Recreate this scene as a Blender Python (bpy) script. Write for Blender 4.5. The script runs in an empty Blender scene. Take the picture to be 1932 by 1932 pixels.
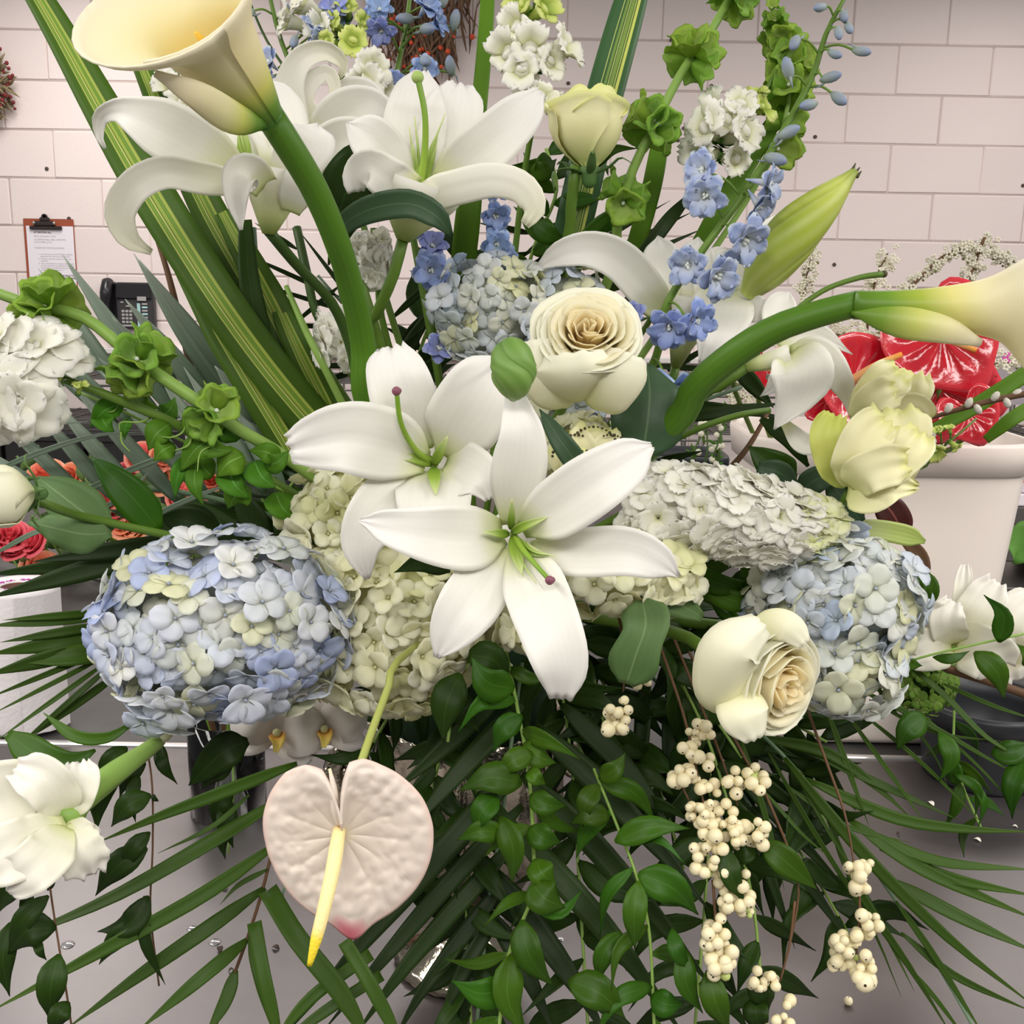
import bpy, math, random
from mathutils import Vector, Matrix, noise as mnoise
from math import sin, cos, pi, radians, sqrt, atan2, exp
random.seed(11)
SC = bpy.context.scene
COL = SC.collection
# ------------------------------------------------------------------ camera, world, lights, exposure
PITCH, ROLL, CAMZ, TABLE_Z, WALL_Y = radians(12), radians(1.0), 1.64, 0.90, 5.0
FPX = 966 / math.tan(radians(25))
cam_data = bpy.data.cameras.new('camera'); cam_data.angle = radians(50); cam_data.clip_start = 0.02
cam = bpy.data.objects.new('camera', cam_data); COL.objects.link(cam)
CM = Matrix.Translation((0, 0, CAMZ)) @ Matrix.Rotation(pi/2 - PITCH, 4, 'X') @ Matrix.Rotation(ROLL, 4, 'Z')
cam.matrix_world = CM
SC.camera = cam
SC.view_settings.view_transform = 'Standard'; SC.view_settings.look = 'None'
SC.view_settings.gamma = 1.0; SC.view_settings.use_curve_mapping = False
SC.view_settings.exposure = 0.1
wd = bpy.data.worlds.new('room_light'); SC.world = wd; wd.use_nodes = True
wd.node_tree.nodes['Background'].inputs[0].default_value = (1.0, 0.97, 0.95, 1)
wd.node_tree.nodes['Background'].inputs[1].default_value = 0.27
def ceiling_or_fill_lamp(x, y, z, sx, sy, watts, color=(1, .965, .93)):
    l = bpy.data.lights.new('ceiling_or_fill_lamp', 'AREA'); l.shape = 'RECTANGLE'; l.size = sx; l.size_y = sy
    l.energy = watts; l.color = color
    o = bpy.data.objects.new('ceiling_or_fill_lamp', l); COL.objects.link(o); o.location = (x, y, z)
for lx in (-1.7, 1.7): ceiling_or_fill_lamp(lx, 0.2, 2.95, .35, 2.4, 38)
for lx in (-3.3, 3.3): ceiling_or_fill_lamp(lx, 0.3, 2.95, .35, 2.4, 46)  # unseen outer pair, added to brighten the front of the white bucket
ceiling_or_fill_lamp(0.2, 3.3, 2.95, 2.6, .35, 26)  # added wall washer behind the arrangement, lifts the back wall
ceiling_or_fill_lamp(-1.73, 3.9, 2.95, .5, 1.1, 24)
ceiling_or_fill_lamp(2.1, 3.9, 2.95, .5, .9, 12)
ceiling_or_fill_lamp(0, -1.3, 2.9, 2.6, .6, 78)  # added front fill behind the camera, brightens whatever faces forward

# ------------------------------------------------------------------ pixel + depth -> a real point in the room
CAMP = CM.translation.copy()
RIGHT = CM.to_3x3() @ Vector((1, 0, 0)); UPV = CM.to_3x3() @ Vector((0, 1, 0)); BACK = CM.to_3x3() @ Vector((0, 0, 1))
def W(x, y, d): return CM @ Vector(((x - 966) / FPX * d, -(y - 966) / FPX * d, -d))
def ray(x, y): return CM.to_3x3() @ Vector(((x - 966) / FPX, -(y - 966) / FPX, -1))
def on_wall(x, y, off=0.0):
    r = ray(x, y); return CAMP + r * ((WALL_Y - off) / r.y)
def on_z(x, y, z):
    r = ray(x, y); return CAMP + r * ((z - CAMZ) / r.z)
def DV(r, u, t): return (RIGHT * r + UPV * u + BACK * t).normalized()
def px(n, d): return n * d / FPX

# ------------------------------------------------------------------ colour + materials
def S(h):
    if isinstance(h, str):
        h = h.lstrip('#'); v = [int(h[i:i+2], 16) / 255 for i in (0, 2, 4)]
    else: v = [c / 255 for c in h]
    return tuple(((c + .055) / 1.055) ** 2.4 if c > .04045 else c / 12.92 for c in v) + (1,)
def _new(name):
    m = bpy.data.materials.new(name); m.use_nodes = True; nt = m.node_tree; nt.nodes.clear()
    out = nt.nodes.new('ShaderNodeOutputMaterial'); return m, nt, out
def PM(name, stops, rough=.5, trans=.0, rand=.0, hrand=.0, noise=.0, nscale=40, spec=.4, metal=.0, bump=.0, bscale=80,
       spot=None, rib=None, stripes=None, pick=None, mid=None, sheen=0, veins=None, coat=0):
    """stops: colours along uv.y; pick: list of colours chosen per object; mid: (colour, halfwidth) midrib; stripes: list of (u0,u1,colour)"""
    m, nt, out = _new(name); N = nt.nodes.new; L = nt.links.new
    if isinstance(stops, (str, tuple)): stops = [(0, stops)]
    uv = N('ShaderNodeUVMap') ; sep = N('ShaderNodeSeparateXYZ'); L(uv.outputs[0], sep.inputs[0])
    rmp = N('ShaderNodeValToRGB'); els = rmp.color_ramp.elements
    while len(els) < len(stops): els.new(.5)
    while len(els) > max(1, len(stops)): els.remove(els[-1])
    for e, (p, c) in zip(els, stops): e.position = p; e.color = S(c)
    L(sep.outputs[1], rmp.inputs[0]); colr = rmp.outputs[0]
    oi = N('ShaderNodeObjectInfo')
    def mix(fac, a, b, mode='MIX'):
        x = N('ShaderNodeMix'); x.data_type = 'RGBA'; x.blend_type = mode
        if isinstance(fac, float) or isinstance(fac, int): x.inputs[0].default_value = fac
        else: L(fac, x.inputs[0])
        for sock, v in ((x.inputs[6], a), (x.inputs[7], b)):
            if isinstance(v, tuple): sock.default_value = v
            else: L(v, sock)
        return x.outputs[2]
    def math_(op, a, b=None):
        x = N('ShaderNodeMath'); x.operation = op
        for sock, v in ((x.inputs[0], a), (x.inputs[1], b)):
            if v is None: continue
            if isinstance(v, (int, float)): sock.default_value = v
            else: L(v, sock)
        return x.outputs[0]
    if pick:
        pr = N('ShaderNodeValToRGB'); pr.color_ramp.interpolation = 'LINEAR'; pe = pr.color_ramp.elements
        while len(pe) < len(pick): pe.new(.5)
        for i, (e, c) in enumerate(zip(pe, pick)): e.position = i / (len(pick) - 1); e.color = S(c)
        L(oi.outputs['Random'], pr.inputs[0])
        colr = mix(1.0, colr, pr.outputs[0], 'MULTIPLY')
    if stripes:
        for u0, u1, c in stripes:
            a = math_('GREATER_THAN', sep.outputs[0], u0); b = math_('LESS_THAN', sep.outputs[0], u1)
            colr = mix(math_('MULTIPLY', a, b), colr, S(c))
    if mid:
        a = math_('ABSOLUTE', math_('SUBTRACT', sep.outputs[0], .5))
        colr = mix(math_('LESS_THAN', a, mid[1]), colr, S(mid[0]))
    if rib:   # fine lengthwise streaks across u: (count, strength, colour)
        w = math_('SINE', math_('MULTIPLY', sep.outputs[0], rib[0] * 6.283))
        w = math_('MULTIPLY', math_('ADD', w, 1.0), rib[1] / 2)
        colr = mix(w, colr, S(rib[2]))
    if spot:   # coloured flush: (u, v, radius u, radius v, colour)
        a = math_('DIVIDE', math_('SUBTRACT', sep.outputs[0], spot[0]), spot[2]); b = math_('DIVIDE', math_('SUBTRACT', sep.outputs[1], spot[1]), spot[3])
        e = math_('SUBTRACT', 1.0, math_('ADD', math_('MULTIPLY', a, a), math_('MULTIPLY', b, b))); e = math_('MAXIMUM', e, 0.0)
        colr = mix(e, colr, S(spot[4]))
    tc = N('ShaderNodeTexCoord')
    if noise or rand or hrand:
        hs = N('ShaderNodeHueSaturation'); L(colr, hs.inputs['Color']); val = None
        if noise:
            nz = N('ShaderNodeTexNoise'); nz.inputs['Scale'].default_value = nscale; nz.inputs['Detail'].default_value = 3
            L(tc.outputs['Object'], nz.inputs['Vector'])
            val = math_('ADD', math_('MULTIPLY', math_('SUBTRACT', nz.outputs[0], .5), 2 * noise), 1.0)
        if rand:
            r = math_('ADD', math_('MULTIPLY', math_('SUBTRACT', oi.outputs['Random'], .5), 2 * rand), 1.0)
            val = r if val is None else math_('MULTIPLY', val, r)
        if val is not None: L(val, hs.inputs['Value'])
        if hrand:
            x = math_('FRACT', math_('MULTIPLY', oi.outputs['Random'], 7.31))
            L(math_('ADD', math_('MULTIPLY', math_('SUBTRACT', x, .5), 2 * hrand), .5), hs.inputs['Hue'])
        colr = hs.outputs[0]
    p = N('ShaderNodeBsdfPrincipled'); L(colr, p.inputs['Base Color'])
    p.inputs['Roughness'].default_value = rough; p.inputs['Metallic'].default_value = metal
    p.inputs['Specular IOR Level'].default_value = spec
    if coat: p.inputs['Coat Weight'].default_value = coat; p.inputs['Coat Roughness'].default_value = .12
    if bump:
        nz = N('ShaderNodeTexNoise'); nz.inputs['Scale'].default_value = bscale; nz.inputs['Detail'].default_value = 4
        L(tc.outputs['Object'], nz.inputs['Vector'])
        bp = N('ShaderNodeBump'); bp.inputs['Strength'].default_value = bump; bp.inputs['Distance'].default_value = .002
        L(nz.outputs[0], bp.inputs['Height']); L(bp.outputs[0], p.inputs['Normal'])
    sh = p.outputs[0]
    if trans:
        t = N('ShaderNodeBsdfTranslucent'); L(colr, t.inputs[0])
        mx = N('ShaderNodeMixShader'); mx.inputs[0].default_value = trans
        L(sh, mx.inputs[1]); L(t.outputs[0], mx.inputs[2]); sh = mx.outputs[0]
    L(sh, out.inputs[0]); return m

# ------------------------------------------------------------------ mesh building
class MB:
    def __init__(s): s.v = []; s.f = []; s.uv = []; s.mi = []
    def add(s, vs, fs, uvs, mi=0):
        b = len(s.v); s.v += vs; s.uv += uvs
        s.f += [tuple(i + b for i in f) for f in fs]; s.mi += [mi] * len(fs)
    def mesh(s, name, mats, org=None, smooth=True):
        me = bpy.data.meshes.new(name)
        vs = [tuple(v - org) for v in s.v] if org is not None else [tuple(v) for v in s.v]
        me.from_pydata(vs, [], s.f)
        for m in (mats if isinstance(mats, (list, tuple)) else [mats]): me.materials.append(m)
        uvl = me.uv_layers.new(name='UVMap'); n = len(me.loops)
        vi = [0] * n; me.loops.foreach_get('vertex_index', vi)
        flat = [0.0] * (2 * n)
        for k, i in enumerate(vi): flat[2*k], flat[2*k+1] = s.uv[i]
        uvl.data.foreach_set('uv', flat)
        me.polygons.foreach_set('material_index', s.mi)
        me.polygons.foreach_set('use_smooth', [smooth] * len(me.polygons))
        me.update(); return me
def tag(o, label=None, cat=None, group=None, kind=None):
    if label: o['label'] = label
    if cat: o['category'] = cat
    if group: o['group'] = group
    if kind: o['kind'] = kind
    return o
def thing(name, label, cat, org, group=None):
    o = bpy.data.objects.new(name, None); COL.objects.link(o); o.location = org; o.empty_display_size = .02
    return tag(o, label, cat, group)
def rootpos(o):
    p = Vector((0, 0, 0))
    while o is not None:
        p += o.location; o = o.parent
    return p
def part(name, mb, mat, parent, smooth=True, label=None):
    """mesh given in room coordinates, hung under parent (an unrotated thing or part)"""
    o = bpy.data.objects.new(name, mb.mesh(name, mat, rootpos(parent), smooth)); COL.objects.link(o); o.parent = parent
    if label: o['label'] = label
    return o
def solo(name, mb, mat, label, cat, org=None, group=None, smooth=True, kind=None):
    org = org if org is not None else mb.v[0].copy()
    o = bpy.data.objects.new(name, mb.mesh(name, mat, org, smooth)); COL.objects.link(o); o.location = org
    return tag(o, label, cat, group, kind)
def put(name, me, parent, pos, zdir, scale=1.0, spin=0.0, xdir=None):
    """a shared mesh as a part: local +Z along zdir at pos"""
    o = bpy.data.objects.new(name, me); COL.objects.link(o); o.parent = parent
    o.matrix_local = Matrix.Translation(Vector(pos) - rootpos(parent)) @ frame_z(zdir, spin) @ Matrix.Diagonal((*( (scale,)*3 if isinstance(scale, (int, float)) else scale), 1))
    return o
def frame_z(z, spin=0.0, up=None):
    z = Vector(z).normalized(); up = up or Vector((0, 0, 1))
    if abs(z.dot(up)) > .98: up = Vector((0, 1, 0))
    x = up.cross(z).normalized(); y = z.cross(x)
    return Matrix(((x.x, y.x, z.x, 0), (x.y, y.y, z.y, 0), (x.z, y.z, z.z, 0), (0, 0, 0, 1))) @ Matrix.Rotation(spin, 4, 'Z')
def crv(P, n):
    """Catmull-Rom through points P, n+1 samples"""
    P = [Vector(p) for p in P]
    if len(P) == 2: return [P[0].lerp(P[1], i / n) for i in range(n + 1)]
    Q = [P[0] * 2 - P[1]] + P + [P[-1] * 2 - P[-2]]; m = len(P) - 1; out = []
    # roughly even spacing by chord length
    cl = [0]
    for i in range(m): cl.append(cl[-1] + (P[i+1] - P[i]).length)
    for k in range(n + 1):
        s = cl[-1] * k / n; i = 0
        while i < m - 1 and s > cl[i+1]: i += 1
        t = (s - cl[i]) / max(1e-9, cl[i+1] - cl[i])
        a, b, c, d = Q[i:i+4]
        out.append(((b * 2) + (c - a) * t + (a * 2 - b * 5 + c * 4 - d) * t*t + (b * 3 - a - c * 3 + d) * t*t*t) * .5)
    return out
def lerpl(L, t):
    """interpolate list L (values, even) at t with smoothing"""
    if isinstance(L, (int, float)): return L
    n = len(L) - 1; x = min(max(t, 0), 1) * n; i = min(int(x), n - 1); u = x - i
    a = L[max(i-1, 0)]; b = L[i]; c = L[i+1]; d = L[min(i+2, n)]
    return b + .5*u*((c - a) + u*((2*a - 5*b + 4*c - d) + u*(3*(b - c) + d - a)))
PROF = {'petal': [.42, .62, .84, .98, 1, .9, .62, .03], 'strap': [1, 1, 1, 1, 1, 1, .95, .8, .5, .03], 'leaf': [.06, .55, .88, 1, .93, .72, .4, .02],
        'lance': [.25, .7, .95, 1, .9, .7, .42, .02], 'blade': [.5, .85, 1, 1, .95, .82, .6, .3, .02], 'even': [1, 1], 'ovate': [.1, .8, 1, .97, .8, .55, .28, .02],
        'spat': [.2, .3, .5, .75, .95, 1, .85, .1], 'tongue': [.5, .7, .85, .97, 1, .98, .85, .35]}
def ribbon(mb, P, wid, prof='petal', cup=0.0, fold=0.0, twist=0.0, ruf=0.0, rf=3, nu=4, nv=14, th=.0005, face=None, rph=0.0, tipbend=0, mi=0, curl=0, jag=0.0, crease=0.0, frill=0.0):
    """a leaf or petal: centre line P (room points), full width wid (m), closed thin shell. face: point it faces (None: camera)"""
    C = crv(P, nv); face = CAMP if face is None else face
    T = [(C[min(i+1, nv)] - C[max(i-1, 0)]).normalized() for i in range(nv + 1)]
    prevS = None; top = []; bot = []; uvs = []
    pr = PROF[prof] if isinstance(prof, str) else prof
    for i in range(nv + 1):
        t = i / nv; V = Vector(face).normalized() if isinstance(face, tuple) else (face - C[i]).normalized()
        Sd = T[i].cross(V)
        if Sd.length < .25 and prevS is not None: Sd = prevS - T[i] * prevS.dot(T[i])
        Sd.normalize(); 
        if prevS is not None and Sd.dot(prevS) < 0: Sd = -Sd
        prevS = Sd; Nn = Sd.cross(T[i]).normalized()
        tw = radians(lerpl(twist, t)) if twist else 0
        S2 = Sd * cos(tw) + Nn * sin(tw); N2 = Nn * cos(tw) - Sd * sin(tw)
        w = wid * max(lerpl(pr, t), .012); cu = lerpl(cup, t); fo = lerpl(fold, t); cl = lerpl(curl, t)
        for j in range(nu + 1):
            u = 2 * j / nu - 1
            rr = ruf * wid * sin(t * rf * 6.283 + (0 if u > 0 else 1.7) + rph) * abs(u) ** 2 if ruf else 0
            uu = u * (1 + (jag * sin(t * 40 + (2 if u > 0 else 0)) * abs(u) ** 3 if jag else 0))
            if cl:
                a = u * cl; off = S2 * (sin(a) / cl * w / 2) + N2 * ((1 - cos(a)) / cl * w / 2)
            else: off = S2 * (uu * w / 2)
            p = C[i] + off + N2 * (cu * w * .5 * u * u + fo * w * .5 * abs(u) + rr - crease * w * exp(-(u / .16) ** 2) * sin(pi * min(1, t * 1.1)))
            if frill: p = p + N2 * (frill * wid * sin(u * 8 + rph) * t ** 3) + T[i] * (frill * wid * .8 * sin(u * 11 + 2 * rph) * t ** 6)
            top.append(p + N2 * (th / 2)); bot.append(p - N2 * (th / 2)); uvs.append((j / nu, t))
    k = nu + 1; n = (nv + 1) * k; F = []
    for i in range(nv):
        for j in range(nu):
            a, b, c, d = i*k+j, i*k+j+1, (i+1)*k+j+1, (i+1)*k+j
            F.append((a, b, c, d)); F.append((n+d, n+c, n+b, n+a))
        a, d = i*k, (i+1)*k; F.append((a, d, n+d, n+a)); a, d = i*k+nu, (i+1)*k+nu; F.append((a, n+a, n+d, d))
    for j in range(nu):
        F.append((j, n+j, n+j+1, j+1)); a = nv*k+j; F.append((a, a+1, n+a+1, n+a))
    mb.add(top + bot, F, uvs + uvs, mi)
def blade(mb, pts, wpx, prof='petal', **kw):
    """ribbon given by (pixel x, pixel y, depth m) and width in px at that depth"""
    d = sum(p[2] for p in pts) / len(pts)
    ribbon(mb, [W(*p) for p in pts], px(wpx, d), prof, **kw)
def tube(mb, P, r, n=8, nv=None, mi=0, cap=True):
    """round stem through room points P; r number or list of radii (m)"""
    nv = nv or max(2, (len(P) - 1) * 5); C = crv(P, nv) if len(P) > 2 else crv(P, nv)
    up = Vector((.31, .2, .93)); vs = []; uvs = []; fs = []; x = None
    for i in range(nv + 1):
        T = (C[min(i+1, nv)] - C[max(i-1, 0)]).normalized()
        x = T.cross(up) if x is None else x - T * x.dot(T)
        x.normalize(); y = T.cross(x); rr = lerpl(r, i / nv)
        for j in range(n):
            a = 2 * pi * j / n; vs.append(C[i] + (x * cos(a) + y * sin(a)) * rr); uvs.append((j / n, i / nv))
    for i in range(nv):
        for j in range(n): fs.append((i*n+j, i*n+(j+1) % n, (i+1)*n+(j+1) % n, (i+1)*n+j))
    if cap: fs.append(tuple(range(n - 1, -1, -1))); fs.append(tuple(nv*n + j for j in range(n)))
    mb.add(vs, fs, uvs, mi)
def ptube(mb, pts, rpx, **kw):
    d = sum(p[2] for p in pts) / len(pts)
    tube(mb, [W(*p) for p in pts], [px(r, d) for r in rpx] if isinstance(rpx, (list, tuple)) else px(rpx, d), **kw)
def lathe(mb, M, prof, n=20, mi=0, wob=None, v0=0.0, v1=1.0):
    """prof: [(r, z)] around local Z of matrix M"""
    vs = []; uvs = []; fs = []; m = len(prof)
    for i, (r, z) in enumerate(prof):
        for j in range(n):
            a = 2 * pi * j / n; q = wob(a, i / (m - 1)) if wob else (1, 0)
            vs.append(M @ Vector((r * q[0] * cos(a), r * q[0] * sin(a), z + q[1]))); uvs.append((j / n, v0 + (v1 - v0) * i / (m - 1)))
    for i in range(m - 1):
        for j in range(n): fs.append((i*n+j, i*n+(j+1) % n, (i+1)*n+(j+1) % n, (i+1)*n+j))
    if prof[0][0] > 0: fs.append(tuple(range(n - 1, -1, -1)))
    if prof[-1][0] > 0: fs.append(tuple((m-1)*n + j for j in range(n)))
    mb.add(vs, fs, uvs, mi)
def ball(mb, c, r, n=10, m=7, M=None, mi=0):
    """ellipsoid, r number or (rx,ry,rz)"""
    r = (r, r, r) if isinstance(r, (int, float)) else r; M = M or Matrix(); vs = []; uvs = []; fs = []
    for i in range(m + 1):
        th = pi * i / m; th = min(max(th, .02), pi - .02)
        for j in range(n):
            a = 2 * pi * j / n
            vs.append(Vector(c) + M @ Vector((r[0] * sin(th) * cos(a), r[1] * sin(th) * sin(a), -r[2] * cos(th)))); uvs.append((j / n, i / m))
    for i in range(m):
        for j in range(n): fs.append((i*n+j, i*n+(j+1) % n, (i+1)*n+(j+1) % n, (i+1)*n+j))
    fs.append(tuple(range(n - 1, -1, -1))); fs.append(tuple(m*n + j for j in range(n)))
    mb.add(vs, fs, uvs, mi)
def boxm(mb, lo, hi, M=None, mi=0, bev=0.0):
    M = M or Matrix(); x0, y0, z0 = lo; x1, y1, z1 = hi; b = bev
    if not b:
        vs = [Vector(p) for p in ((x0,y0,z0),(x1,y0,z0),(x1,y1,z0),(x0,y1,z0),(x0,y0,z1),(x1,y0,z1),(x1,y1,z1),(x0,y1,z1))]
        fs = [(0,3,2,1),(4,5,6,7),(0,1,5,4),(1,2,6,5),(2,3,7,6),(3,0,4,7)]
    else:   # chamfer all edges: octagonal rings
        def ring(z, i): return [(x0+i+b,y0+i,z),(x1-i-b,y0+i,z),(x1-i,y0+i+b,z),(x1-i,y1-i-b,z),(x1-i-b,y1-i,z),(x0+i+b,y1-i,z),(x0+i,y1-i-b,z),(x0+i,y0+i+b,z)]
        vs = [Vector(p) for p in ring(z0, b) + ring(z0 + b, 0) + ring(z1 - b, 0) + ring(z1, b)]
        fs = [tuple(range(7, -1, -1)), tuple(range(24, 32))]
        for k in range(3):
            for j in range(8): fs.append((k*8+j, k*8+(j+1) % 8, k*8+8+(j+1) % 8, k*8+8+j))
    mb.add([M @ v for v in vs], fs, [(.5, .5)] * len(vs), mi)
FOAM = W(900, 1130, 1.14)      # where every stem is pushed into the floral foam of the urn
# ------------------------------------------------------------------ the room: painted block wall, floor, tables
m_wall = PM('painted_block', [(0, (240, 225, 220))], rough=.6, noise=.03, nscale=3, rand=.02, bump=.35, bscale=60, spec=.3)
m_mortar = PM('painted_mortar', [(0, (206, 190, 184))], rough=.8, bump=.4, bscale=90)
m_floor = PM('grey_concrete_floor', [(0, (120, 116, 112))], rough=.7, noise=.12, nscale=5)
COURSE, BLK = .2028, .405
Z0 = CAMZ + WALL_Y * .2005
wall = MB(); boxm(wall, (-3.6, WALL_Y + .004, 0), (3.6, WALL_Y + .2, 3.05))
wall_o = solo('wall_back', wall, m_mortar, 'wall of pale pink painted concrete blocks behind the flowers', None, Vector((0, WALL_Y, 0)), kind='structure')
bm = MB(); g = .0035
boxm(bm, (-BLK/2 + .001, 0, -COURSE/2 + .0022), (BLK/2 - .001, .05, COURSE/2 - .0022), bev=.005)
blk_meshes = []
for k in range(5):
    b2 = MB(); b2.v = [v + Vector((0, random.uniform(-.0012, .0012) if v.y < .01 else 0, random.uniform(-.0012, .0012))) for v in bm.v]; b2.f = bm.f; b2.uv = bm.uv; b2.mi = bm.mi
    blk_meshes.append(b2.mesh('block', m_wall, smooth=False))
XJ = on_wall(1701, 40).x
for row in range(-2, 9):
    z = Z0 - (row + .5) * COURSE
    x = XJ - 8 * BLK + (0 if row % 2 == 0 else BLK * .5) - BLK * .5
    for i in range(-5, 19):
        xx = x + i * BLK
        if abs(xx) > 3.45: continue
        b = bpy.data.objects.new('block', random.choice(blk_meshes)); COL.objects.link(b); b.parent = wall_o
        b.location = (xx + random.uniform(-.002, .002), random.uniform(-.001, .0015), z)
m_pit = PM('pinhole', [(0, (90, 76, 72))], rough=.9)
pits = MB()
for x, y in ((88, 318), (1342, 162), (1290, 242), (1279, 265), (1267, 75), (1072, 157), (1538, 258), (1574, 499), (1930, 350), (130, 412)):
    p = on_wall(x, y, .002); ball(pits, p, (.009, .004, .008), 7, 5)
part('pit', pits, m_pit, wall_o)['kind'] = 'stuff'
fl = MB(); boxm(fl, (-3.6, -2.5, -.05), (3.6, WALL_Y + .2, 0)); solo('floor', fl, m_floor, 'grey concrete workroom floor', None, Vector((0, 0, 0)), kind='structure')

# brushed steel work table with a bright rear edge, and a second duller table behind it
def steel(name, c, rough, sc):
    m, nt, out = _new(name); N = nt.nodes.new; L = nt.links.new
    p = N('ShaderNodeBsdfPrincipled'); p.inputs['Metallic'].default_value = .78
    tc = N('ShaderNodeTexCoord'); nz = N('ShaderNodeTexNoise'); nz.inputs['Scale'].default_value = sc; nz.inputs['Detail'].default_value = 6
    L(tc.outputs['Object'], nz.inputs[0])
    r = N('ShaderNodeMapRange'); r.inputs[3].default_value = rough - .07; r.inputs[4].default_value = rough + .1; L(nz.outputs[0], r.inputs[0]); L(r.outputs[0], p.inputs['Roughness'])
    r2 = N('ShaderNodeValToRGB'); r2.color_ramp.elements[0].position = .3; r2.color_ramp.elements[0].color = S(tuple(int(v * .86) for v in c)); r2.color_ramp.elements[1].position = .7; r2.color_ramp.elements[1].color = S(c)
    L(nz.outputs[0], r2.inputs[0]); L(r2.outputs[0], p.inputs['Base Color'])
    mp = N('ShaderNodeMapping'); mp.inputs['Scale'].default_value = (4, 320, 4); L(tc.outputs['Object'], mp.inputs[0])
    n2 = N('ShaderNodeTexNoise'); n2.inputs['Scale'].default_value = 1; n2.inputs['Detail'].default_value = 3; L(mp.outputs[0], n2.inputs[0])
    bp = N('ShaderNodeBump'); bp.inputs['Strength'].default_value = .06; bp.inputs['Distance'].default_value = .001; L(n2.outputs[0], bp.inputs['Height']); L(bp.outputs[0], p.inputs['Normal'])
    L(p.outputs[0], out.inputs[0]); return m
m_steel = steel('brushed_steel', (124, 118, 117), .34, 9); m_steel2 = steel('worn_steel', (104, 102, 100), .55, 14)
m_edge = PM('bright_steel_edge', [(0, (235, 232, 230))], rough=.25, metal=.8)
yb = on_z(240, 1409, TABLE_Z).y
t = thing('work_table', 'brushed steel work table scattered with leaf scraps and water drops, under the arrangement', 'table', (0, 1.2, 0))
def tpart(n, lo, hi, m, par, bev=.004):
    b = MB(); boxm(b, lo, hi, bev=bev); return part(n, b, m, par, smooth=False)
tpart('tabletop', (-1.5, .45, TABLE_Z - .04), (1.5, yb, TABLE_Z), m_steel, t)
tpart('rear_edge', (-1.5, yb, TABLE_Z - .04), (1.5, yb + .012, TABLE_Z + .004), m_edge, t, .002)
for sx in (-1, 1):
    for yy in (.6, yb - .1): tpart('leg', (sx * 1.4 - .025, yy - .025, 0), (sx * 1.4 + .025, yy + .025, TABLE_Z - .04), m_steel2, t)
t2 = thing('rear_table', 'dull grey table behind the steel one, strewn with cut stems', 'table', (0, 2.6, 0))
tpart('tabletop', (-1.9, yb + .03, TABLE_Z - .045), (1.9, 3.5, TABLE_Z - .005), m_steel2, t2)
for sx in (-1, 1):
    for yy in (yb + .15, 3.4): tpart('leg', (sx * 1.8 - .025, yy - .025, 0), (sx * 1.8 + .025, yy + .025, TABLE_Z - .05), m_steel2, t2)
# ------------------------------------------------------------------ things on and before the wall
def on_y(x, y, Y):
    r = ray(x, y); return CAMP + r * (Y / r.y)
m_board = PM('hardboard', [(0, (158, 78, 52))], rough=.55, noise=.1, nscale=30)
m_paper = PM('printed_paper', [(0, (240, 232, 238))], rough=.7)
m_ink = PM('grey_ink', [(0, (150, 140, 150))], rough=.8); m_ink2 = PM('dark_ink', [(0, (88, 80, 90))], rough=.8)
m_clip = PM('dark_clip_metal', [(0, (66, 58, 58))], rough=.35, metal=.6); m_rivet = PM('clip_chrome', [(0, (190, 180, 170))], rough=.25, metal=.8)
a = on_wall(42, 412, .012); b = on_wall(146, 549, .012); cw = b.x - a.x; ch = a.z - b.z
t = thing('clipboard', 'brown hardboard clipboard holding a printed notice, hung on the block wall', 'clipboard', Vector((a.x, WALL_Y, b.z)))
def bx(nm, x0, z0, x1, z1, y0, y1, m, par, bev=.0015, smooth=False):
    q = MB(); boxm(q, (x0, WALL_Y - y1, z0), (x1, WALL_Y - y0, z1), bev=bev); return part(nm, q, m, par, smooth)
bx('board', a.x, b.z, b.x, a.z, .002, .008, m_board, t, .0028)
pp = bx('paper', a.x + cw * .055, b.z + ch * .035, b.x - cw * .012, a.z - ch * .1, .0085, .0093, m_paper, t, .0002)
LINES = [(.185, .20, 'ATTENTION ALL', 1.0, 1), (.24, .20, 'MON, JANUARY 15TH', 1, 0), (.285, .20, 'IN DEPARTING LABEL UPDATES', 1, 0), (.32, .20, '(COLUMBIA, ETC)', 1, 0), (.40, .20, 'PLEASE DO THE FOLLOWING:', 1, 0),
 (.485, .26, '1.  Let the order process finish immediately', .82, 0), (.515, .30, 'separated from the new ones directly', .82, 0), (.55, .26, '2.  Produce a line for a table of items with', .82, 0), (.58, .30, 'customer', .82, 0),
 (.615, .26, '3.  Do a worksheet for double of all the jobs', .82, 0), (.645, .30, 'as they need to be completed and the rest', .82, 0), (.675, .30, 'if the jobs as we need the account. If not', .82, 0), (.705, .30, 'notified to complete with us', .82, 0),
 (.785, .24, 'THESE TASKS ARE APPLICABLE TO ALL', .95, 1), (.82, .24, 'ORDERS EXCEPT CURRENT STANDING', .95, 1), (.85, .24, 'ORDERS', .95, 1), (.89, .24, 'Thank you', .95, 0)]
for v, u, s, k, bold in LINES:
    fc = bpy.data.curves.new('printed_line', 'FONT'); fc.body = s; fc.size = (.0086 if k < .9 else .0098) * (1.06 if bold else 1); fc.materials.append(m_ink2 if bold else m_ink); fc.offset = .0004 if bold else 0
    tmp = bpy.data.objects.new('text_source', fc); lm = bpy.data.meshes.new_from_object(tmp); bpy.data.objects.remove(tmp)
    o = bpy.data.objects.new('printed_line', lm); COL.objects.link(o); o.parent = pp
    o.matrix_local = Matrix.Translation(Vector((a.x + cw * u, WALL_Y - .0096, a.z - ch * (v + .015))) - rootpos(pp)) @ Matrix.Rotation(pi/2, 4, 'X')
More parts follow.
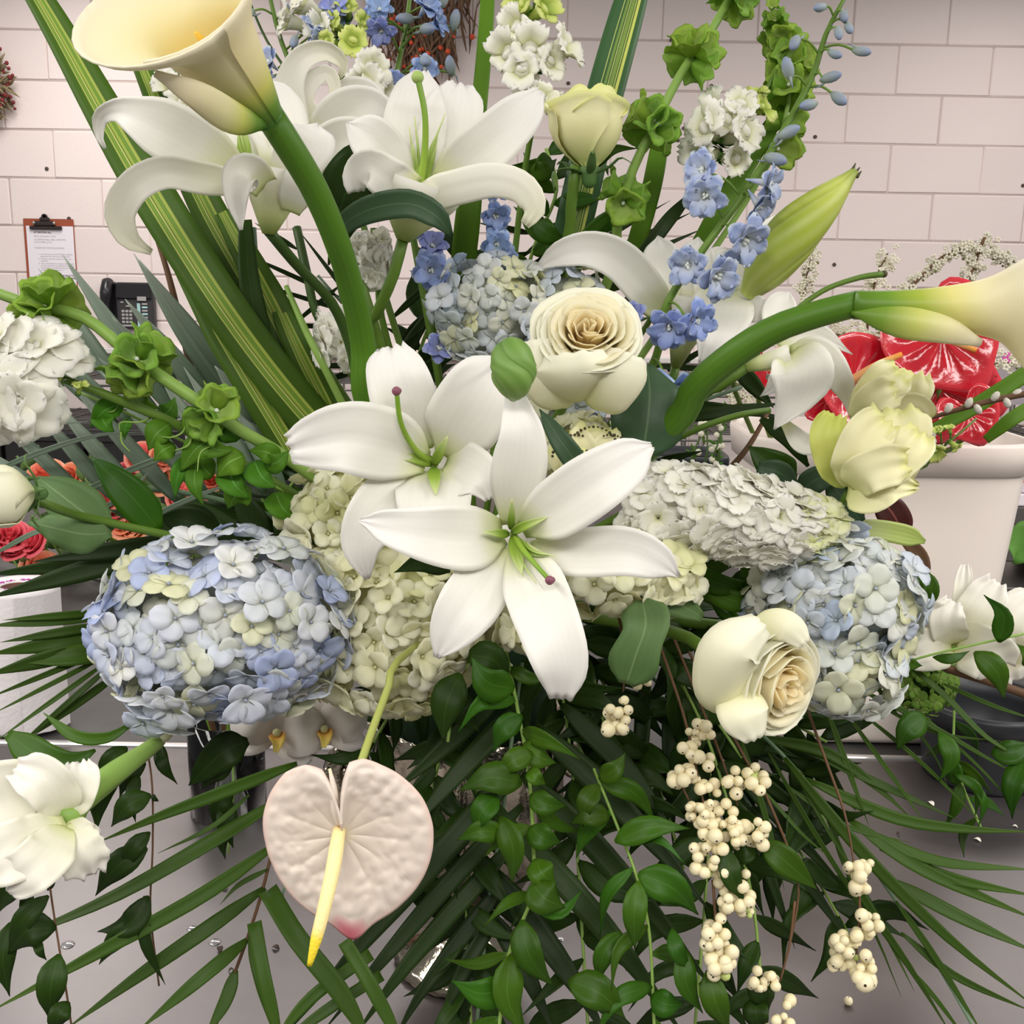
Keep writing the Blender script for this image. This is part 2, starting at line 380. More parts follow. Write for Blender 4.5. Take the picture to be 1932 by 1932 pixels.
cx = a.x + cw * .45
q = MB(); boxm(q, (cx - cw * .31, WALL_Y - .022, a.z - ch * .15), (cx + cw * .33, WALL_Y - .010, a.z - ch * .10), bev=.003); 
boxm(q, (cx - cw * .22, WALL_Y - .026, a.z - ch * .10), (cx + cw * .2, WALL_Y - .010, a.z - ch * .03), bev=.005); boxm(q, (cx - cw * .1, WALL_Y - .024, a.z - ch * .04), (cx + cw * .1, WALL_Y - .010, a.z + ch * .02), bev=.005)
cl = part('clip', q, m_clip, t, False)
q = MB(); M_ = Matrix.Translation((cx, WALL_Y - .017, a.z + ch * .025)) @ Matrix.Rotation(pi/2, 4, 'X'); lathe(q, M_, [(.008, -.003), (.0135, -.003), (.0135, .003), (.008, .003), (.008, -.003)], 14); part('hanging_ring', q, m_clip, cl)
for sx in (-.2, .2):
    q = MB(); ball(q, (cx + cw * sx, WALL_Y - .027, a.z - ch * .06), .007, 8, 5); part('rivet', q, m_rivet, cl)

m_blk = PM('black_plastic', [(0, (34, 33, 35))], rough=.28, spec=.5); m_blk2 = PM('dark_grey_plastic', [(0, (58, 55, 57))], rough=.5)
m_key = PM('grey_key', [(0, (170, 166, 164))], rough=.5); m_lab = PM('pale_teal_label', [(0, (176, 214, 212))], rough=.5); m_tealk = PM('teal_key', [(0, (70, 128, 132))], rough=.5)
a = on_wall(194, 530, .03); b = on_wall(294, 622, .03); pw = b.x - a.x; ph = a.z - b.z
t = thing('wall_phone', 'black desk phone with grey keypad mounted on the block wall', 'phone', Vector((a.x, WALL_Y, b.z)))
def fx(u): return a.x + pw * u
def fz(v): return a.z - ph * v
bx('phone_body', fx(.26), fz(1), fx(1), fz(.02), .005, .05, m_blk2, t, .008)
bx('hood', fx(.28), fz(.36), fx(.98), fz(.04), .048, .058, m_blk, t, .004)
q = MB(); P = [Vector((fx(.13), WALL_Y - .06, fz(0.0))), Vector((fx(.14), WALL_Y - .085, fz(.2))), Vector((fx(.11), WALL_Y - .09, fz(.5))), Vector((fx(.10), WALL_Y - .085, fz(.8))), Vector((fx(.12), WALL_Y - .06, fz(1)))]
tube(q, P, [.022, .026, .02, .026, .022], 12, 16); ball(q, P[0] - Vector((0, -.012, .012)), (.027, .03, .027)); ball(q, P[-1] - Vector((0, -.012, -.012)), (.027, .03, .027)); part('handset', q, m_blk, t)
bx('cradle', fx(.0), fz(.98), fx(.27), fz(.02), .004, .036, m_blk, t, .008)
for r in range(5):
    for c in range(3):
        x = fx(.40 + .075 * c); z = fz(.52 + .075 * r + .1)
        if r == 4: 
            if c == 0: bx('key', x - .008, z - .004, x + .05, z + .004, .05, .054, m_key, t, .001)
        else: bx('key', x - .0065, z - .0055, x + .0065, z + .0055, .05, .054, m_key, t, .001)
bx('key', fx(.36), fz(.45), fx(.42), fz(.42), .05, .054, m_key, t, .001); bx('key', fx(.46), fz(.53), fx(.6), fz(.50), .05, .054, m_key, t, .001)
bx('label_strip', fx(.68), fz(.98), fx(.745), fz(.45), .05, .0525, m_lab, t, .0008)
bx('display', fx(.7), fz(.40), fx(.88), fz(.31), .056, .06, m_key, t, .001)
for k in range(7): bx('line_key', fx(.78), fz(.485 + .07 * k), fx(.89), fz(.445 + .07 * k), .05, .055, m_lab if k % 2 else m_key, t, .001)
q = MB(); tube(q, [Vector((fx(.16), WALL_Y - .05, fz(1.02))), Vector((fx(.2), WALL_Y - .05, fz(1.35))), Vector((fx(.1), WALL_Y - .05, fz(1.7))), Vector((fx(.0), WALL_Y - .05, fz(2.0)))], .004, 6, 30); part('cord', q, m_blk, t)

# ledge along the wall, wire rack standing before it
m_white = PM('white_painted_ledge', [(0, (228, 222, 218))], rough=.5)
zl = on_wall(300, 664, .05).z
q = MB(); boxm(q, (-3, WALL_Y - .06, zl - .012), (3, WALL_Y + .01, zl + .014), bev=.004); tag(solo('trim_1', q, m_white, 'white ledge running along the wall below the phone', None, Vector((0, WALL_Y, zl)), smooth=False), kind='structure')
m_wire = PM('grey_wire', [(0, (120, 116, 112))], rough=.35, metal=.7); m_dark = PM('dark_bin', [(0, (46, 44, 44))], rough=.6)
RY = 4.35
zs1 = on_y(340, 716, RY).z; zs2 = on_y(340, 800, RY).z
t = thing('wire_rack', 'grey wire shelving rack along the wall behind the tables', 'rack', (0, RY, 0))
for z in (zs1, zs2, .35):
    q = MB()
    for k in range(9): boxm(q, (-2.2, RY + k * .055 - .003, z - .006), (2.2, RY + k * .055 + .003, z), None)
    for k in range(0, 45): boxm(q, (-2.2 + k * .1 - .002, RY, z), (-2.2 + k * .1 + .002, RY + .45, z + .005))
    part('wire_shelf', q, m_wire, t, False)['kind'] = 'stuff'
    for yy in (RY - .004, RY + .45):
        q = MB(); tube(q, [Vector((-2.2, yy, z - .03)), Vector((2.2, yy, z - .03))], .005, 6, 1); part('shelf_rail', q, m_wire, t)
for xx in (-2.18, -.75, .75, 2.18):
    for yy in (RY, RY + .45):
        q = MB(); tube(q, [Vector((xx, yy, 0)), Vector((xx, yy, zs1 + .12))], .012, 8, 1); part('post', q, m_wire, t)
for i, (x0, x1) in enumerate(((0, 150), (158, 300), (392, 540), (-150, -8))):
    p0 = on_y(x0, 760, RY + .06); p1 = on_y(x1, 760, RY + .06)
    q = MB(); boxm(q, (p0.x, RY + .06, zs2 - .62), (p1.x, RY + .4, zs2 - .04), bev=.01)
    boxm(q, (p0.x - .01, RY + .05, zs2 - .09), (p1.x + .01, RY + .41, zs2 - .05), bev=.006)
    solo('storage_bin', q, m_dark, ['dark storage bin with a lipped top on the rack under the white snapdragon', 'dark storage bin on the rack behind the bluish palm frond', 'dark storage bin on the rack behind the striped strap leaves', 'dark storage bin at the end of the rack, mostly out of view'][i], 'bin', smooth=False)
# bark chips tub, glass jars, dried grass on the rack
def glassmat():
    m, nt, out = _new('clear_glass'); g = nt.nodes.new('ShaderNodeBsdfPrincipled'); g.inputs['Transmission Weight'].default_value = 1; g.inputs['Roughness'].default_value = .03; g.inputs['IOR'].default_value = 1.3; g.inputs['Base Color'].default_value = (.93, .96, .94, 1)
    nt.links.new(g.outputs[0], out.inputs[0]); return m
def thinglass():
    m, nt, out = _new('thin_clear_glass'); N = nt.nodes.new; L = nt.links.new; t = N('ShaderNodeBsdfTransparent'); t.inputs[0].default_value = (.93, .95, .94, 1); g = N('ShaderNodeBsdfGlossy'); g.inputs['Roughness'].default_value = .04
    f = N('ShaderNodeFresnel'); f.inputs[0].default_value = 1.45; x = N('ShaderNodeMixShader'); L(f.outputs[0], x.inputs[0]); L(t.outputs[0], x.inputs[1]); L(g.outputs[0], x.inputs[2]); L(x.outputs[0], out.inputs[0]); return m
m_glass = thinglass()
m_bark = PM('bark', [(0, (176, 112, 78))], rough=.8, rand=.3, hrand=.02)
p0 = on_y(314, 742, RY + .1); p1 = on_y(350, 780, RY + .1)
t = thing('bark_tub', 'small clear tub of brown bark chips on the wire rack', 'tub', Vector(((p0.x + p1.x) / 2, RY + .1, zs2)))
q = MB(); boxm(q, (p0.x - .006, RY + .09, zs2 + .001), (p1.x + .006, RY + .2, zs2 + .012), bev=.003); boxm(q, (p0.x - .006, RY + .09, zs2 + .001), (p0.x - .002, RY + .2, p0.z), None); boxm(q, (p1.x + .002, RY + .09, zs2 + .001), (p1.x + .006, RY + .2, p0.z)); part('tub_wall', q, m_key, t, False)
chip = MB(); boxm(chip, (-.012, -.005, -.008), (.012, .005, .008), bev=.003); chipm = chip.mesh('bark_chip', m_bark, smooth=False)
for k in range(34):
    put('bark_chip', chipm, t, Vector((random.uniform(p0.x + .006, p1.x - .006), RY + random.uniform(.1, .14), random.uniform(zs2 + .02, p0.z - .01))), Vector((random.uniform(-1, 1), random.uniform(-1, 1), random.uniform(-1, 1))), spin=random.uniform(0, 6))
m_tan = PM('dried_tan', [(0, (196, 160, 112)), (1, (232, 202, 160))], rough=.8, trans=.2)
t = thing('dried_plume', 'fluffy tan dried grass plume curling over behind the strap leaves', 'dried plume', Vector((on_y(412, 740, RY + .2).x, RY + .2, zs1)))
PY = RY + .2; q = MB(); C_ = [Vector((on_y(412, 740, PY).x, PY, zs1 + .004)), on_y(410, 690, PY), on_y(400, 655, PY), on_y(384, 645, PY), on_y(374, 662, PY)]; tube(q, C_, .006, 6, 12); part('stalk', q, m_tan, t)
q = MB()
for k, c in enumerate(crv(C_, 60)):
    for _ in range(7):
        dirv = Vector((random.uniform(-1, 1), random.uniform(-.8, .8), random.uniform(-1, 1))).normalized(); ribbon(q, [c, c + dirv * .025, c + dirv * .045 + Vector((0, 0, -.012))], .006, 'lance', nu=1, nv=3, th=.0006)
part('fluff', q, m_tan, t)['kind'] = 'stuff'

# dried wreath and dried swag on the wall
m_twig = PM('dried_twig', [(0, (96, 72, 56)), (1, (140, 110, 84))], rough=.9, noise=.2, nscale=50); m_dred = PM('dried_red', [(0, (120, 40, 44))], rough=.7, rand=.2); m_orange = PM('orange_pod', [(0, (214, 84, 50))], rough=.6); m_khaki = PM('dried_khaki', [(0, (120, 104, 80)), (1, (150, 134, 100))], rough=.9)
c0 = on_wall(-62, 158, .05)
t = thing('dried_wreath', 'dried wreath of dark twigs and red heads hanging at the edge of the wall', 'wreath', c0)
q = MB(); r_ = MB()
for k in range(240):
    a_ = random.uniform(0, 6.283); R_ = .16 + random.uniform(-.03, .03); p = c0 + Vector((cos(a_) * R_, random.uniform(-.05, .02), sin(a_) * R_)); dv = Vector((cos(a_ + random.uniform(-.9, .9)), random.uniform(-.6, .1), sin(a_ + random.uniform(-.9, .9)))) * random.uniform(.02, .055)
    ribbon(q, [p - dv * .5, p, p + dv], .012, 'lance', nu=1, nv=3, th=.001)
    if k % 3 == 0: ball(r_, p + dv * .8, random.uniform(.006, .012), 6, 4)
part('twigs', q, m_khaki, t)['kind'] = 'stuff'; part('red_heads', r_, m_dred, t)['kind'] = 'stuff'
c0 = on_wall(785, 20, .08)
t = thing('dried_swag', 'brown dried swag dotted with orange pods hanging behind the delphiniums', 'swag', c0)
q = MB(); r_ = MB()
for k in range(420):
    x = random.gauss(790, 48); y = random.uniform(-70, 138); x = 785 + (x - 785) * (1.1 - max(0, y) / 240)
    p = on_wall(x, y, random.uniform(.02, .12)); dv = Vector((random.uniform(-.04, .04), random.uniform(-.02, .02), random.choice((-1, 1)) * random.uniform(.03, .1)))
    ribbon(q, [p - dv, p + Vector((random.uniform(-.01, .01), 0, 0)), p + dv], random.uniform(.006, .016), 'lance', nu=1, nv=3, th=.001)
    if k % 7 == 0: ball(r_, p + Vector((0, -.03, 0)), random.uniform(.006, .013), 6, 4)
part('dry_stalks', q, m_twig, t)['kind'] = 'stuff'; part('orange_pods', r_, m_orange, t)['kind'] = 'stuff'

# ------------------------------------------------------------------ paper towel roll
c0 = on_z(50, 1362, TABLE_Z); d0 = (CM.inverted() @ c0).z * -1
rr = px(75, d0); hh = on_y(50, 1104, c0.y).z - TABLE_Z
m_towel = PM('paper_towel', [(0, (232, 226, 226))], rough=.9, bump=.5, bscale=160, noise=.02, nscale=12)
m_card = PM('brown_card_tube', [(0, (104, 70, 58))], rough=.9); m_dye = PM('magenta_dye', [(0, (190, 50, 170))], rough=.8)
t = thing('paper_towel_roll', 'white paper towel roll with magenta dye round its core, standing on the steel table', 'paper towel', c0)
q = MB(); M_ = Matrix.Translation(c0); hr = rr * .36
lathe(q, M_, [(hr, 0), (rr * .97, 0), (rr, .006), (rr * 1.0, hh * .3), (rr * .99, hh * .7), (rr, hh - .006), (rr * .96, hh), (hr, hh), (hr, hh * .3)], 40, wob=lambda a, u: (1 + .008 * sin(a * 5) + .006 * sin(a * 3 + 1), 0)); part('roll', q, m_towel, t)
q = MB(); lathe(q, M_, [(hr * .97, .001), (hr * .97, hh - .002), (hr * .88, hh - .002), (hr * .88, .001)], 24); part('core', q, m_card, t)
q = MB()
for k in range(60):
    a_ = random.uniform(0, 6.28); ra = hr * random.uniform(1.06, 1.5); ball(q, c0 + Vector((cos(a_) * ra, sin(a_) * ra, hh + .0006)), (random.uniform(.001, .0045), random.uniform(.001, .003), .0006), 6, 3)
part('dye_spots', q, m_dye, t)['kind'] = 'stuff'
q = MB(); Pq = []
vs = []; F = []; uvs = []
for i in range(9):
    a_ = -1.2 + i * .14; ra = rr * (1.02 + .028 * i * (i > 3) * .5)
    for jz in range(7):
        zz = hh * (.012 + .97 * jz / 6); vs.append(c0 + Vector((cos(a_) * ra * (1 + .02 * i / 8 * (1 - jz / 6)), sin(a_) * ra * (1 + .06 * i / 8 * (1 - jz / 6)), zz))); uvs.append((i / 8, jz / 6))
for i in range(8):
    for jz in range(6): F.append((i*7+jz, i*7+7+jz, i*7+8+jz, i*7+1+jz))
q.add(vs, F, uvs); part('loose_sheet', q, m_towel, t)

# ------------------------------------------------------------------ buckets
def tub(nm, label, c, w, dpt, h, taper, mat, exp_=5, lip=.012, thick=.004, liph=.045, n=48, rot=0):
    q = MB(); M_ = Matrix.Translation(c) @ Matrix.Rotation(rot, 4, 'Z')
    def ringf(s, z, grow=0):
        o = []
        for j in range(n):
            a_ = 2 * pi * j / n; ca, sa = cos(a_), sin(a_)
            k = (abs(ca) ** exp_ + abs(sa) ** exp_) ** (-1 / exp_)
            o.append(M_ @ Vector((ca * k * (w / 2 * s + grow), sa * k * (dpt / 2 * s + grow), z)))
        return o
    rings = [ringf(taper * .97, 0), ringf(taper, .008), ringf(taper + .004, .014), ringf(1 - (1 - taper) * .13, h - liph - .006), ringf(1 - (1 - taper) * .12, h - liph), ringf(1 - (1 - taper) * .12, h - liph, lip * .9), ringf(1 - (1 - taper) * .12, h - liph, lip), ringf(1, h - .006, lip), ringf(1, h, lip * .6), ringf(1, h, -thick), ringf(1 - (1 - taper) * .12, h - liph, -thick), ringf(taper, .012, -thick)]
    vs = sum(rings, []); F = []
    for i in range(len(rings) - 1):
        for j in range(n): F.append((i*n+j, i*n+(j+1) % n, (i+1)*n+(j+1) % n, (i+1)*n+j))
    F.append(tuple(range(n - 1, -1, -1))); F.append(tuple((len(rings)-1)*n + j for j in range(n)))
    q.add(vs, F, [(0, i / len(rings)) for i in range(len(rings)) for _ in range(n)])
    return q
m_bwhite = PM('white_bucket_plastic', [(0, (246, 234, 224))], rough=.38, spec=.4, noise=.02, nscale=4)
m_bblack = PM('black_bucket_plastic', [(0, (40, 42, 46))], rough=.4, noise=.1, nscale=8)
cb = on_z(1640, 1418, TABLE_Z); db = -(CM.inverted() @ cb).z
hb = on_y(1640, 836, cb.y).z - TABLE_Z; BUCKET_Y = cb.y + .16
wbk = px(545, -(CM.inverted() @ Vector((cb.x, cb.y, TABLE_Z + hb))).z)
BC = Vector((on_y(1648, 836, BUCKET_Y).x, BUCKET_Y, TABLE_Z)); BH = hb
t = thing('white_bucket', 'tall white plastic flower bucket holding the red anthuriums', 'bucket', BC)
part('bucket_shell', tub('white_bucket', '', BC, wbk, .32, hb, .80, m_bwhite, lip=.006, liph=.05), m_bwhite, t)
m_water = PM('murky_water', [(0, (170, 176, 168))], rough=.1)
c2 = on_z(1880, 1508, TABLE_Z); d2 = -(CM.inverted() @ c2).z; h2 = on_y(1880, 1358, c2.y).z - TABLE_Z
BC2 = Vector((c2.x + .01, c2.y + px(112, d2), TABLE_Z))
t = thing('black_bucket', 'low black bucket standing on the steel table beside the white bucket', 'bucket', BC2)
part('bucket_shell', tub('b', '', BC2, px(252, d2), px(252, d2), h2, .86, m_bblack, exp_=2, liph=.03, lip=.006), m_bblack, t)
BY3 = 2.75; p0 = on_y(1237, 862, BY3); p1 = on_y(1378, 862, BY3)
BC3 = Vector(((p0.x + p1.x) / 2, BY3 + .1, TABLE_Z - .005))
t = thing('black_tray_bucket', 'square black bucket of white waxflower standing on the rear table', 'bucket', BC3)
part('bucket_shell', tub('b', '', BC3, p1.x - p0.x, .2, p0.z - TABLE_Z + .005, .8, m_bblack, exp_=6, liph=.03, lip=.006), m_bblack, t)
# sheets and rack at the far right
m_grey = PM('grey_printed_sheet', [(0, (176, 166, 170))], rough=.7, noise=.12, nscale=30); m_pink = PM('pink_tape', [(0, (240, 96, 190))], rough=.5)
q = MB(); Y = 3.1
pa, pb = on_y(1880, 672, Y), on_y(1990, 765, Y); boxm(q, (pa.x, Y, pb.z), (pb.x, Y + .004, pa.z)); t = solo('posted_sheet', q, m_grey, 'grey printed sheet with pink tape behind the right-hand calla', 'sheet', smooth=False)
pa, pb = on_y(1893, 665, Y), on_y(1914, 684, Y); q = MB(); boxm(q, (pa.x, Y - .004, pb.z), (pb.x, Y - .001, pa.z)); part('tape', q, m_pink, t, False)
Y = 2.35; zt = on_y(1920, 955, Y).z
t = thing('side_rack', 'dark metal rack stacked with white trays at the right edge, behind the white bucket', 'rack', Vector((on_y(1960, 955, Y).x, Y, 0)))
for z0_, z1_, m_, nm in ((955, 935, m_paper, 'white_tray'), (930, 912, m_paper, 'white_tray'), (990, 960, m_wire, 'shelf'), (1060, 1040, m_wire, 'shelf'), (1130, 1112, m_wire, 'shelf')):
    pa, pb = on_y(1886, z0_, Y), on_y(2100, z1_, Y); q = MB(); boxm(q, (pa.x, Y, pa.z), (pb.x, Y + .3, pb.z), bev=.003); part(nm, q, m_, t, False)
pa, pb = on_y(1880, 1400, Y + .3), on_y(2120, 965, Y + .3); q = MB(); boxm(q, (pa.x, Y + .3, TABLE_Z), (pb.x, Y + .32, pb.z)); part('back_panel', q, m_dark, t, False)
m_wood = PM('brown_branch', [(0, (96, 62, 50))], rough=.7, noise=.2, nscale=40)
# ------------------------------------------------------------------ plant materials
m_lily = PM('lily_petal', [(0, (206, 216, 140)), (.10, (228, 230, 190)), (.24, (240, 238, 226)), (1, (243, 240, 235))], rough=.42, trans=.22, rib=(9, .05, (206, 206, 196)), spec=.35, bump=.12, bscale=120)
m_lilyback = PM('lily_trumpet', [(0, (150, 168, 80)), (.3, (206, 212, 150)), (.75, (236, 234, 214)), (1, (242, 239, 230))], rough=.45, trans=.2, rib=(6, .12, (190, 200, 130)))
m_curl = PM('lily_petal_reverse', [(0, (238, 237, 214)), (.5, (243, 240, 231)), (1, (241, 239, 214))], rough=.42, trans=.22, rib=(5, .06, (222, 220, 180)))
m_throat = PM('lily_throat_green', [(0, (116, 148, 40)), (.5, (150, 178, 70)), (1, (214, 224, 160))], rough=.45, trans=.15)
m_style = PM('lily_style', [(0, (160, 190, 70)), (1, (110, 150, 40))], rough=.4, trans=.1); m_stigma = PM('purple_stigma', [(0, (128, 76, 90))], rough=.6); m_stigmag = PM('green_stigma', [(0, (160, 186, 100))], rough=.5)
m_stem = PM('green_stem', [(0, (84, 114, 34)), (1, (106, 140, 48))], rough=.5, noise=.12, nscale=40)
m_stemd = PM('dark_green_stem', [(0, (54, 80, 26)), (1, (68, 98, 34))], rough=.5, noise=.15, nscale=40)
m_stemlight = PM('pale_green_stem', [(0, (126, 160, 70)), (1, (150, 184, 92))], rough=.5, noise=.08, nscale=40, trans=.05)
m_callastem = PM('calla_stem', [(0, (74, 112, 26)), (.5, (76, 116, 24)), (1, (78, 122, 22))], rough=.45, spec=.25, noise=.08, nscale=30, rib=(14, .18, (50, 86, 34)))
m_calla = PM('calla_spathe', [(0, (66, 112, 36)), (.13, (110, 150, 48)), (.30, (212, 214, 110)), (.48, (236, 230, 176)), (.75, (242, 232, 192)), (1, (244, 236, 208))], rough=.4, trans=.22, spec=.35)
m_callain = PM('calla_inner', [(0, (224, 160, 20)), (.3, (238, 184, 50)), (.5, (244, 222, 130)), (.75, (246, 236, 184)), (1, (247, 239, 212))], rough=.5, trans=.22)
m_spadix = PM('yellow_spadix', [(0, (226, 166, 40)), (1, (236, 190, 70))], rough=.7, bump=.5, bscale=400)
m_rosein = PM('rose_heart', [(0, (248, 216, 148)), (.5, (250, 232, 182)), (1, (251, 242, 208))], rough=.55, trans=.5)
m_rosemid = PM('rose_cream', [(0, (248, 228, 170)), (.5, (250, 240, 200)), (1, (251, 247, 222))], rough=.55, trans=.45)
m_roseout = PM('rose_outer', [(0, (234, 234, 182)), (.4, (247, 244, 212)), (1, (250, 248, 228))], rough=.5, trans=.28)
m_roseg = PM('rose_greenish', [(0, (212, 222, 130)), (.4, (246, 242, 186)), (.85, (250, 247, 206)), (1, (238, 240, 160))], rough=.5, trans=.3)
m_sepal = PM('rose_sepal', [(0, (76, 112, 52)), (1, (90, 120, 62))], rough=.6, trans=.1)
HY_BLUE = [(196, 209, 240), (250, 250, 246), (222, 229, 245), (246, 246, 236), (200, 212, 242), (242, 244, 248), (226, 232, 246), (242, 242, 204), (236, 240, 248)]
HY_PALE = [(236, 238, 236), (222, 230, 242), (240, 240, 226), (228, 234, 242), (236, 236, 196), (232, 236, 232), (208, 222, 240), (238, 238, 228)]
HY_WHITE = [(255, 253, 226), (252, 250, 212), (255, 254, 238), (246, 246, 196), (255, 254, 232), (253, 251, 220), (255, 254, 238)]
def petal_mat(nm, pick): return PM(nm, [(0, (238, 238, 222)), (.25, (255, 255, 253)), (1, (252, 252, 255))], rough=.5, trans=.42, pick=pick, noise=.05, nscale=60)
m_hblue = petal_mat('hydrangea_blue', HY_BLUE); m_hpale = petal_mat('hydrangea_pale_blue', HY_PALE); m_hwhite = petal_mat('hydrangea_cream', HY_WHITE)
m_eye = PM('floret_eye', [(0, (150, 158, 170))], rough=.6); m_eyey = PM('floret_eye_cream', [(0, (206, 204, 150))], rough=.6)
m_core = PM('hydrangea_core', [(0, (176, 178, 160))], rough=.9, noise=.3, nscale=60); m_corew = PM('hydrangea_core_cream', [(0, (226, 224, 180))], rough=.9, noise=.25, nscale=60)
m_stock = PM('stock_petal', [(0, (236, 238, 190)), (.25, (248, 246, 232)), (1, (251, 250, 244))], rough=.5, trans=.42, rand=.03)
m_stockg = PM('stock_petal_greenish', [(0, (190, 212, 110)), (.5, (228, 234, 172)), (1, (240, 240, 208))], rough=.5, trans=.25, rand=.04)
m_snap = PM('snapdragon_petal', [(0, (220, 228, 150)), (.35, (244, 243, 220)), (1, (249, 247, 240))], rough=.5, trans=.25, rand=.03)
m_snapg = PM('snapdragon_green', [(0, (150, 180, 70)), (.5, (206, 220, 110)), (1, (226, 232, 150))], rough=.5, trans=.25, rand=.06)
m_calyx = PM('green_calyx', [(0, (70, 116, 40)), (1, (96, 146, 56))], rough=.55, trans=.15, rand=.12)
m_delph = PM('delphinium_sepal', [(0, (222, 226, 230)), (.3, (172, 188, 228)), (.8, (142, 162, 218)), (1, (190, 202, 230))], rough=.5, trans=.25, rand=.12, hrand=.02)
m_delphp = PM('delphinium_pale', [(0, (224, 228, 222)), (.4, (204, 213, 232)), (.8, (168, 184, 224)), (1, (218, 226, 234))], rough=.5, trans=.25, rand=.08)
m_bee = PM('delphinium_bee', [(0, (226, 230, 222))], rough=.6)
m_dbud = PM('delphinium_bud', [(0, (120, 138, 112)), (.35, (150, 162, 160)), (1, (128, 140, 172))], rough=.55, rand=.1, trans=.08)
m_bell = PM('bell_calyx', [(0, (122, 160, 44)), (.45, (152, 188, 72)), (1, (182, 208, 116))], rough=.75, spec=.15, trans=.4, rand=.12, hrand=.015, rib=(5, .18, (160, 200, 110)))
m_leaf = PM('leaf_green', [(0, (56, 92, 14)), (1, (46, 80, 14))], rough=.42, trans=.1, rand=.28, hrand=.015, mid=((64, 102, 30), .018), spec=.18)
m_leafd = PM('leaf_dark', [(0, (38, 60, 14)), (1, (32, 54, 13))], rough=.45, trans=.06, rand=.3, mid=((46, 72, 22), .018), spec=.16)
m_leafrose = PM('leaf_matte_olive', [(0, (96, 124, 72)), (1, (84, 116, 62))], rough=.6, trans=.15, noise=.08, nscale=30, mid=((120, 146, 92), .02), rib=(6, .12, (110, 138, 84)))
m_leafheart = PM('leaf_blue_green', [(0, (58, 84, 54)), (1, (50, 76, 48))], rough=.5, trans=.05, noise=.1, nscale=25, mid=((84, 108, 74), .015))
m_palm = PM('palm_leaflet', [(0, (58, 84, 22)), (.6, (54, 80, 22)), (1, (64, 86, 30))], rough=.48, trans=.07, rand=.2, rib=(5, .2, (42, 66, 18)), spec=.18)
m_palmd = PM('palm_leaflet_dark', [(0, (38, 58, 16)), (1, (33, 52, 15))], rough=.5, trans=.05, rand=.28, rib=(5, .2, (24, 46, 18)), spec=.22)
m_palmb = PM('palm_leaflet_bluish', [(0, (84, 108, 80)), (.6, (122, 138, 118)), (1, (150, 160, 146))], rough=.45, trans=.1, rand=.14, rib=(4, .2, (86, 108, 92)))
m_rachis = PM('palm_rachis', [(0, (92, 118, 84)), (1, (112, 136, 108))], rough=.5); m_brown = PM('brown_stem', [(0, (104, 74, 48)), (1, (92, 66, 44))], rough=.7, noise=.2, nscale=60)
m_flaxl = PM('flax_leaf', [(0, (74, 106, 30)), (1, (66, 94, 28))], rough=.45, trans=.1, spec=.2, rib=(12, .12, (58, 88, 26)),
    stripes=[(.33, .40, (172, 186, 84)), (.41, .47, (120, 158, 58)), (.48, .55, (164, 182, 80)), (.57, .61, (194, 202, 112)), (.62, .67, (126, 160, 62)), (.68, .72, (176, 190, 96))])
m_flaxp = PM('flax_leaf_plain', [(0, (92, 132, 28)), (1, (84, 120, 28))], rough=.45, spec=.2, trans=.1, rib=(10, .15, (54, 96, 36)))
m_flaxy = PM('flax_leaf_yellow_striped', [(0, (56, 96, 50)), (1, (52, 92, 46))], rough=.4, trans=.08, rib=(12, .12, (46, 84, 42)),
    stripes=[(.2, .28, (206, 212, 104)), (.31, .34, (186, 196, 96)), (.36, .46, (128, 154, 70)), (.48, .50, (206, 212, 120)), (.53, .60, (120, 148, 64)), (.66, .685, (190, 202, 112))])
m_berry = PM('snowberry', [(0, (240, 226, 178)), (1, (244, 234, 198))], rough=.38, trans=.12, rand=.05, spec=.45); m_berryg = PM('green_berry', [(0, (190, 204, 120))], rough=.45, trans=.12); m_berrydot = PM('berry_scar', [(0, (58, 40, 26))], rough=.9)
m_red = PM('red_anthurium', [(0, (206, 22, 40)), (.8, (200, 20, 40)), (1, (226, 60, 70))], rough=.16, spec=.7, trans=.06, bump=.5, bscale=70, coat=.5)
m_redsp = PM('red_spadix', [(0, (240, 176, 120)), (.7, (240, 180, 110)), (1, (226, 140, 40))], rough=.7, bump=.3, bscale=300)
m_tip = PM('dark_tip', [(0, (70, 66, 40))], rough=.7)

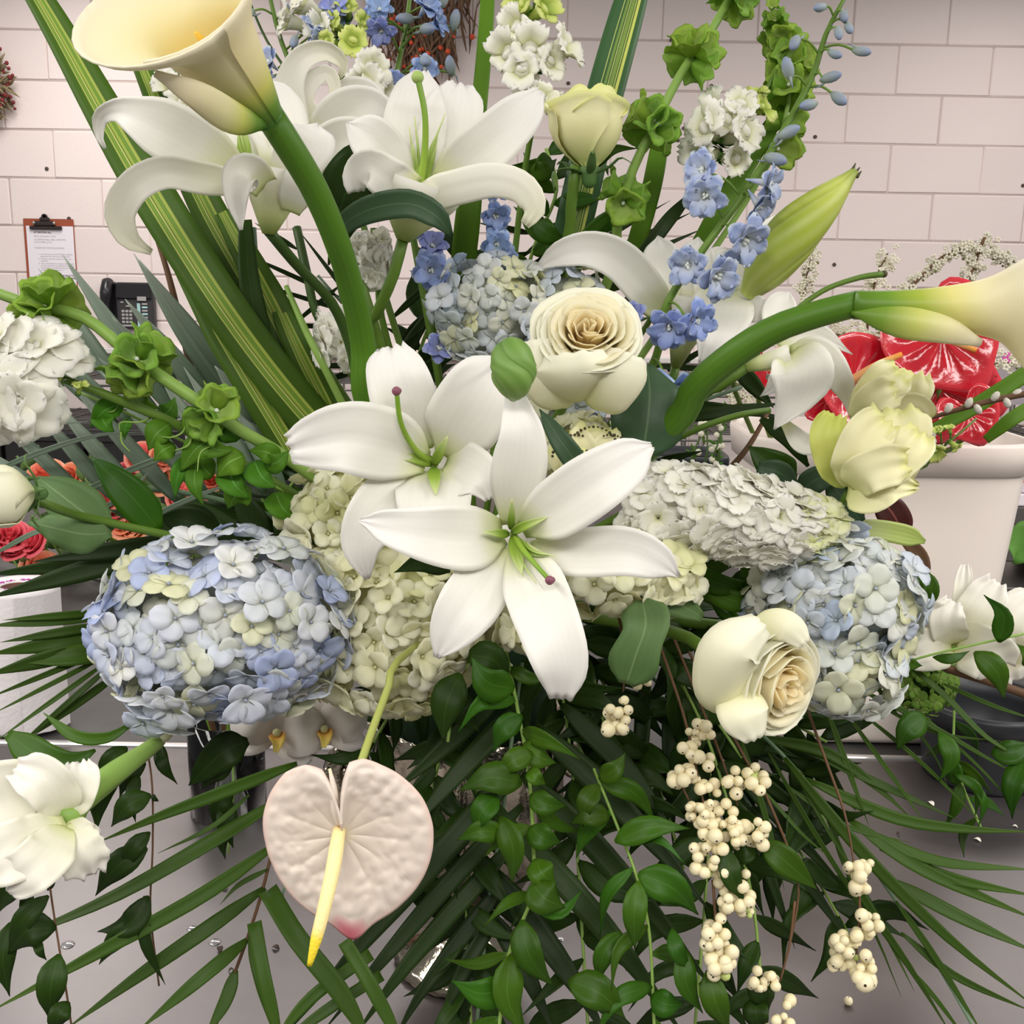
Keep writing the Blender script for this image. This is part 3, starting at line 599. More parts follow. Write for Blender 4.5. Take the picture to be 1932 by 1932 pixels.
# ------------------------------------------------------------------ species builders
def stemto(parent, pts, r, m=None, foam=True, name='stem', n=8):
    """a stem through (x,y,d) pixel points, continued to the floral foam"""
    q = MB(); P = [W(*p) for p in pts]
    if foam: P += [P[-1].lerp(FOAM, .5) , FOAM + (P[-1] - FOAM).normalized() * .03]
    d = pts[0][2]; tube(q, P, [px(v, d) for v in r] if isinstance(r, (list, tuple)) else px(r, d), n=n); return part(name, q, m or m_stem, parent)
def lily(label, org, petals, trumpet=None, style=None, stig=None, fil=(), green=(), stem=None, group=None):
    t = thing('lily', label, 'lily', W(*org), group)
    for P in petals:
        pts, w = P[0], P[1]; kw = dict(P[2]) if len(P) > 2 else {}
        m = kw.pop('mat', m_lily); kw.setdefault('cup', .16); kw.setdefault('crease', .022); kw.setdefault('frill', .016); kw.setdefault('ruf', .02); kw.setdefault('rf', 2.5); kw.setdefault('th', .0008)
        q = MB(); blade(q, pts, w, nu=10, nv=20, rph=random.uniform(0, 6), **kw); part('petal', q, m, t)
    if trumpet:
        b, e, rads = trumpet; q = MB(); B, E = W(*b), W(*e); H = (E - B).length
        lathe(q, Matrix.Translation(B) @ frame_z(E - B), [(px(r, b[2]), H * i / (len(rads) - 1)) for i, r in enumerate(rads)], 24, wob=lambda a, u: (1 + .07 * cos(3 * a) * u, 0)); part('trumpet', q, m_lilyback, t)
    if style:
        q = MB(); ptube(q, style[0], style[1], n=8); sp = part('style', q, m_style, t)
        c = W(*style[0][-1]); q = MB(); ball(q, c, px(style[2], style[0][-1][2]), 10, 7)
        for k in range(3):
            ball(q, c + DV(cos(k * 2.1), .2, sin(k * 2.1)) * px(style[2] * .5, .75), px(style[2] * .7, .75), 8, 5)
        part('stigma', q, stig or m_stigma, sp)
    for pts in fil:
        q = MB(); ptube(q, pts, [3.2, 2.6, 1.2], n=6); part('filament', q, m_throat, t)
    for pts, w in green:
        q = MB(); blade(q, pts, w, 'lance', cup=.5, nv=8, nu=4, th=.001); part('nectary', q, m_throat, t)
    if stem: stemto(t, *stem)
    return t
def grid_part(nm, fn, nu, nv, m, parent, th=.0008, closed=False):
    """thin shell over fn(u,v) in room points"""
    k = nu + 1; P = [[fn(j / nu, i / nv) for j in range(k)] for i in range(nv + 1)]
    top = []; bot = []; uvs = []
    for i in range(nv + 1):
        for j in range(k):
            du = P[i][min(j+1, nu)] - P[i][max(j-1, 0)]; dv = P[min(i+1, nv)][j] - P[max(i-1, 0)][j]
            n_ = du.cross(dv); n_ = n_.normalized() if n_.length > 1e-12 else Vector((0, 0, 1))
            top.append(P[i][j] + n_ * th / 2); bot.append(P[i][j] - n_ * th / 2); uvs.append((j / nu, i / nv))
    n = len(top); F = []; mi = []
    for i in range(nv):
        for j in range(nu):
            a, b, c, d = i*k+j, i*k+j+1, (i+1)*k+j+1, (i+1)*k+j; F += [(a, b, c, d), (n+d, n+c, n+b, n+a)]; mi += [0, 1]
        for a, d in ((i*k, (i+1)*k), (i*k+nu, (i+1)*k+nu)): F.append((a, d, n+d, n+a)); mi.append(0)
    for j in range(nu):
        for a in (j, nv*k+j): F.append((a, a+1, n+a+1, n+a)); mi.append(0)
    q = MB(); q.v = top + bot; q.f = F; q.uv = uvs + uvs; q.mi = mi if isinstance(m, (list, tuple)) and len(m) > 1 else [0] * len(F)
    return part(nm, q, m, parent)
def sstep(a, b, x):
    x = min(max((x - a) / (b - a), 0), 1); return x * x * (3 - 2 * x)
def calla(label, base, mouth, r0, R, tip, flare, stempts, stemr, side, hvar=.45, overlap=.7, start=0, pw=1.4, rollback=.25):
    B, E = W(*base), W(*mouth); H = (E - B).length; z = (E - B).normalized()
    tv = Vector(tip) - z * Vector(tip).dot(z); tv.normalize(); sv = z.cross(tv); d = base[2]; r0, R = px(r0, d) * .96, px(R, d)
    t = thing('calla_lily', label, 'calla lily', B)
    def fn(u, v):
        th = start + u * (2 * pi + overlap); k = .5 + .5 * cos(th)
        hh = H * (1 - hvar + 2 * hvar * k * k); r = r0 + (R - r0) * v ** pw; r *= 1 + .10 * u
        fl = sstep(.62, 1, v) ** 1.6 * (flare * (.35 + .65 * k)); r += R * fl
        zz = hh * v - H * rollback * fl * .5
        return B + z * zz + (tv * cos(th) + sv * sin(th)) * r
    grid_part('spathe', fn, 40, 22, [m_calla, m_callain], t, th=.0016)
    q = MB(); tube(q, [B + z * H * .1, B + z * H * .45 + tv * R * .06, B + z * H * .72 + tv * R * .1], [r0 * .5, R * .15, R * .13, R * .04], 10, 10); part('spadix', q, m_spadix, t)
    stemto(t, stempts, stemr, m_callastem, n=14); return t
def local_mb(fn): q = MB(); fn(q); return q
def rose(label, c, R_px, Hrel, axis, layers, mats, seed=1, sepals=5, stem=None, spin=0.0, nm='rose', cat='rose', ruf=.0, tuck=True):
    """layers inner to outer: (count, radius, height, half-angle deg, lean, curl)"""
    rnd = random.Random(seed); R = px(R_px, c[2]); H = R * Hrel; M = Matrix.Translation(W(*c)) @ frame_z(axis, spin)
    M = M @ Matrix.Translation((0, 0, -H * .55))
    t = thing(nm, label, cat, M.translation.copy()); tot = len(layers)
    for li, (n, rr, hh, hw, lean, curl) in enumerate(layers):
        off = rnd.uniform(0, 6.28)
        for k in range(n):
            a0 = off + 2 * pi * k / n + rnd.uniform(-.15, .15); hwr = radians(hw) * rnd.uniform(.85, 1.2); h_ = H * hh * rnd.uniform(.92, 1.05); r_ = R * rr * rnd.uniform(.92, 1.08); skew = rnd.uniform(-.06, .06); cu = curl * rnd.uniform(.7, 1.3); ph = rnd.uniform(0, 6.28)
            def fn(u, v):
                s = 2 * u - 1; a = a0 + s * hwr * (.5 + .5 * min(1, v * 1.8)); rad = r_ * (.08 + .92 * sin(min(v / .62, 1) * pi / 2) ** .9) + lean * R * max(0, v - .4) ** 1.4 + (.05 + skew) * R * s
                zz = h_ * v * (1 - .13 * abs(s) ** 3 * sstep(.4, 1, v)); c_ = sstep(.72, 1, v) ** 2
                rad += cu * R * c_ * (1 - .3 * abs(s)); zz -= cu * H * .45 * c_
                if ruf: zz += ruf * H * sin(s * 7 + ph) * v ** 3; rad += ruf * R * cos(s * 9 + ph) * v ** 3
                else: zz += .035 * H * sin(s * 4 + ph) * v ** 3; rad += .02 * R * sin(s * 6 + ph * 2) * v ** 4
                return M @ Vector((rad * cos(a), rad * sin(a), zz))
            grid_part('petal', fn, 10, 9, mats[min(int(li / tot * len(mats)), len(mats) - 1)], t, th=.0007)
    for k in range(sepals):
        a = 2 * pi * k / sepals + .3; q = MB(); o = Vector((cos(a), sin(a), 0))
        ribbon(q, [M @ (o * R * .12 + Vector((0, 0, -.05 * H))), M @ (o * R * .55 + Vector((0, 0, .02 * H))), M @ (o * R * (.95 + .1 * sin(k)) + Vector((0, 0, (.10 + .12 * sin(k * 2.3)) * H))), M @ (o * R * (1.1 + .2 * sin(k * 1.7)) + Vector((0, 0, (-.02 + .25 * sin(k * 2.3)) * H)))], R * .26, 'lance', nu=2, nv=8, th=.0008, face=M.translation + M.to_3x3() @ Vector((0, 0, 3)))
        part('sepal', q, m_sepal, t)
    if sepals:
        q = MB(); lathe(q, M, [(R * .1, -.22 * H), (R * .2, -.16 * H), (R * .22, -.05 * H), (R * .3, .03 * H), (R * .2, .06 * H)], 12); part('hip', q, m_sepal, t)
    if stem: stemto(t, *stem)
    return t
# --- small florets made once in local space, +Z faces outward
def petals_local(q, n, rad, w, prof, lift=.15, cup=.15, nu=3, nv=5, r0=.05, jit=.0, ruf=0, droop=0.0, th=.012, rnd=random, z0=0, a0=0, frill=0):
    for k in range(n):
        a = a0 + 2 * pi * k / n + rnd.uniform(-jit, jit); o = Vector((cos(a), sin(a), 0)); L_ = rad * rnd.uniform(1 - jit * .4, 1 + jit * .4); lf = lift + rnd.uniform(-jit, jit) * .5
        ribbon(q, [o * r0 + Vector((0, 0, z0)), o * (L_ * .5) + Vector((0, 0, z0 + lf * L_ * .7)), o * L_ + Vector((0, 0, z0 + (lf - droop) * L_))], w, prof, cup=cup, nu=nu, nv=nv, th=th, face=(0, 0, 1) if abs(lf) < 1.2 else tuple(-o), ruf=ruf, rf=2, rph=rnd.uniform(0, 6), frill=frill)
ROUND = [.3, .75, 1, 1.02, .85, .35]
def floret_mesh(nm, mats, seed, up=.22):
    rnd = random.Random(seed); q = MB(); petals_local(q, 4, 1.0, .98, ROUND, lift=rnd.uniform(up - .22, up), cup=rnd.uniform(.05, .3), jit=.16, rnd=rnd, droop=rnd.uniform(0, .15))
    ball(q, (0, 0, .06), .085, 7, 5, mi=1); return q.mesh(nm, mats)
def stock_mesh(nm, m, seed):
    rnd = random.Random(seed); q = MB()
    petals_local(q, 4, 1.0, 1.25, [.3, .8, 1, 1.08, 1.02, .75], lift=.12, cup=.12, jit=.15, rnd=rnd, droop=.2, nu=6, nv=6, frill=.04); petals_local(q, 4, .7, .8, [.4, .85, 1, 1.05, .95, .6], lift=.38, cup=.2, jit=.2, rnd=rnd, z0=.05, a0=.7, nu=6, nv=5, frill=.05)
    return q.mesh(nm, m)
def snap_mesh(nm, mats, seed, calyx=True):
    rnd = random.Random(seed); q = MB()
    lathe(q, Matrix(), [(.16, -1.1), (.26, -.9), (.3, -.4), (.4, -.05), (.5, .1)], 10, v0=.1, v1=.5)
    for a, l, lf in ((1.1, 1.0, .55), (2.05, 1.0, .55), (-.5, .85, -.1), (-1.57, .9, -.2), (-2.64, .85, -.1)):
        o = Vector((cos(a), sin(a), 0)); ribbon(q, [o * .25 + Vector((0, 0, .0)), o * .6 + Vector((0, 0, .3 + lf * .3)), o * l + Vector((0, 0, .25 + lf * .5))], .95, [.5, .85, 1.05, 1, .7], cup=.2, nu=6, nv=6, th=.015, face=(0, 0, 1), ruf=.04, rf=2, rph=rnd.uniform(0, 6), frill=.07)
    ball(q, (0, -.1, .12), (.3, .2, .16), 8, 5)
    if calyx:
        for k in range(5):
            a = 2 * pi * k / 5; o = Vector((cos(a), sin(a), 0)); ribbon(q, [o * .05 + Vector((0, 0, -1.25)), o * .3 + Vector((0, 0, -1.05)), o * .42 + Vector((0, 0, -.6))], .3, 'lance', nu=2, nv=4, th=.02, face=tuple(o), mi=1)
    return q.mesh(nm, mats)
def delph_mesh(nm, mats, seed):
    rnd = random.Random(seed); q = MB()
    petals_local(q, 5, 1.0, .78, [.35, .7, .95, 1, .8, .25], lift=rnd.uniform(.35, .6), cup=.25, jit=.2, rnd=rnd, droop=rnd.uniform(-.1, .25), ruf=.04); petals_local(q, 5, .85, .7, [.35, .7, .95, 1, .8, .25], lift=rnd.uniform(.55, .8), cup=.3, jit=.2, rnd=rnd, a0=.6, z0=.05, ruf=.05)
    for k in range(4): ball(q, (rnd.uniform(-.12, .12), rnd.uniform(-.12, .12), .22), (.1, .07, .13), 6, 5, mi=1)
    tube(q, [Vector((0, 0, .1)), Vector((0, .1, -.3)), Vector((0, .25, -.85))], [.2, .13, .04], 7, 6); return q.mesh(nm, mats)
def dbud_mesh(nm, m, seed):
    q = MB(); lathe(q, Matrix(), [(.05, -1.0), (.2, -.85), (.42, -.45), (.5, 0), (.45, .45), (.28, .8), (.1, .98)], 10, wob=lambda a, u: (1 + .08 * cos(5 * a + seed) * u, 0)); tube(q, [Vector((0, .2, -.5)), Vector((0, .45, -1.0)), Vector((0, .5, -1.5))], [.14, .1, .03], 6, 5); return q.mesh(nm, m)
def bell_mesh(nm, m, seed):
    rnd = random.Random(seed); q = MB(); ph = rnd.uniform(0, 6)
    pr = [(.08, 0), (.26, .14), (.48, .42), (.62, .72), (.78, .98), (.96, 1.08), (.92, 1.03), (.74, .93), (.57, .68), (.43, .38), (.16, .12)]
    lathe(q, Matrix(), pr, 30, wob=lambda a, u: (1 + .10 * cos(5 * a + ph) * u * (1 - u) * 4 + .05 * sin(8 * a + ph) * (u > .25) * (u < .8), .10 * sin(5 * a + ph + .5) * (u > .3) * (u < .75) + .07 * sin(7 * a + 2 * ph) * (u > .3) * (u < .75)))
    ball(q, (0, 0, .28), .11, 7, 5, mi=1); return q.mesh(nm, [m, m_bee])
HFB = [floret_mesh('floret', [m_hblue, m_eye], s) for s in range(6)]; HFP = [floret_mesh('floret', [m_hpale, m_eye], s + 20) for s in range(6)]; HFW = [floret_mesh('floret', [m_hwhite, m_eyey], s + 40, .62) for s in range(8)]
STK = [stock_mesh('floret', m_stock, s) for s in range(4)]; STKG = [stock_mesh('floret', m_stockg, s + 9) for s in range(3)]
SNP = [snap_mesh('floret', [m_snap, m_calyx], s) for s in range(4)]; SNPG = [snap_mesh('floret', [m_snapg, m_calyx], s + 9) for s in range(3)]
DLF = [delph_mesh('floret', [m_delph, m_bee], s) for s in range(4)]; DLP = [delph_mesh('floret', [m_delphp, m_bee], s + 7) for s in range(4)]; DBD = [dbud_mesh('bud', m_dbud, s) for s in range(3)]
BEL = [bell_mesh('bell', m_bell, s) for s in range(5)]
def hydrangea(label, ells, n, fpx, meshes, mcore, stem=None, group=None, jit=.5):
    """ells: (x, y, d, rx px, ry px, rz px)"""
    cs = [(W(e[0], e[1], e[2]), px(e[3], e[2]), px(e[4], e[2]), px(e[5], e[2])) for e in ells]
    t = thing('hydrangea', label, 'hydrangea', cs[0][0]); fs = px(fpx / 2, ells[0][2])
    B3 = Matrix((RIGHT, UPV, BACK)).transposed()
    for c, rx, ry, rz in cs:
        q = MB(); ball(q, c, (rx * .8, ry * .8, rz * .8), 18, 12, B3.to_4x4()); part('flower_core', q, mcore, t)
    tot = sum(e[3] * e[4] for e in ells)
    for (c, rx, ry, rz), e in zip(cs, ells):
        m = int(n * e[3] * e[4] / tot); ga = pi * (3 - sqrt(5)); off = random.uniform(0, 6)
        for i in range(m):
            zz = 1 - 1.35 * (i + .5) / m     # cover the front and flanks, leave the hidden back
            r = sqrt(max(0, 1 - zz * zz)); a = i * ga + off; nx, ny, nz = r * cos(a), r * sin(a), zz
            p = c + RIGHT * nx * rx + UPV * ny * ry + BACK * nz * rz
            if any(o is not c and (((p - o).dot(RIGHT) / ox) ** 2 + ((p - o).dot(UPV) / oy) ** 2 + ((p - o).dot(BACK) / oz) ** 2) < .72 for o, ox, oy, oz in cs): continue
            nn = (RIGHT * nx / rx + UPV * ny / ry + BACK * nz / rz).normalized()
            nn = (nn + Vector((random.uniform(-jit, jit), random.uniform(-jit, jit), random.uniform(-jit, jit)))).normalized()
            put('floret', random.choice(meshes), t, p + nn * fs * random.uniform(-.5, .4), nn, fs * random.uniform(.8, 1.15), random.uniform(0, 6.28))
    if stem: stemto(t, *stem)
    return t
def stalk_points(pts, n): return crv([W(*p) for p in pts], n)
def spike(nm, cat, label, pts, rstem, items, stem_m=None, foam=True, group=None):
    """a flower spike: stem along pts; items: (meshes, name, x, y, d, (dir r,u,t), size px[, spin])"""
    t = thing(nm, label, cat, W(*pts[0]), group); stemto(t, pts, rstem, stem_m, foam)
    C = crv([W(*p) for p in pts], 60)
    for it in items:
        ms, name, x, y, d, dv, sz = it[:7]; p = W(x, y, d); s = px(sz / 2, d); z = DV(*dv)
        put(name, random.choice(ms), t, p, z, s, it[7] if len(it) > 7 else random.uniform(0, 6.28))
        if name in ('floret', 'bud') and len(it) < 9:
            near = min(C, key=lambda c: (c - p).length); tail = p - z * s * .6
            if (near - tail).length > .006:
                q = MB(); tube(q, [near, near.lerp(tail, .5) + Vector((0, 0, .004)), tail], .0011, 6, 6); part('pedicel', q, stem_m or m_stem, t)
    return t
def leafpart(parent, pts, w, m, prof='leaf', nm='leaf', **kw):
    kw.setdefault('cup', .12); q = MB(); blade(q, pts, w, prof, **kw); return part(nm, q, m, parent)
def heart(parent, nm, c, tip, sidev, R, m, bowl=.12, vein=.015, tipk=1.25, sinus=.25, nr=9, na=44, fold=0.0, curl=0.0):
    """heart-shaped spathe: c centre (room), tip direction, side direction"""
    tip = tip.normalized(); sidev = (sidev - tip * sidev.dot(tip)).normalized(); nn = sidev.cross(tip)
    if nn.dot(BACK) < 0 and fold >= 0: nn = -nn
    def fn(u, v):
        a = (u * 2 - 1) * pi; aa = abs(a)
        r = 1.0 + (tipk - 1) * exp(-(aa / .35) ** 2) ; r *= 1 - (1 - sinus) * sstep(2.35, 3.14, aa) ** 1.5; r *= .92 + .12 * sstep(1.2, 2.2, aa) * (1 - sstep(2.3, 3.1, aa))
        rr = v * r * R; s = sin(a); z = bowl * R * (v * r) ** 2 - fold * R * v * r * abs(s) + vein * R * (cos(a * 11) * .6 * v * (1 - v) * 4 + .5 * sin(v * 13) * sin(a * 11 + 1) * v)
        z -= curl * R * max(0, cos(a)) * (v * r) ** 3
        return c + tip * cos(a) * rr + sidev * s * rr + nn * z
    return grid_part(nm, fn, na, nr, m, parent, th=.001)
# ------------------------------------------------------------------ the big lilies
lily('white lily facing forward at the centre, petals spread like a star below a green bud', (963, 1003, .79), [
    ([(978, 1030, .775), (1013, 1120, .742), (1043, 1200, .728), (1060, 1262, .728), (1058, 1318, .74)], 122, dict(prof=[.3, .7, .95, 1, .97, .9, .7, .35], cup=.2)),
    ([(950, 1030, .78), (915, 1095, .757), (878, 1150, .747), (848, 1195, .747), (824, 1240, .755)], 114, dict(prof=[.3, .7, .95, 1, 1, .85, .55, .1])),
    ([(948, 1005, .78), (895, 1015, .757), (820, 1010, .745), (745, 997, .745), (678, 982, .755)], 122, dict(prof=[.4, .8, 1, .98, .85, .66, .45, .08], ruf=.03)),
    ([(1000, 1035, .785), (1090, 1042, .762), (1180, 1040, .755), (1240, 1060, .757), (1280, 1087, .765)], 94, dict(prof=[.3, .7, .95, 1, 1, .9, .65, .08])),
    ([(985, 1000, .775), (1050, 960, .745), (1120, 912, .735), (1185, 870, .738), (1230, 842, .748)], 118, dict(prof=[.3, .65, .92, 1, 1, .9, .68, .12], ruf=.025)),
    ([(962, 990, .785), (975, 910, .762), (985, 830, .75), (978, 780, .752), (968, 736, .76)], 104, dict(prof=[.3, .6, .88, 1, .95, .75, .5, .3], cup=.25))],
    style=([(968, 1008, .782), (985, 1035, .76), (1010, 1065, .742), (1037, 1095, .73)], [7.5, 6.5, 5, 4.5], 9),
    fil=[[(970, 1008, .78), (985, 1060, .755), (1012, 1100, .74)], [(968, 1008, .78), (975, 1055, .76), (988, 1088, .748)], [(972, 1010, .78), (1005, 1040, .76), (1045, 1048, .75)], [(966, 1000, .78), (968, 972, .765), (966, 948, .76)]],
    green=[([(965, 1005, .776), (990, 992, .762), (1035, 975, .752)], 18), ([(960, 1008, .776), (940, 1006, .764), (912, 1004, .756)], 17), ([(968, 1010, .776), (975, 1045, .762), (985, 1085, .748)], 26), ([(963, 998, .778), (965, 975, .766), (966, 940, .756)], 14), ([(972, 1012, .777), (1000, 1040, .765), (1040, 1048, .752)], 16)],
    trumpet=((975, 1060, .93), (966, 1008, .795), [9, 16, 26, 38]), stem=([(975, 1060, .93), (970, 1090, .99)], 9))
lily('white lily with a dark purple stigma left of the centre, partly behind the star-shaped lily', (818, 882, .87), [
    ([(805, 872, .85), (738, 842, .825), (658, 826, .81), (592, 836, .806), (546, 848, .812)], 142, dict(prof=[.3, .65, .92, 1, .97, .85, .66, .4], ruf=.035, rf=2, frill=.03)),
    ([(795, 852, .855), (772, 790, .835), (757, 735, .825), (745, 695, .825), (737, 655, .835)], 124, dict(prof=[.4, .75, .92, 1, 1, .93, .78, .4], ruf=.03, frill=.04)),
    ([(838, 860, .855), (868, 805, .835), (898, 758, .825), (928, 712, .825), (950, 676, .835)], 146, dict(prof=[.25, .6, .92, 1, 1, .92, .68, .2])),
    ([(842, 872, .855), (880, 888, .84), (908, 908, .832), (924, 942, .838)], 104, dict(prof=[.3, .75, 1, 1, .85, .5, .2])),
    ([(815, 890, .855), (818, 930, .835), (815, 980, .825), (800, 1030, .83)], 140, dict(prof=[.3, .7, 1, 1, .9, .7, .3])),
    ([(800, 893, .855), (752, 930, .835), (706, 975, .825), (682, 1030, .828), (694, 1092, .84)], 112, dict(prof=[.4, .8, 1, 1, .9, .72, .45, .1]))],
    style=([(822, 876, .86), (785, 850, .835), (757, 800, .815), (748, 738, .805)], [7, 6, 5, 4.5], 9),
    fil=[[(815, 872, .857), (770, 855, .84), (722, 823, .828)], [(815, 872, .857), (775, 862, .84), (733, 861, .83)], [(818, 868, .857), (792, 840, .84), (788, 805, .83)], [(818, 868, .857), (780, 835, .84), (757, 797, .83)]],
    green=[([(818, 878, .852), (832, 848, .84), (845, 822, .835)], 20), ([(818, 882, .85), (820, 905, .838), (822, 935, .828)], 24), ([(815, 878, .852), (785, 865, .842), (745, 862, .832)], 20)],
    trumpet=((840, 930, 1.0), (818, 882, .87), [9, 16, 26, 38]), stem=([(840, 930, 1.0), (850, 980, 1.03)], 9))
lily('white lily with curled-back petals under the big yellow calla, at the upper left', (480, 335, .89), [
    ([(450, 338, .88), (388, 290, .865), (322, 250, .852), (268, 224, .852), (222, 208, .862), (190, 222, .875), (187, 256, .882), (198, 280, .884)], 112, dict(prof=[.55, .9, 1, .95, .62, .34, .24, .06], cup=[.2, .2, .25, .3, .5, .8], ruf=.0, crease=.01)),
    ([(440, 345, .87), (375, 335, .85), (310, 325, .835), (255, 350, .828), (226, 400, .832), (243, 450, .84), (286, 476, .85)], 60, dict(prof=[.8, 1, 1, 1, 1, .95, .7, .2], cup=.35, mat=m_curl, ruf=.0)),
    ([(475, 335, .895), (440, 270, .90), (405, 210, .905), (372, 155, .91)], 128, dict(prof=[.5, .85, 1, 1, .9, .7, .4, .1])),
    ([(515, 325, .895), (525, 262, .90), (512, 195, .91), (490, 150, .91)], 116),
    ([(525, 345, .885), (560, 300, .87), (592, 262, .87), (600, 235, .88)], 96),
    ([(500, 352, .855), (474, 326, .838), (452, 332, .826), (446, 372, .818), (455, 434, .82)], 66, dict(prof=[.8, 1, 1, .95, .75, .45, .1], cup=[.2, .4, .6, .6, .5], crease=0)),
    ([(548, 400, .868), (562, 350, .852), (574, 318, .852), (590, 300, .86)], 60, dict(prof=[.6, 1, 1, .7, .2]))],
    style=None, fil=[[(470, 330, .89), (440, 290, .885), (408, 245, .885)], [(474, 330, .89), (462, 285, .885), (450, 240, .885)], [(472, 330, .89), (440, 300, .885), (415, 268, .885)]],
    green=[([(472, 335, .888), (462, 290, .885), (455, 225, .89)], 26)],
    trumpet=((507, 442, .88), (518, 322, .872), [12, 27, 41, 50, 58]), stem=([(507, 436, .88), (560, 500, .92), (625, 570, .96), (660, 650, .99), (690, 760, 1.02)], 11, m_stemd))
lily('white lily with its stamens-less green style upright, tallest at the top centre', (788, 365, .935), [
    ([(782, 358, .935), (778, 290, .94), (786, 210, .945), (794, 134, .955)], 118, dict(prof=[.5, .8, .97, 1, 1, .9, .68, .22])),
    ([(805, 358, .94), (836, 290, .945), (855, 220, .95), (868, 158, .96)], 112, dict(prof=[.5, .8, 1, 1, 1, .97, .85, .45], frill=.03)),
    ([(835, 352, .93), (890, 300, .915), (945, 252, .912), (990, 208, .917), (1020, 172, .925)], 100, dict(prof=[.6, .9, 1, 1, .95, .85, .62, .2])),
    ([(790, 374, .915), (860, 354, .895), (930, 340, .885), (985, 355, .885), (1008, 395, .89), (990, 424, .895)], 66, dict(prof=[.7, 1, 1, 1, .95, .9, .75, .3], cup=-.15, mat=m_curl, ruf=0)),
    ([(772, 364, .92), (732, 337, .90), (698, 316, .895), (672, 335, .90), (672, 362, .908)], 82, dict(prof=[.9, 1, 1, .95, .85, .8, .6, .4], ruf=.08, rf=3)),
    ([(772, 352, .93), (735, 300, .92), (700, 262, .915), (655, 232, .92)], 92)],
    style=([(788, 365, .925), (800, 300, .915), (802, 220, .905), (788, 146, .90)], [9, 7, 6, 6], 12), stig=m_stigmag,
    fil=[[(782, 362, .925), (780, 300, .93), (772, 240, .93)], [(790, 362, .925), (815, 280, .93), (840, 215, .935)], [(786, 362, .925), (790, 300, .928), (782, 220, .935)]],
    green=[([(785, 366, .922), (782, 330, .925), (778, 270, .93)], 22), ([(792, 366, .922), (808, 310, .928), (826, 250, .935)], 20)],
    trumpet=((760, 454, .945), (792, 348, .935), [13, 34, 58, 76, 88]), stem=([(760, 452, .945), (742, 520, .95), (715, 585, .97), (700, 650, 1.0)], 11, m_stem))
lily('white lily with looping curled petals between the two upper lilies, set back', (598, 280, 1.02), [
    ([(568, 300, 1.01), (550, 230, 1.0), (546, 160, .99), (570, 110, .985), (615, 96, .99), (648, 122, 1.0), (640, 146, 1.005)], 66, dict(prof=[.9, 1, 1, .85, .7, .6, .45, .15], cup=.45, mat=m_curl, ruf=0)),
    ([(612, 250, 1.01), (574, 195, 1.0), (590, 152, .995), (618, 138, .995), (632, 166, 1.0), (622, 205, 1.005)], 40, dict(prof=[.9, 1, 1, .9, .8, .7, .5, .3], mat=m_curl, ruf=0)),
    ([(602, 275, 1.01), (650, 218, .995), (702, 205, .985), (738, 232, .99)], 92, dict(prof=[.6, .9, 1, 1, .9, .7, .3])),
    ([(632, 240, 1.02), (650, 188, 1.02), (690, 182, 1.015), (728, 218, 1.015)], 66),
    ([(590, 292, 1.0), (650, 265, .98), (700, 275, .972), (742, 322, .978)], 84, dict(prof=[.6, .9, 1, 1, .9, .7, .3])),
    ([(605, 285, 1.01), (562, 272, 1.0), (540, 248, 1.0)], 90)],
    trumpet=((615, 400, 1.05), (600, 295, 1.02), [12, 26, 40, 56]), stem=([(615, 398, 1.05), (640, 520, 1.06), (680, 660, 1.08)], 9))
lily('white lily behind the delphinium stem, one long petal arching over the cream rose', (1280, 570, 1.04), [
    ([(1252, 592, 1.03), (1216, 542, 1.01), (1170, 492, .995), (1112, 470, .987), (1055, 480, .985), (1014, 506, .99)], 76, dict(prof=[.55, .9, 1, 1, .95, .82, .6, .15], cup=.3, ruf=.01)),
    ([(1268, 568, 1.04), (1250, 505, 1.04), (1242, 445, 1.05)], 72), ([(1295, 570, 1.04), (1310, 500, 1.045), (1318, 448, 1.05)], 76),
    ([(1372, 545, 1.03), (1360, 592, 1.01), (1342, 640, 1.0), (1322, 686, 1.005)], 118, dict(prof=[.5, .85, 1, 1, .85, .6, .3, .08])),
    ([(1375, 570, 1.03), (1425, 582, 1.015), (1484, 590, 1.015)], 58, dict(ruf=.08, rf=4, prof=[.7, 1, 1, .8, .5, .2])),
    ([(1380, 575, 1.035), (1415, 515, 1.035), (1445, 460, 1.045), (1462, 410, 1.06)], 96), ([(1330, 580, 1.035), (1352, 520, 1.04), (1385, 470, 1.05)], 90)],
    trumpet=((1275, 690, 1.08), (1310, 560, 1.04), [10, 24, 45, 66]), stem=([(1275, 690, 1.08), (1240, 780, 1.09)], 9))
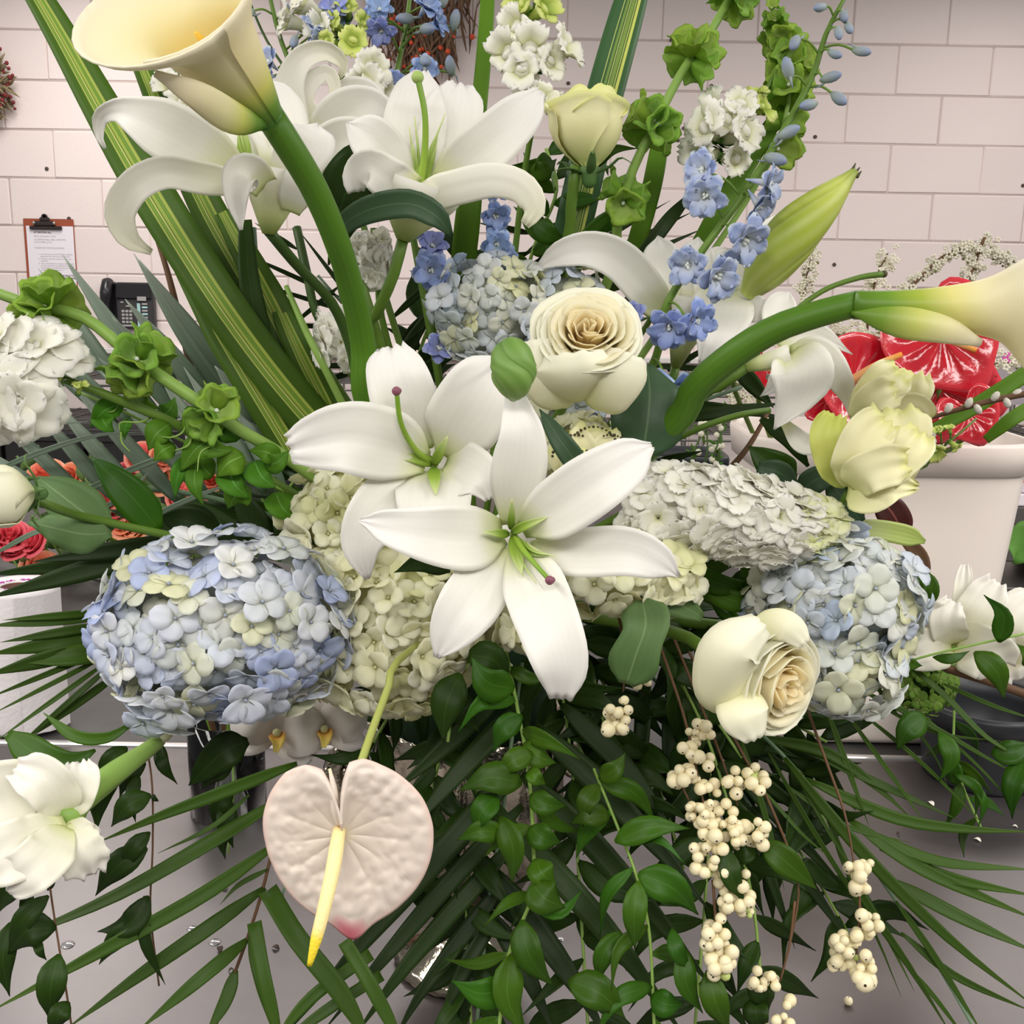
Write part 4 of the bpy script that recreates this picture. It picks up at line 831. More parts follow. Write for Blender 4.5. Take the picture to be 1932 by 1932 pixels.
lily('small white lily turned away, drooping in front of the red anthuriums', (1485, 670, .985), [
    ([(1490, 665, .98), (1540, 668, .962), (1580, 710, .957), (1602, 755, .96), (1607, 800, .968)], 66, dict(prof=[.4, .8, 1, .95, .75, .5, .25, .03], cup=.2)),
    ([(1488, 670, .975), (1510, 705, .953), (1500, 745, .95), (1480, 780, .952), (1461, 810, .958)], 124, dict(prof=[.35, .8, 1, .95, .72, .48, .24, .03], cup=.2)),
    ([(1490, 690, .972), (1470, 715, .955), (1452, 735, .955), (1434, 748, .96)], 60, dict(prof=[.6, 1, .9, .6, .3, .03])),
    ([(1470, 655, .99), (1510, 632, .985), (1560, 640, .98), (1608, 668, .985)], 62, dict(prof=[.5, .9, 1, .8, .5, .2, .03])), ([(1480, 798, .99), (1520, 838, .98), (1568, 825, .98)], 40, dict(cup=.4)),
    ([(1462, 640, 1.0), (1468, 590, 1.005), (1490, 550, 1.01)], 60, dict(cup=.3))],
    trumpet=((1408, 694, .985), (1490, 668, .975), [9, 15, 18, 19]), stem=([(1410, 692, .985), (1360, 730, 1.0), (1310, 760, 1.02)], 9))
# the green bud that hangs over the upright petal, and the long unopened bud at the right
def bud(label, pts, radii, m, lobes=3, tips=None, stem=None, depth=.12):
    t = thing('lily_bud', label, 'flower bud', W(*pts[0])); P = crv([W(*p) for p in pts], 24); d = pts[0][2]
    for L_ in range(lobes):     # three folded sepals, each a part
        def fn(u, v):
            i = min(int(v * 24), 23); c = P[i].lerp(P[i+1], v * 24 - i); T = (P[min(i+2, 24)] - P[max(i-1, 0)]).normalized(); x = T.cross(Vector((.2, .1, .95))).normalized(); y = T.cross(x)
            a = 2 * pi * (L_ + (u - .5) * 1.1) / lobes + .5; r = px(lerpl(radii, v), d) * (1 + depth * cos((u - .5) * pi) - .05 * (1 if abs(u - .5) < .06 else 0))
            return c + (x * cos(a) + y * sin(a)) * r
        grid_part('sepal', fn, 8, 24, m, t, th=.001)
    if tips:
        for a, b in tips: q = MB(); ptube(q, [a, b], [4, 1.2], n=6); part('tip', q, m_tip, t)
    if stem: stemto(t, *stem)
    return t
m_budg = PM('green_bud', [(0, (150, 178, 104)), (.3, (112, 148, 62)), (1, (104, 144, 62))], rough=.5, trans=.1, rib=(3, .25, (150, 180, 104)), noise=.06)
m_budy = PM('yellow_green_bud', [(0, (176, 190, 92)), (.5, (168, 186, 64)), (.85, (190, 200, 90)), (1, (130, 150, 50))], rough=.45, trans=.15, rib=(4, .3, (206, 212, 140)), noise=.06)
bud('blunt green bud hanging over the upright petal of the centre lily', [(968, 752, .745), (970, 728, .737), (968, 690, .733), (964, 664, .737), (962, 650, .742)], [6, 24, 36, 36, 31, 14], m_budg, depth=.16, stem=([(962, 652, .742), (955, 668, .80), (950, 720, .92)], 6))
bud('long yellow-green lily bud pointing up at the pale wall', [(1412, 555, 1.02), (1450, 500, 1.0), (1500, 440, .985), (1560, 378, .98), (1612, 324, .985)], [16, 34, 42, 42, 34, 20, 7], m_budy, tips=[((1608, 322, .983), (1614, 308, .984)), ((1612, 328, .983), (1622, 316, .984)), ((1616, 334, .983), (1625, 323, .984))], stem=([(1414, 553, 1.02), (1380, 620, 1.04), (1330, 700, 1.06)], 9))

# ------------------------------------------------------------------ callas
calla('large cream calla lily with a yellow throat, cut by the top edge of the photo', (508, 224, .74), (322, -18, .66), 27, 104, RIGHT * -.9 + UPV * -.2 + BACK * .15, .72,
      [(506, 214, .745), (545, 275, .755), (590, 350, .775), (630, 440, .80), (662, 540, .84), (685, 650, .875), (700, 780, .90)], [28, 27, 28, 31, 34, 36, 36], 0, hvar=.12, overlap=.9, start=1.1, pw=.95, rollback=.10)
CA = [o for o in COL.objects if o.name.startswith('calla_lily') and o.parent is None][-1]
q = MB(); blade(q, [(502, 238, .728), (440, 222, .69), (372, 180, .662), (292, 138, .648)], 62, [.25, .8, 1, .95, .7, .2], cup=-.35, nu=8, th=.0012); part('spathe_fold', q, m_calla, CA)
m_calla = PM('calla_spathe_green_throat', [(0, (84, 122, 30)), (.18, (112, 152, 46)), (.36, (172, 190, 70)), (.52, (232, 226, 140)), (.68, (242, 234, 186)), (1, (245, 238, 212))], rough=.4, trans=.22, spec=.35)
calla('cream calla lily seen from the side, leaning out past the right edge', (1612, 575, .83), (1990, 588, .79), 25, 78, RIGHT * .2 + UPV * -.8 + BACK * .3, .62,
      [(1618, 573, .83), (1545, 592, .835), (1460, 622, .845), (1380, 672, .86), (1310, 735, .89), (1270, 800, .92)], [25, 28, 30, 31, 31, 30], 1, hvar=.10, overlap=.9, start=2.2, pw=2.1)
CB = [o for o in COL.objects if o.name.startswith('calla_lily') and o.parent is None][-1]
q = MB(); blade(q, [(1606, 590, .822), (1690, 606, .806), (1780, 622, .798), (1852, 648, .80)], 60, [.12, .7, 1, .95, .7, .25], cup=-.4, nu=8, th=.0012); part('spathe_fold', q, PM('calla_fold', [(0, (92, 130, 34)), (.25, (126, 158, 54)), (.5, (206, 210, 112)), (.75, (240, 233, 180)), (1, (245, 238, 212))], rough=.4, trans=.22), CB)

# ------------------------------------------------------------------ roses
RO = [m_rosein, m_rosein, m_rosemid, m_rosemid, m_roseout, m_roseout]
rose('open cream rose with a warm heart, at the centre above the white lily', (1108, 634, .87), 87, 1.0, DV(.0, .44, .9),
     [(3, .12, 1.0, 80, .03, .02), (4, .22, 1.04, 62, .08, .05), (5, .33, 1.04, 54, .12, .08), (5, .45, 1.02, 52, .16, .10), (6, .57, .98, 46, .18, .13), (6, .70, .94, 46, .18, .16), (6, .84, .88, 50, .14, .18), (5, .97, .80, 58, .08, .16)], RO, seed=5, stem=([(1085, 735, .93), (1060, 770, .97)], 10))
RR = [o for o in COL.objects if o.name.startswith('rose') and o.parent is None][-1]
for pts_, w_, c_ in (([(1096, 757, .885), (1090, 730, .856), (1086, 700, .843), (1082, 664, .842)], 150, -.42), ([(1104, 757, .885), (1140, 735, .860), (1166, 704, .850), (1184, 664, .850)], 110, -.42), ([(1085, 756, .89), (1040, 728, .866), (1018, 690, .858), (1010, 640, .858)], 90, -.4)):
    leafpart(RR, pts_, w_, m_roseout, [.45, .85, 1, 1, 1, .96, .75], 'petal', nu=12, nv=16, th=.0008, cup=c_, frill=.02, rph=w_)
rose('half-open cream rosebud upright on its stem near the yellow striped leaf', (1108, 240, .98), 70, 2.05, DV(-.05, .98, .16),
     [(3, .3, 1.0, 80, .02, .0), (4, .5, 1.0, 62, .05, .05), (4, .72, .97, 66, .08, .12), (4, .95, .95, 74, .10, .22)], [m_rosemid, m_roseg, m_roseg, m_roseg], seed=8, stem=([(1086, 312, .985), (1078, 380, 1.0), (1066, 480, 1.03)], [11, 12, 11]), spin=.7)
rose('cream rose turned to the right, below the pale blue hydrangea', (1458, 1284, .80), 92, 1.25, DV(.58, -.22, .78),
     [(3, .13, 1.0, 80, .03, .0), (4, .24, 1.02, 62, .06, .03), (4, .36, 1.0, 60, .10, .06), (5, .50, .97, 54, .12, .10), (4, .66, .93, 66, .12, .12), (4, .84, .88, 78, .10, .1), (3, 1.05, .86, 84, .06, .06)], RO, seed=12, stem=([(1340, 1230, .86), (1260, 1190, .92)], [13, 11]))
RR = [o for o in COL.objects if o.name.startswith('rose') and o.parent is None][-1]
for pts_, w_, c_ in (([(1405, 1352, .79), (1372, 1296, .762), (1380, 1226, .748), (1440, 1176, .756)], 122, -.55), ([(1395, 1290, .785), (1402, 1345, .76), (1426, 1396, .762)], 96, -.3), ([(1420, 1180, .79), (1480, 1180, .775), (1520, 1215, .775)], 60, -.3)):
    leafpart(RR, pts_, w_, m_roseout, [.45, .85, 1, 1, .95, .8, .45], 'petal', nu=10, nv=16, th=.0008, cup=c_, frill=.02)
rose('cream rosebud cut by the left edge, above the coral roses', (8, 934, .80), 60, 1.7, DV(-.75, -.05, .62),
     [(3, .3, 1.0, 80, .02, 0), (4, .55, 1.0, 70, .05, .03), (4, .8, .97, 74, .03, .04), (3, 1.0, .92, 90, -.02, .03)], [m_rosemid, m_roseg, m_roseout], seed=3, stem=([(66, 942, .84), (110, 960, .86), (200, 985, .92)], 9))
def lisianthus(label, petals, org, stem):
    t = thing('lisianthus', label, 'lisianthus', W(*org))
    for pts, w, kw in petals: leafpart(t, pts, w, kw.pop('mat', m_roseg), kw.pop('prof', [.3, .75, .98, 1, 1, 1, .92, .62]), 'petal', nu=14, nv=18, th=.0008, ruf=kw.pop('ruf', .05) * .6, rf=kw.pop('rf', 3), cup=kw.pop('cup', .3), frill=.055, rph=random.uniform(0, 6), **kw)
    stemto(t, *stem)
    for k in (-1, 1): leafpart(t, [(org[0], org[1], org[2] + .01), (org[0] + 14 * k, org[1] - 22, org[2] + .004), (org[0] + 26 * k, org[1] - 52, org[2] - .004)], 12, m_sepal, 'lance', 'sepal')
    return t
m_lisy = PM('lisianthus_cream', [(0, (226, 228, 160)), (.5, (246, 242, 200)), (.85, (248, 244, 200)), (1, (238, 238, 160))], rough=.5, trans=.28)
m_lisg = PM('lisianthus_greenish', [(0, (196, 208, 110)), (.5, (214, 218, 120)), (1, (206, 214, 104))], rough=.5, trans=.22)
lisianthus('ruffled pale yellow lisianthus before the white bucket, lower of two', [
    ([(1608, 925, .92), (1665, 870, .905), (1690, 812, .905), (1690, 772, .915)], 129, dict(mat=m_lisy, ruf=.085, rf=3.5, cup=.22)), ([(1600, 915, .92), (1572, 868, .905), (1562, 820, .90), (1575, 782, .905)], 67, dict(mat=m_lisg, ruf=.1, rf=3.5)),
    ([(1615, 928, .91), (1668, 885, .885), (1715, 845, .882), (1738, 815, .89)], 83, dict(mat=m_lisy, ruf=.1)), ([(1605, 918, .905), (1618, 862, .882), (1640, 820, .88), (1672, 790, .888)], 89, dict(mat=m_lisy, ruf=.085, rf=3.5, cup=.22)),
    ([(1600, 926, .905), (1640, 930, .885), (1685, 912, .878), (1732, 918, .885)], 77, dict(mat=m_lisy, ruf=.06, prof=[.4, .85, 1, 1, .9, .75, .5, .2])), ([(1605, 920, .90), (1630, 895, .875), (1670, 880, .868), (1712, 872, .874)], 79, dict(mat=m_lisy, ruf=.085, rf=3.5, cup=.22))],
    (1602, 926, .915), ([(1600, 930, .92), (1570, 975, .96), (1500, 1010, 1.0)], 8))
lisianthus('ruffled pale yellow lisianthus before the red anthuriums, upper of two', [
    ([(1650, 800, .965), (1690, 760, .95), (1712, 728, .95), (1722, 702, .955)], 96, dict(mat=m_lisy, ruf=.085, rf=3.5, cup=.22)), ([(1640, 790, .96), (1650, 752, .94), (1672, 722, .94), (1698, 700, .945)], 83, dict(mat=m_roseg)),
    ([(1650, 800, .955), (1690, 790, .938), (1722, 780, .938), (1742, 800, .945)], 77, dict(mat=m_lisy, ruf=.085, rf=3.5, cup=.22)), ([(1635, 795, .955), (1640, 765, .935), (1665, 745, .93), (1690, 735, .935)], 69, dict(mat=m_lisy, ruf=.085, rf=3.5, cup=.22))],
    (1640, 800, .96), ([(1645, 800, .96), (1630, 860, .99), (1580, 960, 1.03)], 7))

# ------------------------------------------------------------------ hydrangeas
hydrangea('big blue hydrangea head at the left, largest of the blue ones', [(424, 1180, .90, 230, 170, 190), (322, 1322, .885, 62, 50, 50)], 175, 82, HFB, m_core, stem=([(300, 1400, .90), (200, 1480, .89), (150, 1520, .885)], [13, 17, 20], m_stemlight, False))
hydrangea('cream white hydrangea below the left lily, beside the big blue one', [(650, 985, .97, 84, 96, 80), (735, 1170, .96, 172, 150, 150), (900, 1180, .98, 70, 62, 70)], 200, 76, HFW, m_corew, stem=([(740, 1180, 1.0), (800, 1170, 1.05)], 10))
hydrangea('pale blue and cream hydrangea behind the centre rose', [(930, 590, 1.0, 108, 98, 90), (1058, 600, 1.02, 92, 96, 80), (1050, 760, 1.03, 90, 62, 70)], 150, 58, HFP, m_core, stem=([(1000, 700, 1.06), (980, 800, 1.09)], 10))
hydrangea('pale blue hydrangea at the right above the turned cream rose', [(1590, 1140, .93, 132, 124, 130), (1590, 1262, .915, 96, 78, 80), (1460, 1150, .96, 60, 60, 60)], 150, 78, HFP, m_core, stem=([(1560, 1190, 1.0), (1450, 1190, 1.05)], 12))
hydrangea('white hydrangea tucked beneath the right petals of the centre lily', [(1150, 1090, .90, 150, 52, 80), (1010, 1190, .92, 46, 44, 50)], 66, 76, HFW, m_corew, stem=([(1100, 1140, .97), (1050, 1140, 1.0)], 8))
hydrangea('cream hydrangea just below the centre rose, half hidden by a strap leaf', [(1095, 850, .98, 76, 56, 60)], 34, 50, HFW, m_corew, stem=([(1090, 880, 1.03), (1060, 950, 1.06)], 8))
hydrangea('small green hydrangea low at the right, under the gladiolus', [(1725, 1285, 1.06, 70, 66, 60)], 60, 34, [floret_mesh('floret', [PM('hydrangea_green', [(0, (150, 186, 80)), (1, (120, 164, 56))], rough=.5, trans=.2, rand=.25), m_eyey], 90 + k) for k in range(3)], m_leafd, stem=([(1700, 1300, 1.1), (1600, 1260, 1.13)], 8))

# ------------------------------------------------------------------ stock, snapdragon, delphinium, bells of Ireland
random.seed(21)
def raceme(axis, rpx, n, ms, tipms, sz, tip_from=.8, front=.25, back=False):
    """florets packed round a pixel-space axis [(x,y,d)...]; rpx radius px list"""
    C = crv([W(*p) for p in axis], 40); out = []
    ga = 2.39996
    for i in range(n):
        u = (i + .5) / n; k = min(int(u * 40), 39); c = C[k]; T = (C[k+1] - C[k]).normalized(); X = T.cross(BACK).normalized(); Y = X.cross(T)
        if Y.dot(BACK) < 0: Y = -Y
        a = i * ga; v = X * cos(a) + Y * sin(a)
        if v.dot(BACK) < -front: v = (v + BACK * 1.2).normalized()
        dpt = axis[0][2]; r = px(lerpl(rpx, u), dpt); p = c + v * r
        loc = CM.inverted() @ p; x = 966 + loc.x / -loc.z * FPX; y = 966 - loc.y / -loc.z * FPX
        z = (v + T * .25 + Vector((random.uniform(-.25, .25), random.uniform(-.25, .25), random.uniform(-.25, .25)))).normalized()
        out.append((tipms if u > tip_from else ms, 'floret', x, y, -loc.z, (z.dot(RIGHT), z.dot(UPV), z.dot(BACK)), sz * random.uniform(.85, 1.15)))
    return out
spike('stock', 'stock', 'thick spike of white stock lying right of the centre lily, tip greenish', [(1590, 1000, .93), (1400, 980, .92), (1210, 960, .95)], 9,
      raceme([(1215, 955, .94), (1320, 965, .915), (1450, 985, .915), (1560, 1000, .92)], [64, 68, 64, 38], 58, STK, STKG, 96, .84), foam=True)
spike('stock', 'stock', 'small white stock between the thick calla stem and the left lily stem', [(705, 430, 1.02), (712, 520, 1.03), (730, 640, 1.05)], 7, raceme([(700, 450, 1.01), (712, 530, 1.01)], [26, 26], 12, STK, STK, 56))
spike('stock', 'stock', 'pale stock florets half hidden behind the thick calla stem', [(640, 600, 1.05), (650, 680, 1.06)], 7, raceme([(640, 600, 1.04), (640, 690, 1.03)], [30, 34], 10, STK, STK, 64))
spike('snapdragon', 'snapdragon', 'white snapdragon spike standing at the top, beside the narrow green strap leaf', [(1010, -40, 1.03), (1008, 90, 1.02), (1010, 200, 1.02), (985, 360, 1.06)], [4, 6, 7, 7],
      [(SNPG, 'floret', 985, 12, 1.02, (-.6, .2, .6), 73), (SNPG, 'floret', 1025, 18, 1.01, (.6, .2, .6), 73), (SNP, 'floret', 975, 50, 1.01, (-.6, 0, .7), 75), (SNP, 'floret', 960, 100, 1.0, (-.6, -.1, .7), 86), (SNP, 'floret', 1000, 92, .99, (.1, 0, .95), 86), (SNP, 'floret', 1060, 90, 1.0, (.85, .2, .4), 91),
       (SNP, 'floret', 985, 135, .99, (-.2, -.1, .95), 81), (SNP, 'floret', 1035, 118, .995, (.5, -.1, .8), 75), (SNP, 'floret', 1020, 185, .99, (.4, -.1, .8), 68), (SNP, 'floret', 1000, 165, 1.0, (-.4, -.2, .8), 65), (SNP, 'floret', 1040, 195, 1.0, (.7, -.1, .6), 52)], m_stem)
spike('snapdragon', 'snapdragon', 'white snapdragon spike in front of the block wall, right of the cream rosebud', [(1500, 60, 1.05), (1440, 180, 1.03), (1385, 280, 1.03), (1350, 400, 1.05)], [3, 5, 6, 6],
      [(SNPG, 'floret', 1425, 178, 1.02, (.2, .7, .6), 47), (SNPG, 'floret', 1435, 205, 1.02, (.7, .1, .6), 62), (SNP, 'floret', 1395, 200, 1.01, (.1, .3, .9), 81), (SNP, 'floret', 1345, 205, 1.01, (-.6, .4, .6), 73), (SNP, 'floret', 1335, 240, 1.0, (-.6, .1, .8), 94), (SNP, 'floret', 1400, 250, 1.0, (.5, 0, .8), 96),
       (SNP, 'floret', 1325, 290, 1.01, (-.8, -.2, .6), 83), (SNP, 'floret', 1368, 228, 1.0, (0, .1, 1), 83), (SNP, 'floret', 1385, 300, 1.01, (.4, -.3, .8), 73)], m_stem)
spike('snapdragon', 'snapdragon', 'yellow-green snapdragon in bud behind the looping lily petals, at the top', [(650, -60, 1.1), (655, 60, 1.09), (640, 170, 1.08), (650, 300, 1.1)], [4, 6, 7, 7],
      [(SNPG, 'floret', 665, 80, 1.06, (.2, -.1, .95), 65), (SNPG, 'floret', 685, 45, 1.07, (.5, .2, .8), 44), (SNPG, 'floret', 655, 15, 1.08, (0, .4, .8), 47), (SNPG, 'floret', 630, 45, 1.07, (-.6, .2, .7), 52), (SNP, 'floret', 608, 55, 1.07, (-.6, -.1, .8), 68), (SNP, 'floret', 575, 10, 1.09, (-.7, .3, .6), 91), (SNP, 'floret', 545, 40, 1.09, (-.8, .1, .5), 78), (SNPG, 'floret', 620, 80, 1.06, (-.5, -.2, .8), 52), (SNP, 'floret', 700, 130, 1.05, (.4, -.2, .9), 81), (SNP, 'floret', 690, 160, 1.05, (-.1, -.2, .9), 86), (SNP, 'floret', 715, 165, 1.06, (.5, -.3, .8), 65)], m_stem)
spike('snapdragon', 'snapdragon', 'pale greenish snapdragon tucked under the big calla at the upper left', [(330, 60, 1.12), (335, 170, 1.11), (360, 300, 1.12)], 6, [(SNP, 'floret', 320, 160, 1.09, (-.3, .1, .9), 60), (SNP, 'floret', 345, 195, 1.09, (.2, 0, .95), 62), (SNP, 'floret', 335, 240, 1.1, (-.2, -.2, .9), 50), (SNP, 'floret', 388, 372, 1.1, (0, -.5, .8), 60)])
spike('snapdragon', 'snapdragon', 'white snapdragon on a green stem slanting in from the left edge', [(-60, 620, .88), (60, 690, .87), (200, 745, .885), (340, 805, .92), (480, 890, .98)], [6, 9, 11, 10, 10],
      [(STK, 'floret', 70, 655, .85, (.1, .6, .8), 150), (STK, 'floret', 120, 668, .86, (.5, .6, .6), 110), (STK, 'floret', 5, 640, .85, (-.4, .5, .7), 130), (STK, 'floret', 30, 690, .84, (-.1, .3, .9), 100), (STK, 'floret', 35, 755, .84, (.1, -.3, .9), 160), (STK, 'floret', -15, 770, .845, (-.4, -.3, .8), 140), (STK, 'floret', 70, 775, .85, (.5, -.4, .7), 110), (STK, 'floret', 60, 725, .845, (.4, .2, .9), 100), (SNPG, 'floret', 100, 715, .85, (.3, .7, .4), 36), (SNPG, 'floret', 150, 730, .86, (.3, .7, .4), 32), (SNPG, 'floret', 20, 672, .84, (-.2, .8, .4), 34), (SNPG, 'floret', 10, 720, .84, (-.2, -.7, .4), 40), (SNPG, 'floret', 110, 745, .85, (.2, -.7, .5), 34)], m_stem)
def flowers(ms, L, nm='floret'): return [(ms, nm) + t for t in L]
spike('delphinium', 'delphinium', 'long delphinium spike leaning right, grey-blue buds at its tip and blue flowers lower down', [(1598, -12, .99), (1560, 60, .985), (1530, 150, .98), (1470, 260, .97), (1400, 370, .965), (1320, 480, .965), (1255, 580, .97), (1225, 700, 1.0)], [4, 6, 7, 7, 8, 9, 10, 10],
      flowers(DBD, [(1548, 14, .98, (-.8, -.3, .4), 34), (1592, 30, .98, (.0, -.8, .5), 34), (1582, 62, .975, (0, -.9, .4), 34), (1601, 52, .98, (.2, -.8, .4), 32), (1500, 80, .975, (-.4, -.8, .4), 42), (1625, 97, .975, (.85, -.3, .4), 38), (1575, 102, .97, (.6, -.5, .6), 34), (1567, 146, .97, (.9, .15, .4), 42), (1487, 130, .965, (-.35, .85, .4), 46), (1526, 198, .965, (-.9, -.3, .4), 44), (1582, 185, .97, (.5, -.7, .5), 44), (1488, 250, .955, (.8, .3, .5), 46), (1462, 300, .95, (.8, -.4, .5), 50), (1470, 262, .965, (.3, .5, .8), 34)], 'bud')
      + flowers(DLP, [(1330, 322, .955, (-.6, .0, .7), 81), (1330, 368, .945, (-.3, -.45, .85), 88), (1442, 345, .945, (.8, -.25, .5), 81), (1428, 384, .95, (.55, -.7, .5), 77), (1400, 448, .945, (.45, -.6, .65), 107), (1300, 500, .95, (-.3, -.3, .9), 84), (1345, 520, .945, (.5, -.5, .7), 102)])
      + flowers(DLF, [(1264, 615, .945, (-.3, -.55, .8), 88), (1308, 602, .94, (.5, -.4, .75), 88), (1270, 728, .95, (.5, -.75, .5), 99), (1200, 600, .98, (-.6, .1, .8), 67)]), m_stem)
spike('delphinium', 'delphinium', 'blue delphinium beside the narrow strap leaf, below the upper right lily petal', [(925, 340, 1.03), (935, 430, 1.03), (915, 520, 1.04), (880, 640, 1.07)], 6,
      flowers(DLF, [(930, 358, 1.0, (.2, .2, .9), 62), (932, 405, .995, (.3, -.5, .8), 66), (935, 460, 1.0, (.2, -.3, .9), 66), (950, 480, 1.01, (.5, -.3, .7), 50)]), m_stem)
spike('delphinium', 'delphinium', 'two deep blue delphinium flowers right of the pale stock, under the dark leaf', [(800, 440, 1.03), (806, 520, 1.03), (825, 680, 1.05)], 6,
      flowers(DLF, [(815, 468, 1.0, (.2, .4, .9), 62), (812, 510, .99, (.1, -.2, .95), 80), (785, 436, 1.01, (.1, .3, .9), 56), (826, 660, 1.0, (.3, .2, .9), 66)]), m_stem)
spike('delphinium', 'delphinium', 'blue delphinium rising past the top edge left of the tallest lily', [(780, -60, 1.12), (765, 60, 1.11), (745, 170, 1.1), (760, 330, 1.12)], [4, 6, 7, 7],
      flowers(DLF, [(715, 22, 1.08, (.1, .3, .9), 56), (720, 55, 1.07, (-.1, -.7, .6), 60), (800, 18, 1.07, (.5, .4, .7), 66), (820, 45, 1.08, (.8, .1, .5), 54), (740, 160, 1.08, (.2, 0, .9), 56), (800, 135, 1.07, (.2, .1, .9), 60), (700, 40, 1.1, (-.5, .1, .8), 48)]) + flowers(DBD, [(765, 35, 1.07, (-.8, -.2, .5), 42), (805, 55, 1.07, (.6, -.3, .7), 44), (858, 38, 1.08, (.2, .9, .4), 40), (803, 115, 1.05, (.1, -.5, .8), 44), (850, 125, 1.07, (-.1, .8, .6), 40), (838, -2, 1.08, (.2, .9, .3), 34)], 'bud'), m_stem)
spike('delphinium', 'delphinium', 'pale blue delphinium at the top, left of the yellow-green snapdragon', [(500, -50, 1.12), (525, 60, 1.11), (560, 160, 1.1), (600, 330, 1.12)], [4, 6, 7, 7],
      flowers(DLF, [(630, 18, 1.08, (.1, .2, .9), 60), (640, 30, 1.09, (.5, -.4, .7), 50)]) + flowers(DLP, [(590, 55, 1.07, (.4, .5, .6), 56), (595, 78, 1.07, (.6, -.3, .6), 50), (512, 120, 1.08, (-.5, .1, .8), 62), (505, 145, 1.08, (-.4, -.4, .8), 50)]) + flowers(DBD, [(464, 28, 1.1, (-.6, -.6, .4), 44), (555, 78, 1.07, (-.1, -.8, .5), 34), (540, 20, 1.1, (.3, .8, .4), 26)], 'bud'), m_stem)
def bells(label, pts, r, whorls, extra=()):
    t = thing('bells_of_ireland', label, 'bells of ireland', W(*pts[0])); C = crv([W(*p) for p in pts], 80)
    stemto(t, pts, r, m_stemlight, True)
    for x, y, s, n in whorls:
        c0_ = min(range(81), key=lambda i: ((CM.inverted() @ C[i]).x / -(CM.inverted() @ C[i]).z * FPX + 966 - x) ** 2 + (966 - (CM.inverted() @ C[i]).y / -(CM.inverted() @ C[i]).z * FPX - y) ** 2)
        c = C[c0_]; T = (C[min(c0_ + 1, 80)] - C[max(c0_ - 1, 0)]).normalized(); X = T.cross(BACK).normalized(); Y = X.cross(T); d = -(CM.inverted() @ c).z
        for k in range(n):
            a = 2 * pi * k / n + random.uniform(-.2, .2); v = (X * cos(a) + Y * sin(a) - T * random.uniform(-.1, .45) + Vector((0, 0, -.1))).normalized()
            put('bell', random.choice(BEL), t, c + v * px(3, d) + T * random.uniform(-.006, .006), v, px(s * .82 * random.uniform(.85, 1.1), d), random.uniform(0, 6.28))
    return t
bells('bells of ireland stem rising to the top edge, green whorls set wide apart', [(1392, -30, 1.02), (1340, 60, 1.01), (1290, 130, 1.0), (1235, 235, 1.0), (1190, 330, 1.01), (1165, 420, 1.03), (1150, 520, 1.05)], [8, 8, 9, 10, 10, 10, 10], [(1378, -2, 42, 5), (1300, 104, 46, 6), (1226, 236, 48, 6), (1168, 368, 46, 4)])
bells('bells of ireland stem slanting in from the left edge across the wall phone', [(-40, 540, .90), (60, 575, .89), (160, 600, .885), (260, 680, .885), (370, 755, .89), (450, 810, .91), (550, 870, .95)], [10, 11, 12, 12, 12, 11, 11], [(92, 582, 55, 7), (262, 682, 58, 7), (415, 772, 50, 6)])
bells('bells of ireland tip with crowded pointed green bells behind the delphinium, at the upper right', [(1448, 0, 1.06), (1470, 60, 1.05), (1490, 120, 1.05), (1480, 230, 1.05), (1420, 360, 1.07)], [3, 5, 7, 8, 8], [(1452, 18, 14, 4), (1464, 45, 20, 5), (1478, 85, 32, 5), (1492, 125, 42, 5), (1496, 170, 40, 5), (1478, 290, 44, 3), (1482, 230, 36, 3)])
# gladiolus blooms
m_glad = PM('gladiolus_petal', [(0, (214, 218, 150)), (.2, (236, 234, 210)), (1, (244, 240, 232))], rough=.5, trans=.25, rib=(7, .06, (214, 206, 196)))
def gladiolus(label, c, petals, calyx, stem, foam=True):
    t = thing('gladiolus', label, 'gladiolus', W(*c))
    for pts, w, kw in petals: leafpart(t, pts, w, m_glad, kw.pop('prof', [.3, .7, .95, 1, 1, .96, .82, .5]), 'petal', nu=14, nv=18, th=.0008, ruf=kw.pop('ruf', .06) * .5, rf=3.5, cup=kw.pop('cup', .25), frill=.05, rph=random.uniform(0, 6), **kw)
    q = MB(); ptube(q, calyx[0], calyx[1], n=12); part('tube', q, m_stemlight, t)
    if stem: stemto(t, *stem)
    return t
gladiolus('large ruffled white gladiolus bloom cut by the left edge, lowest flower at the left', (110, 1560, .72), [
    ([(128, 1545, .742), (70, 1520, .735), (0, 1520, .73), (-70, 1530, .735)], 165, dict(cup=.3, ruf=.05)), ([(125, 1545, .738), (105, 1500, .725), (75, 1468, .72), (30, 1448, .725)], 88, dict(ruf=.07)), ([(128, 1542, .737), (140, 1502, .735), (150, 1470, .74), (148, 1438, .75)], 74, dict(ruf=.06)),
    ([(125, 1555, .732), (70, 1590, .712), (10, 1612, .70), (-50, 1640, .70)], 116, dict(ruf=.08, cup=.1)), ([(125, 1560, .73), (90, 1610, .708), (50, 1645, .70), (10, 1672, .705)], 96, dict(ruf=.09, cup=.1)), ([(126, 1555, .733), (140, 1590, .725), (158, 1622, .725), (172, 1650, .735)], 92, dict(ruf=.09, jag=.05, cup=.1)), ([(128, 1550, .735), (150, 1570, .73), (170, 1580, .735), (186, 1584, .74)], 50, dict(ruf=.06))],
    ([(125, 1552, .735), (150, 1512, .76), (200, 1470, .80), (270, 1420, .86), (300, 1398, .90)], [26, 22, 22, 17, 14]), None)
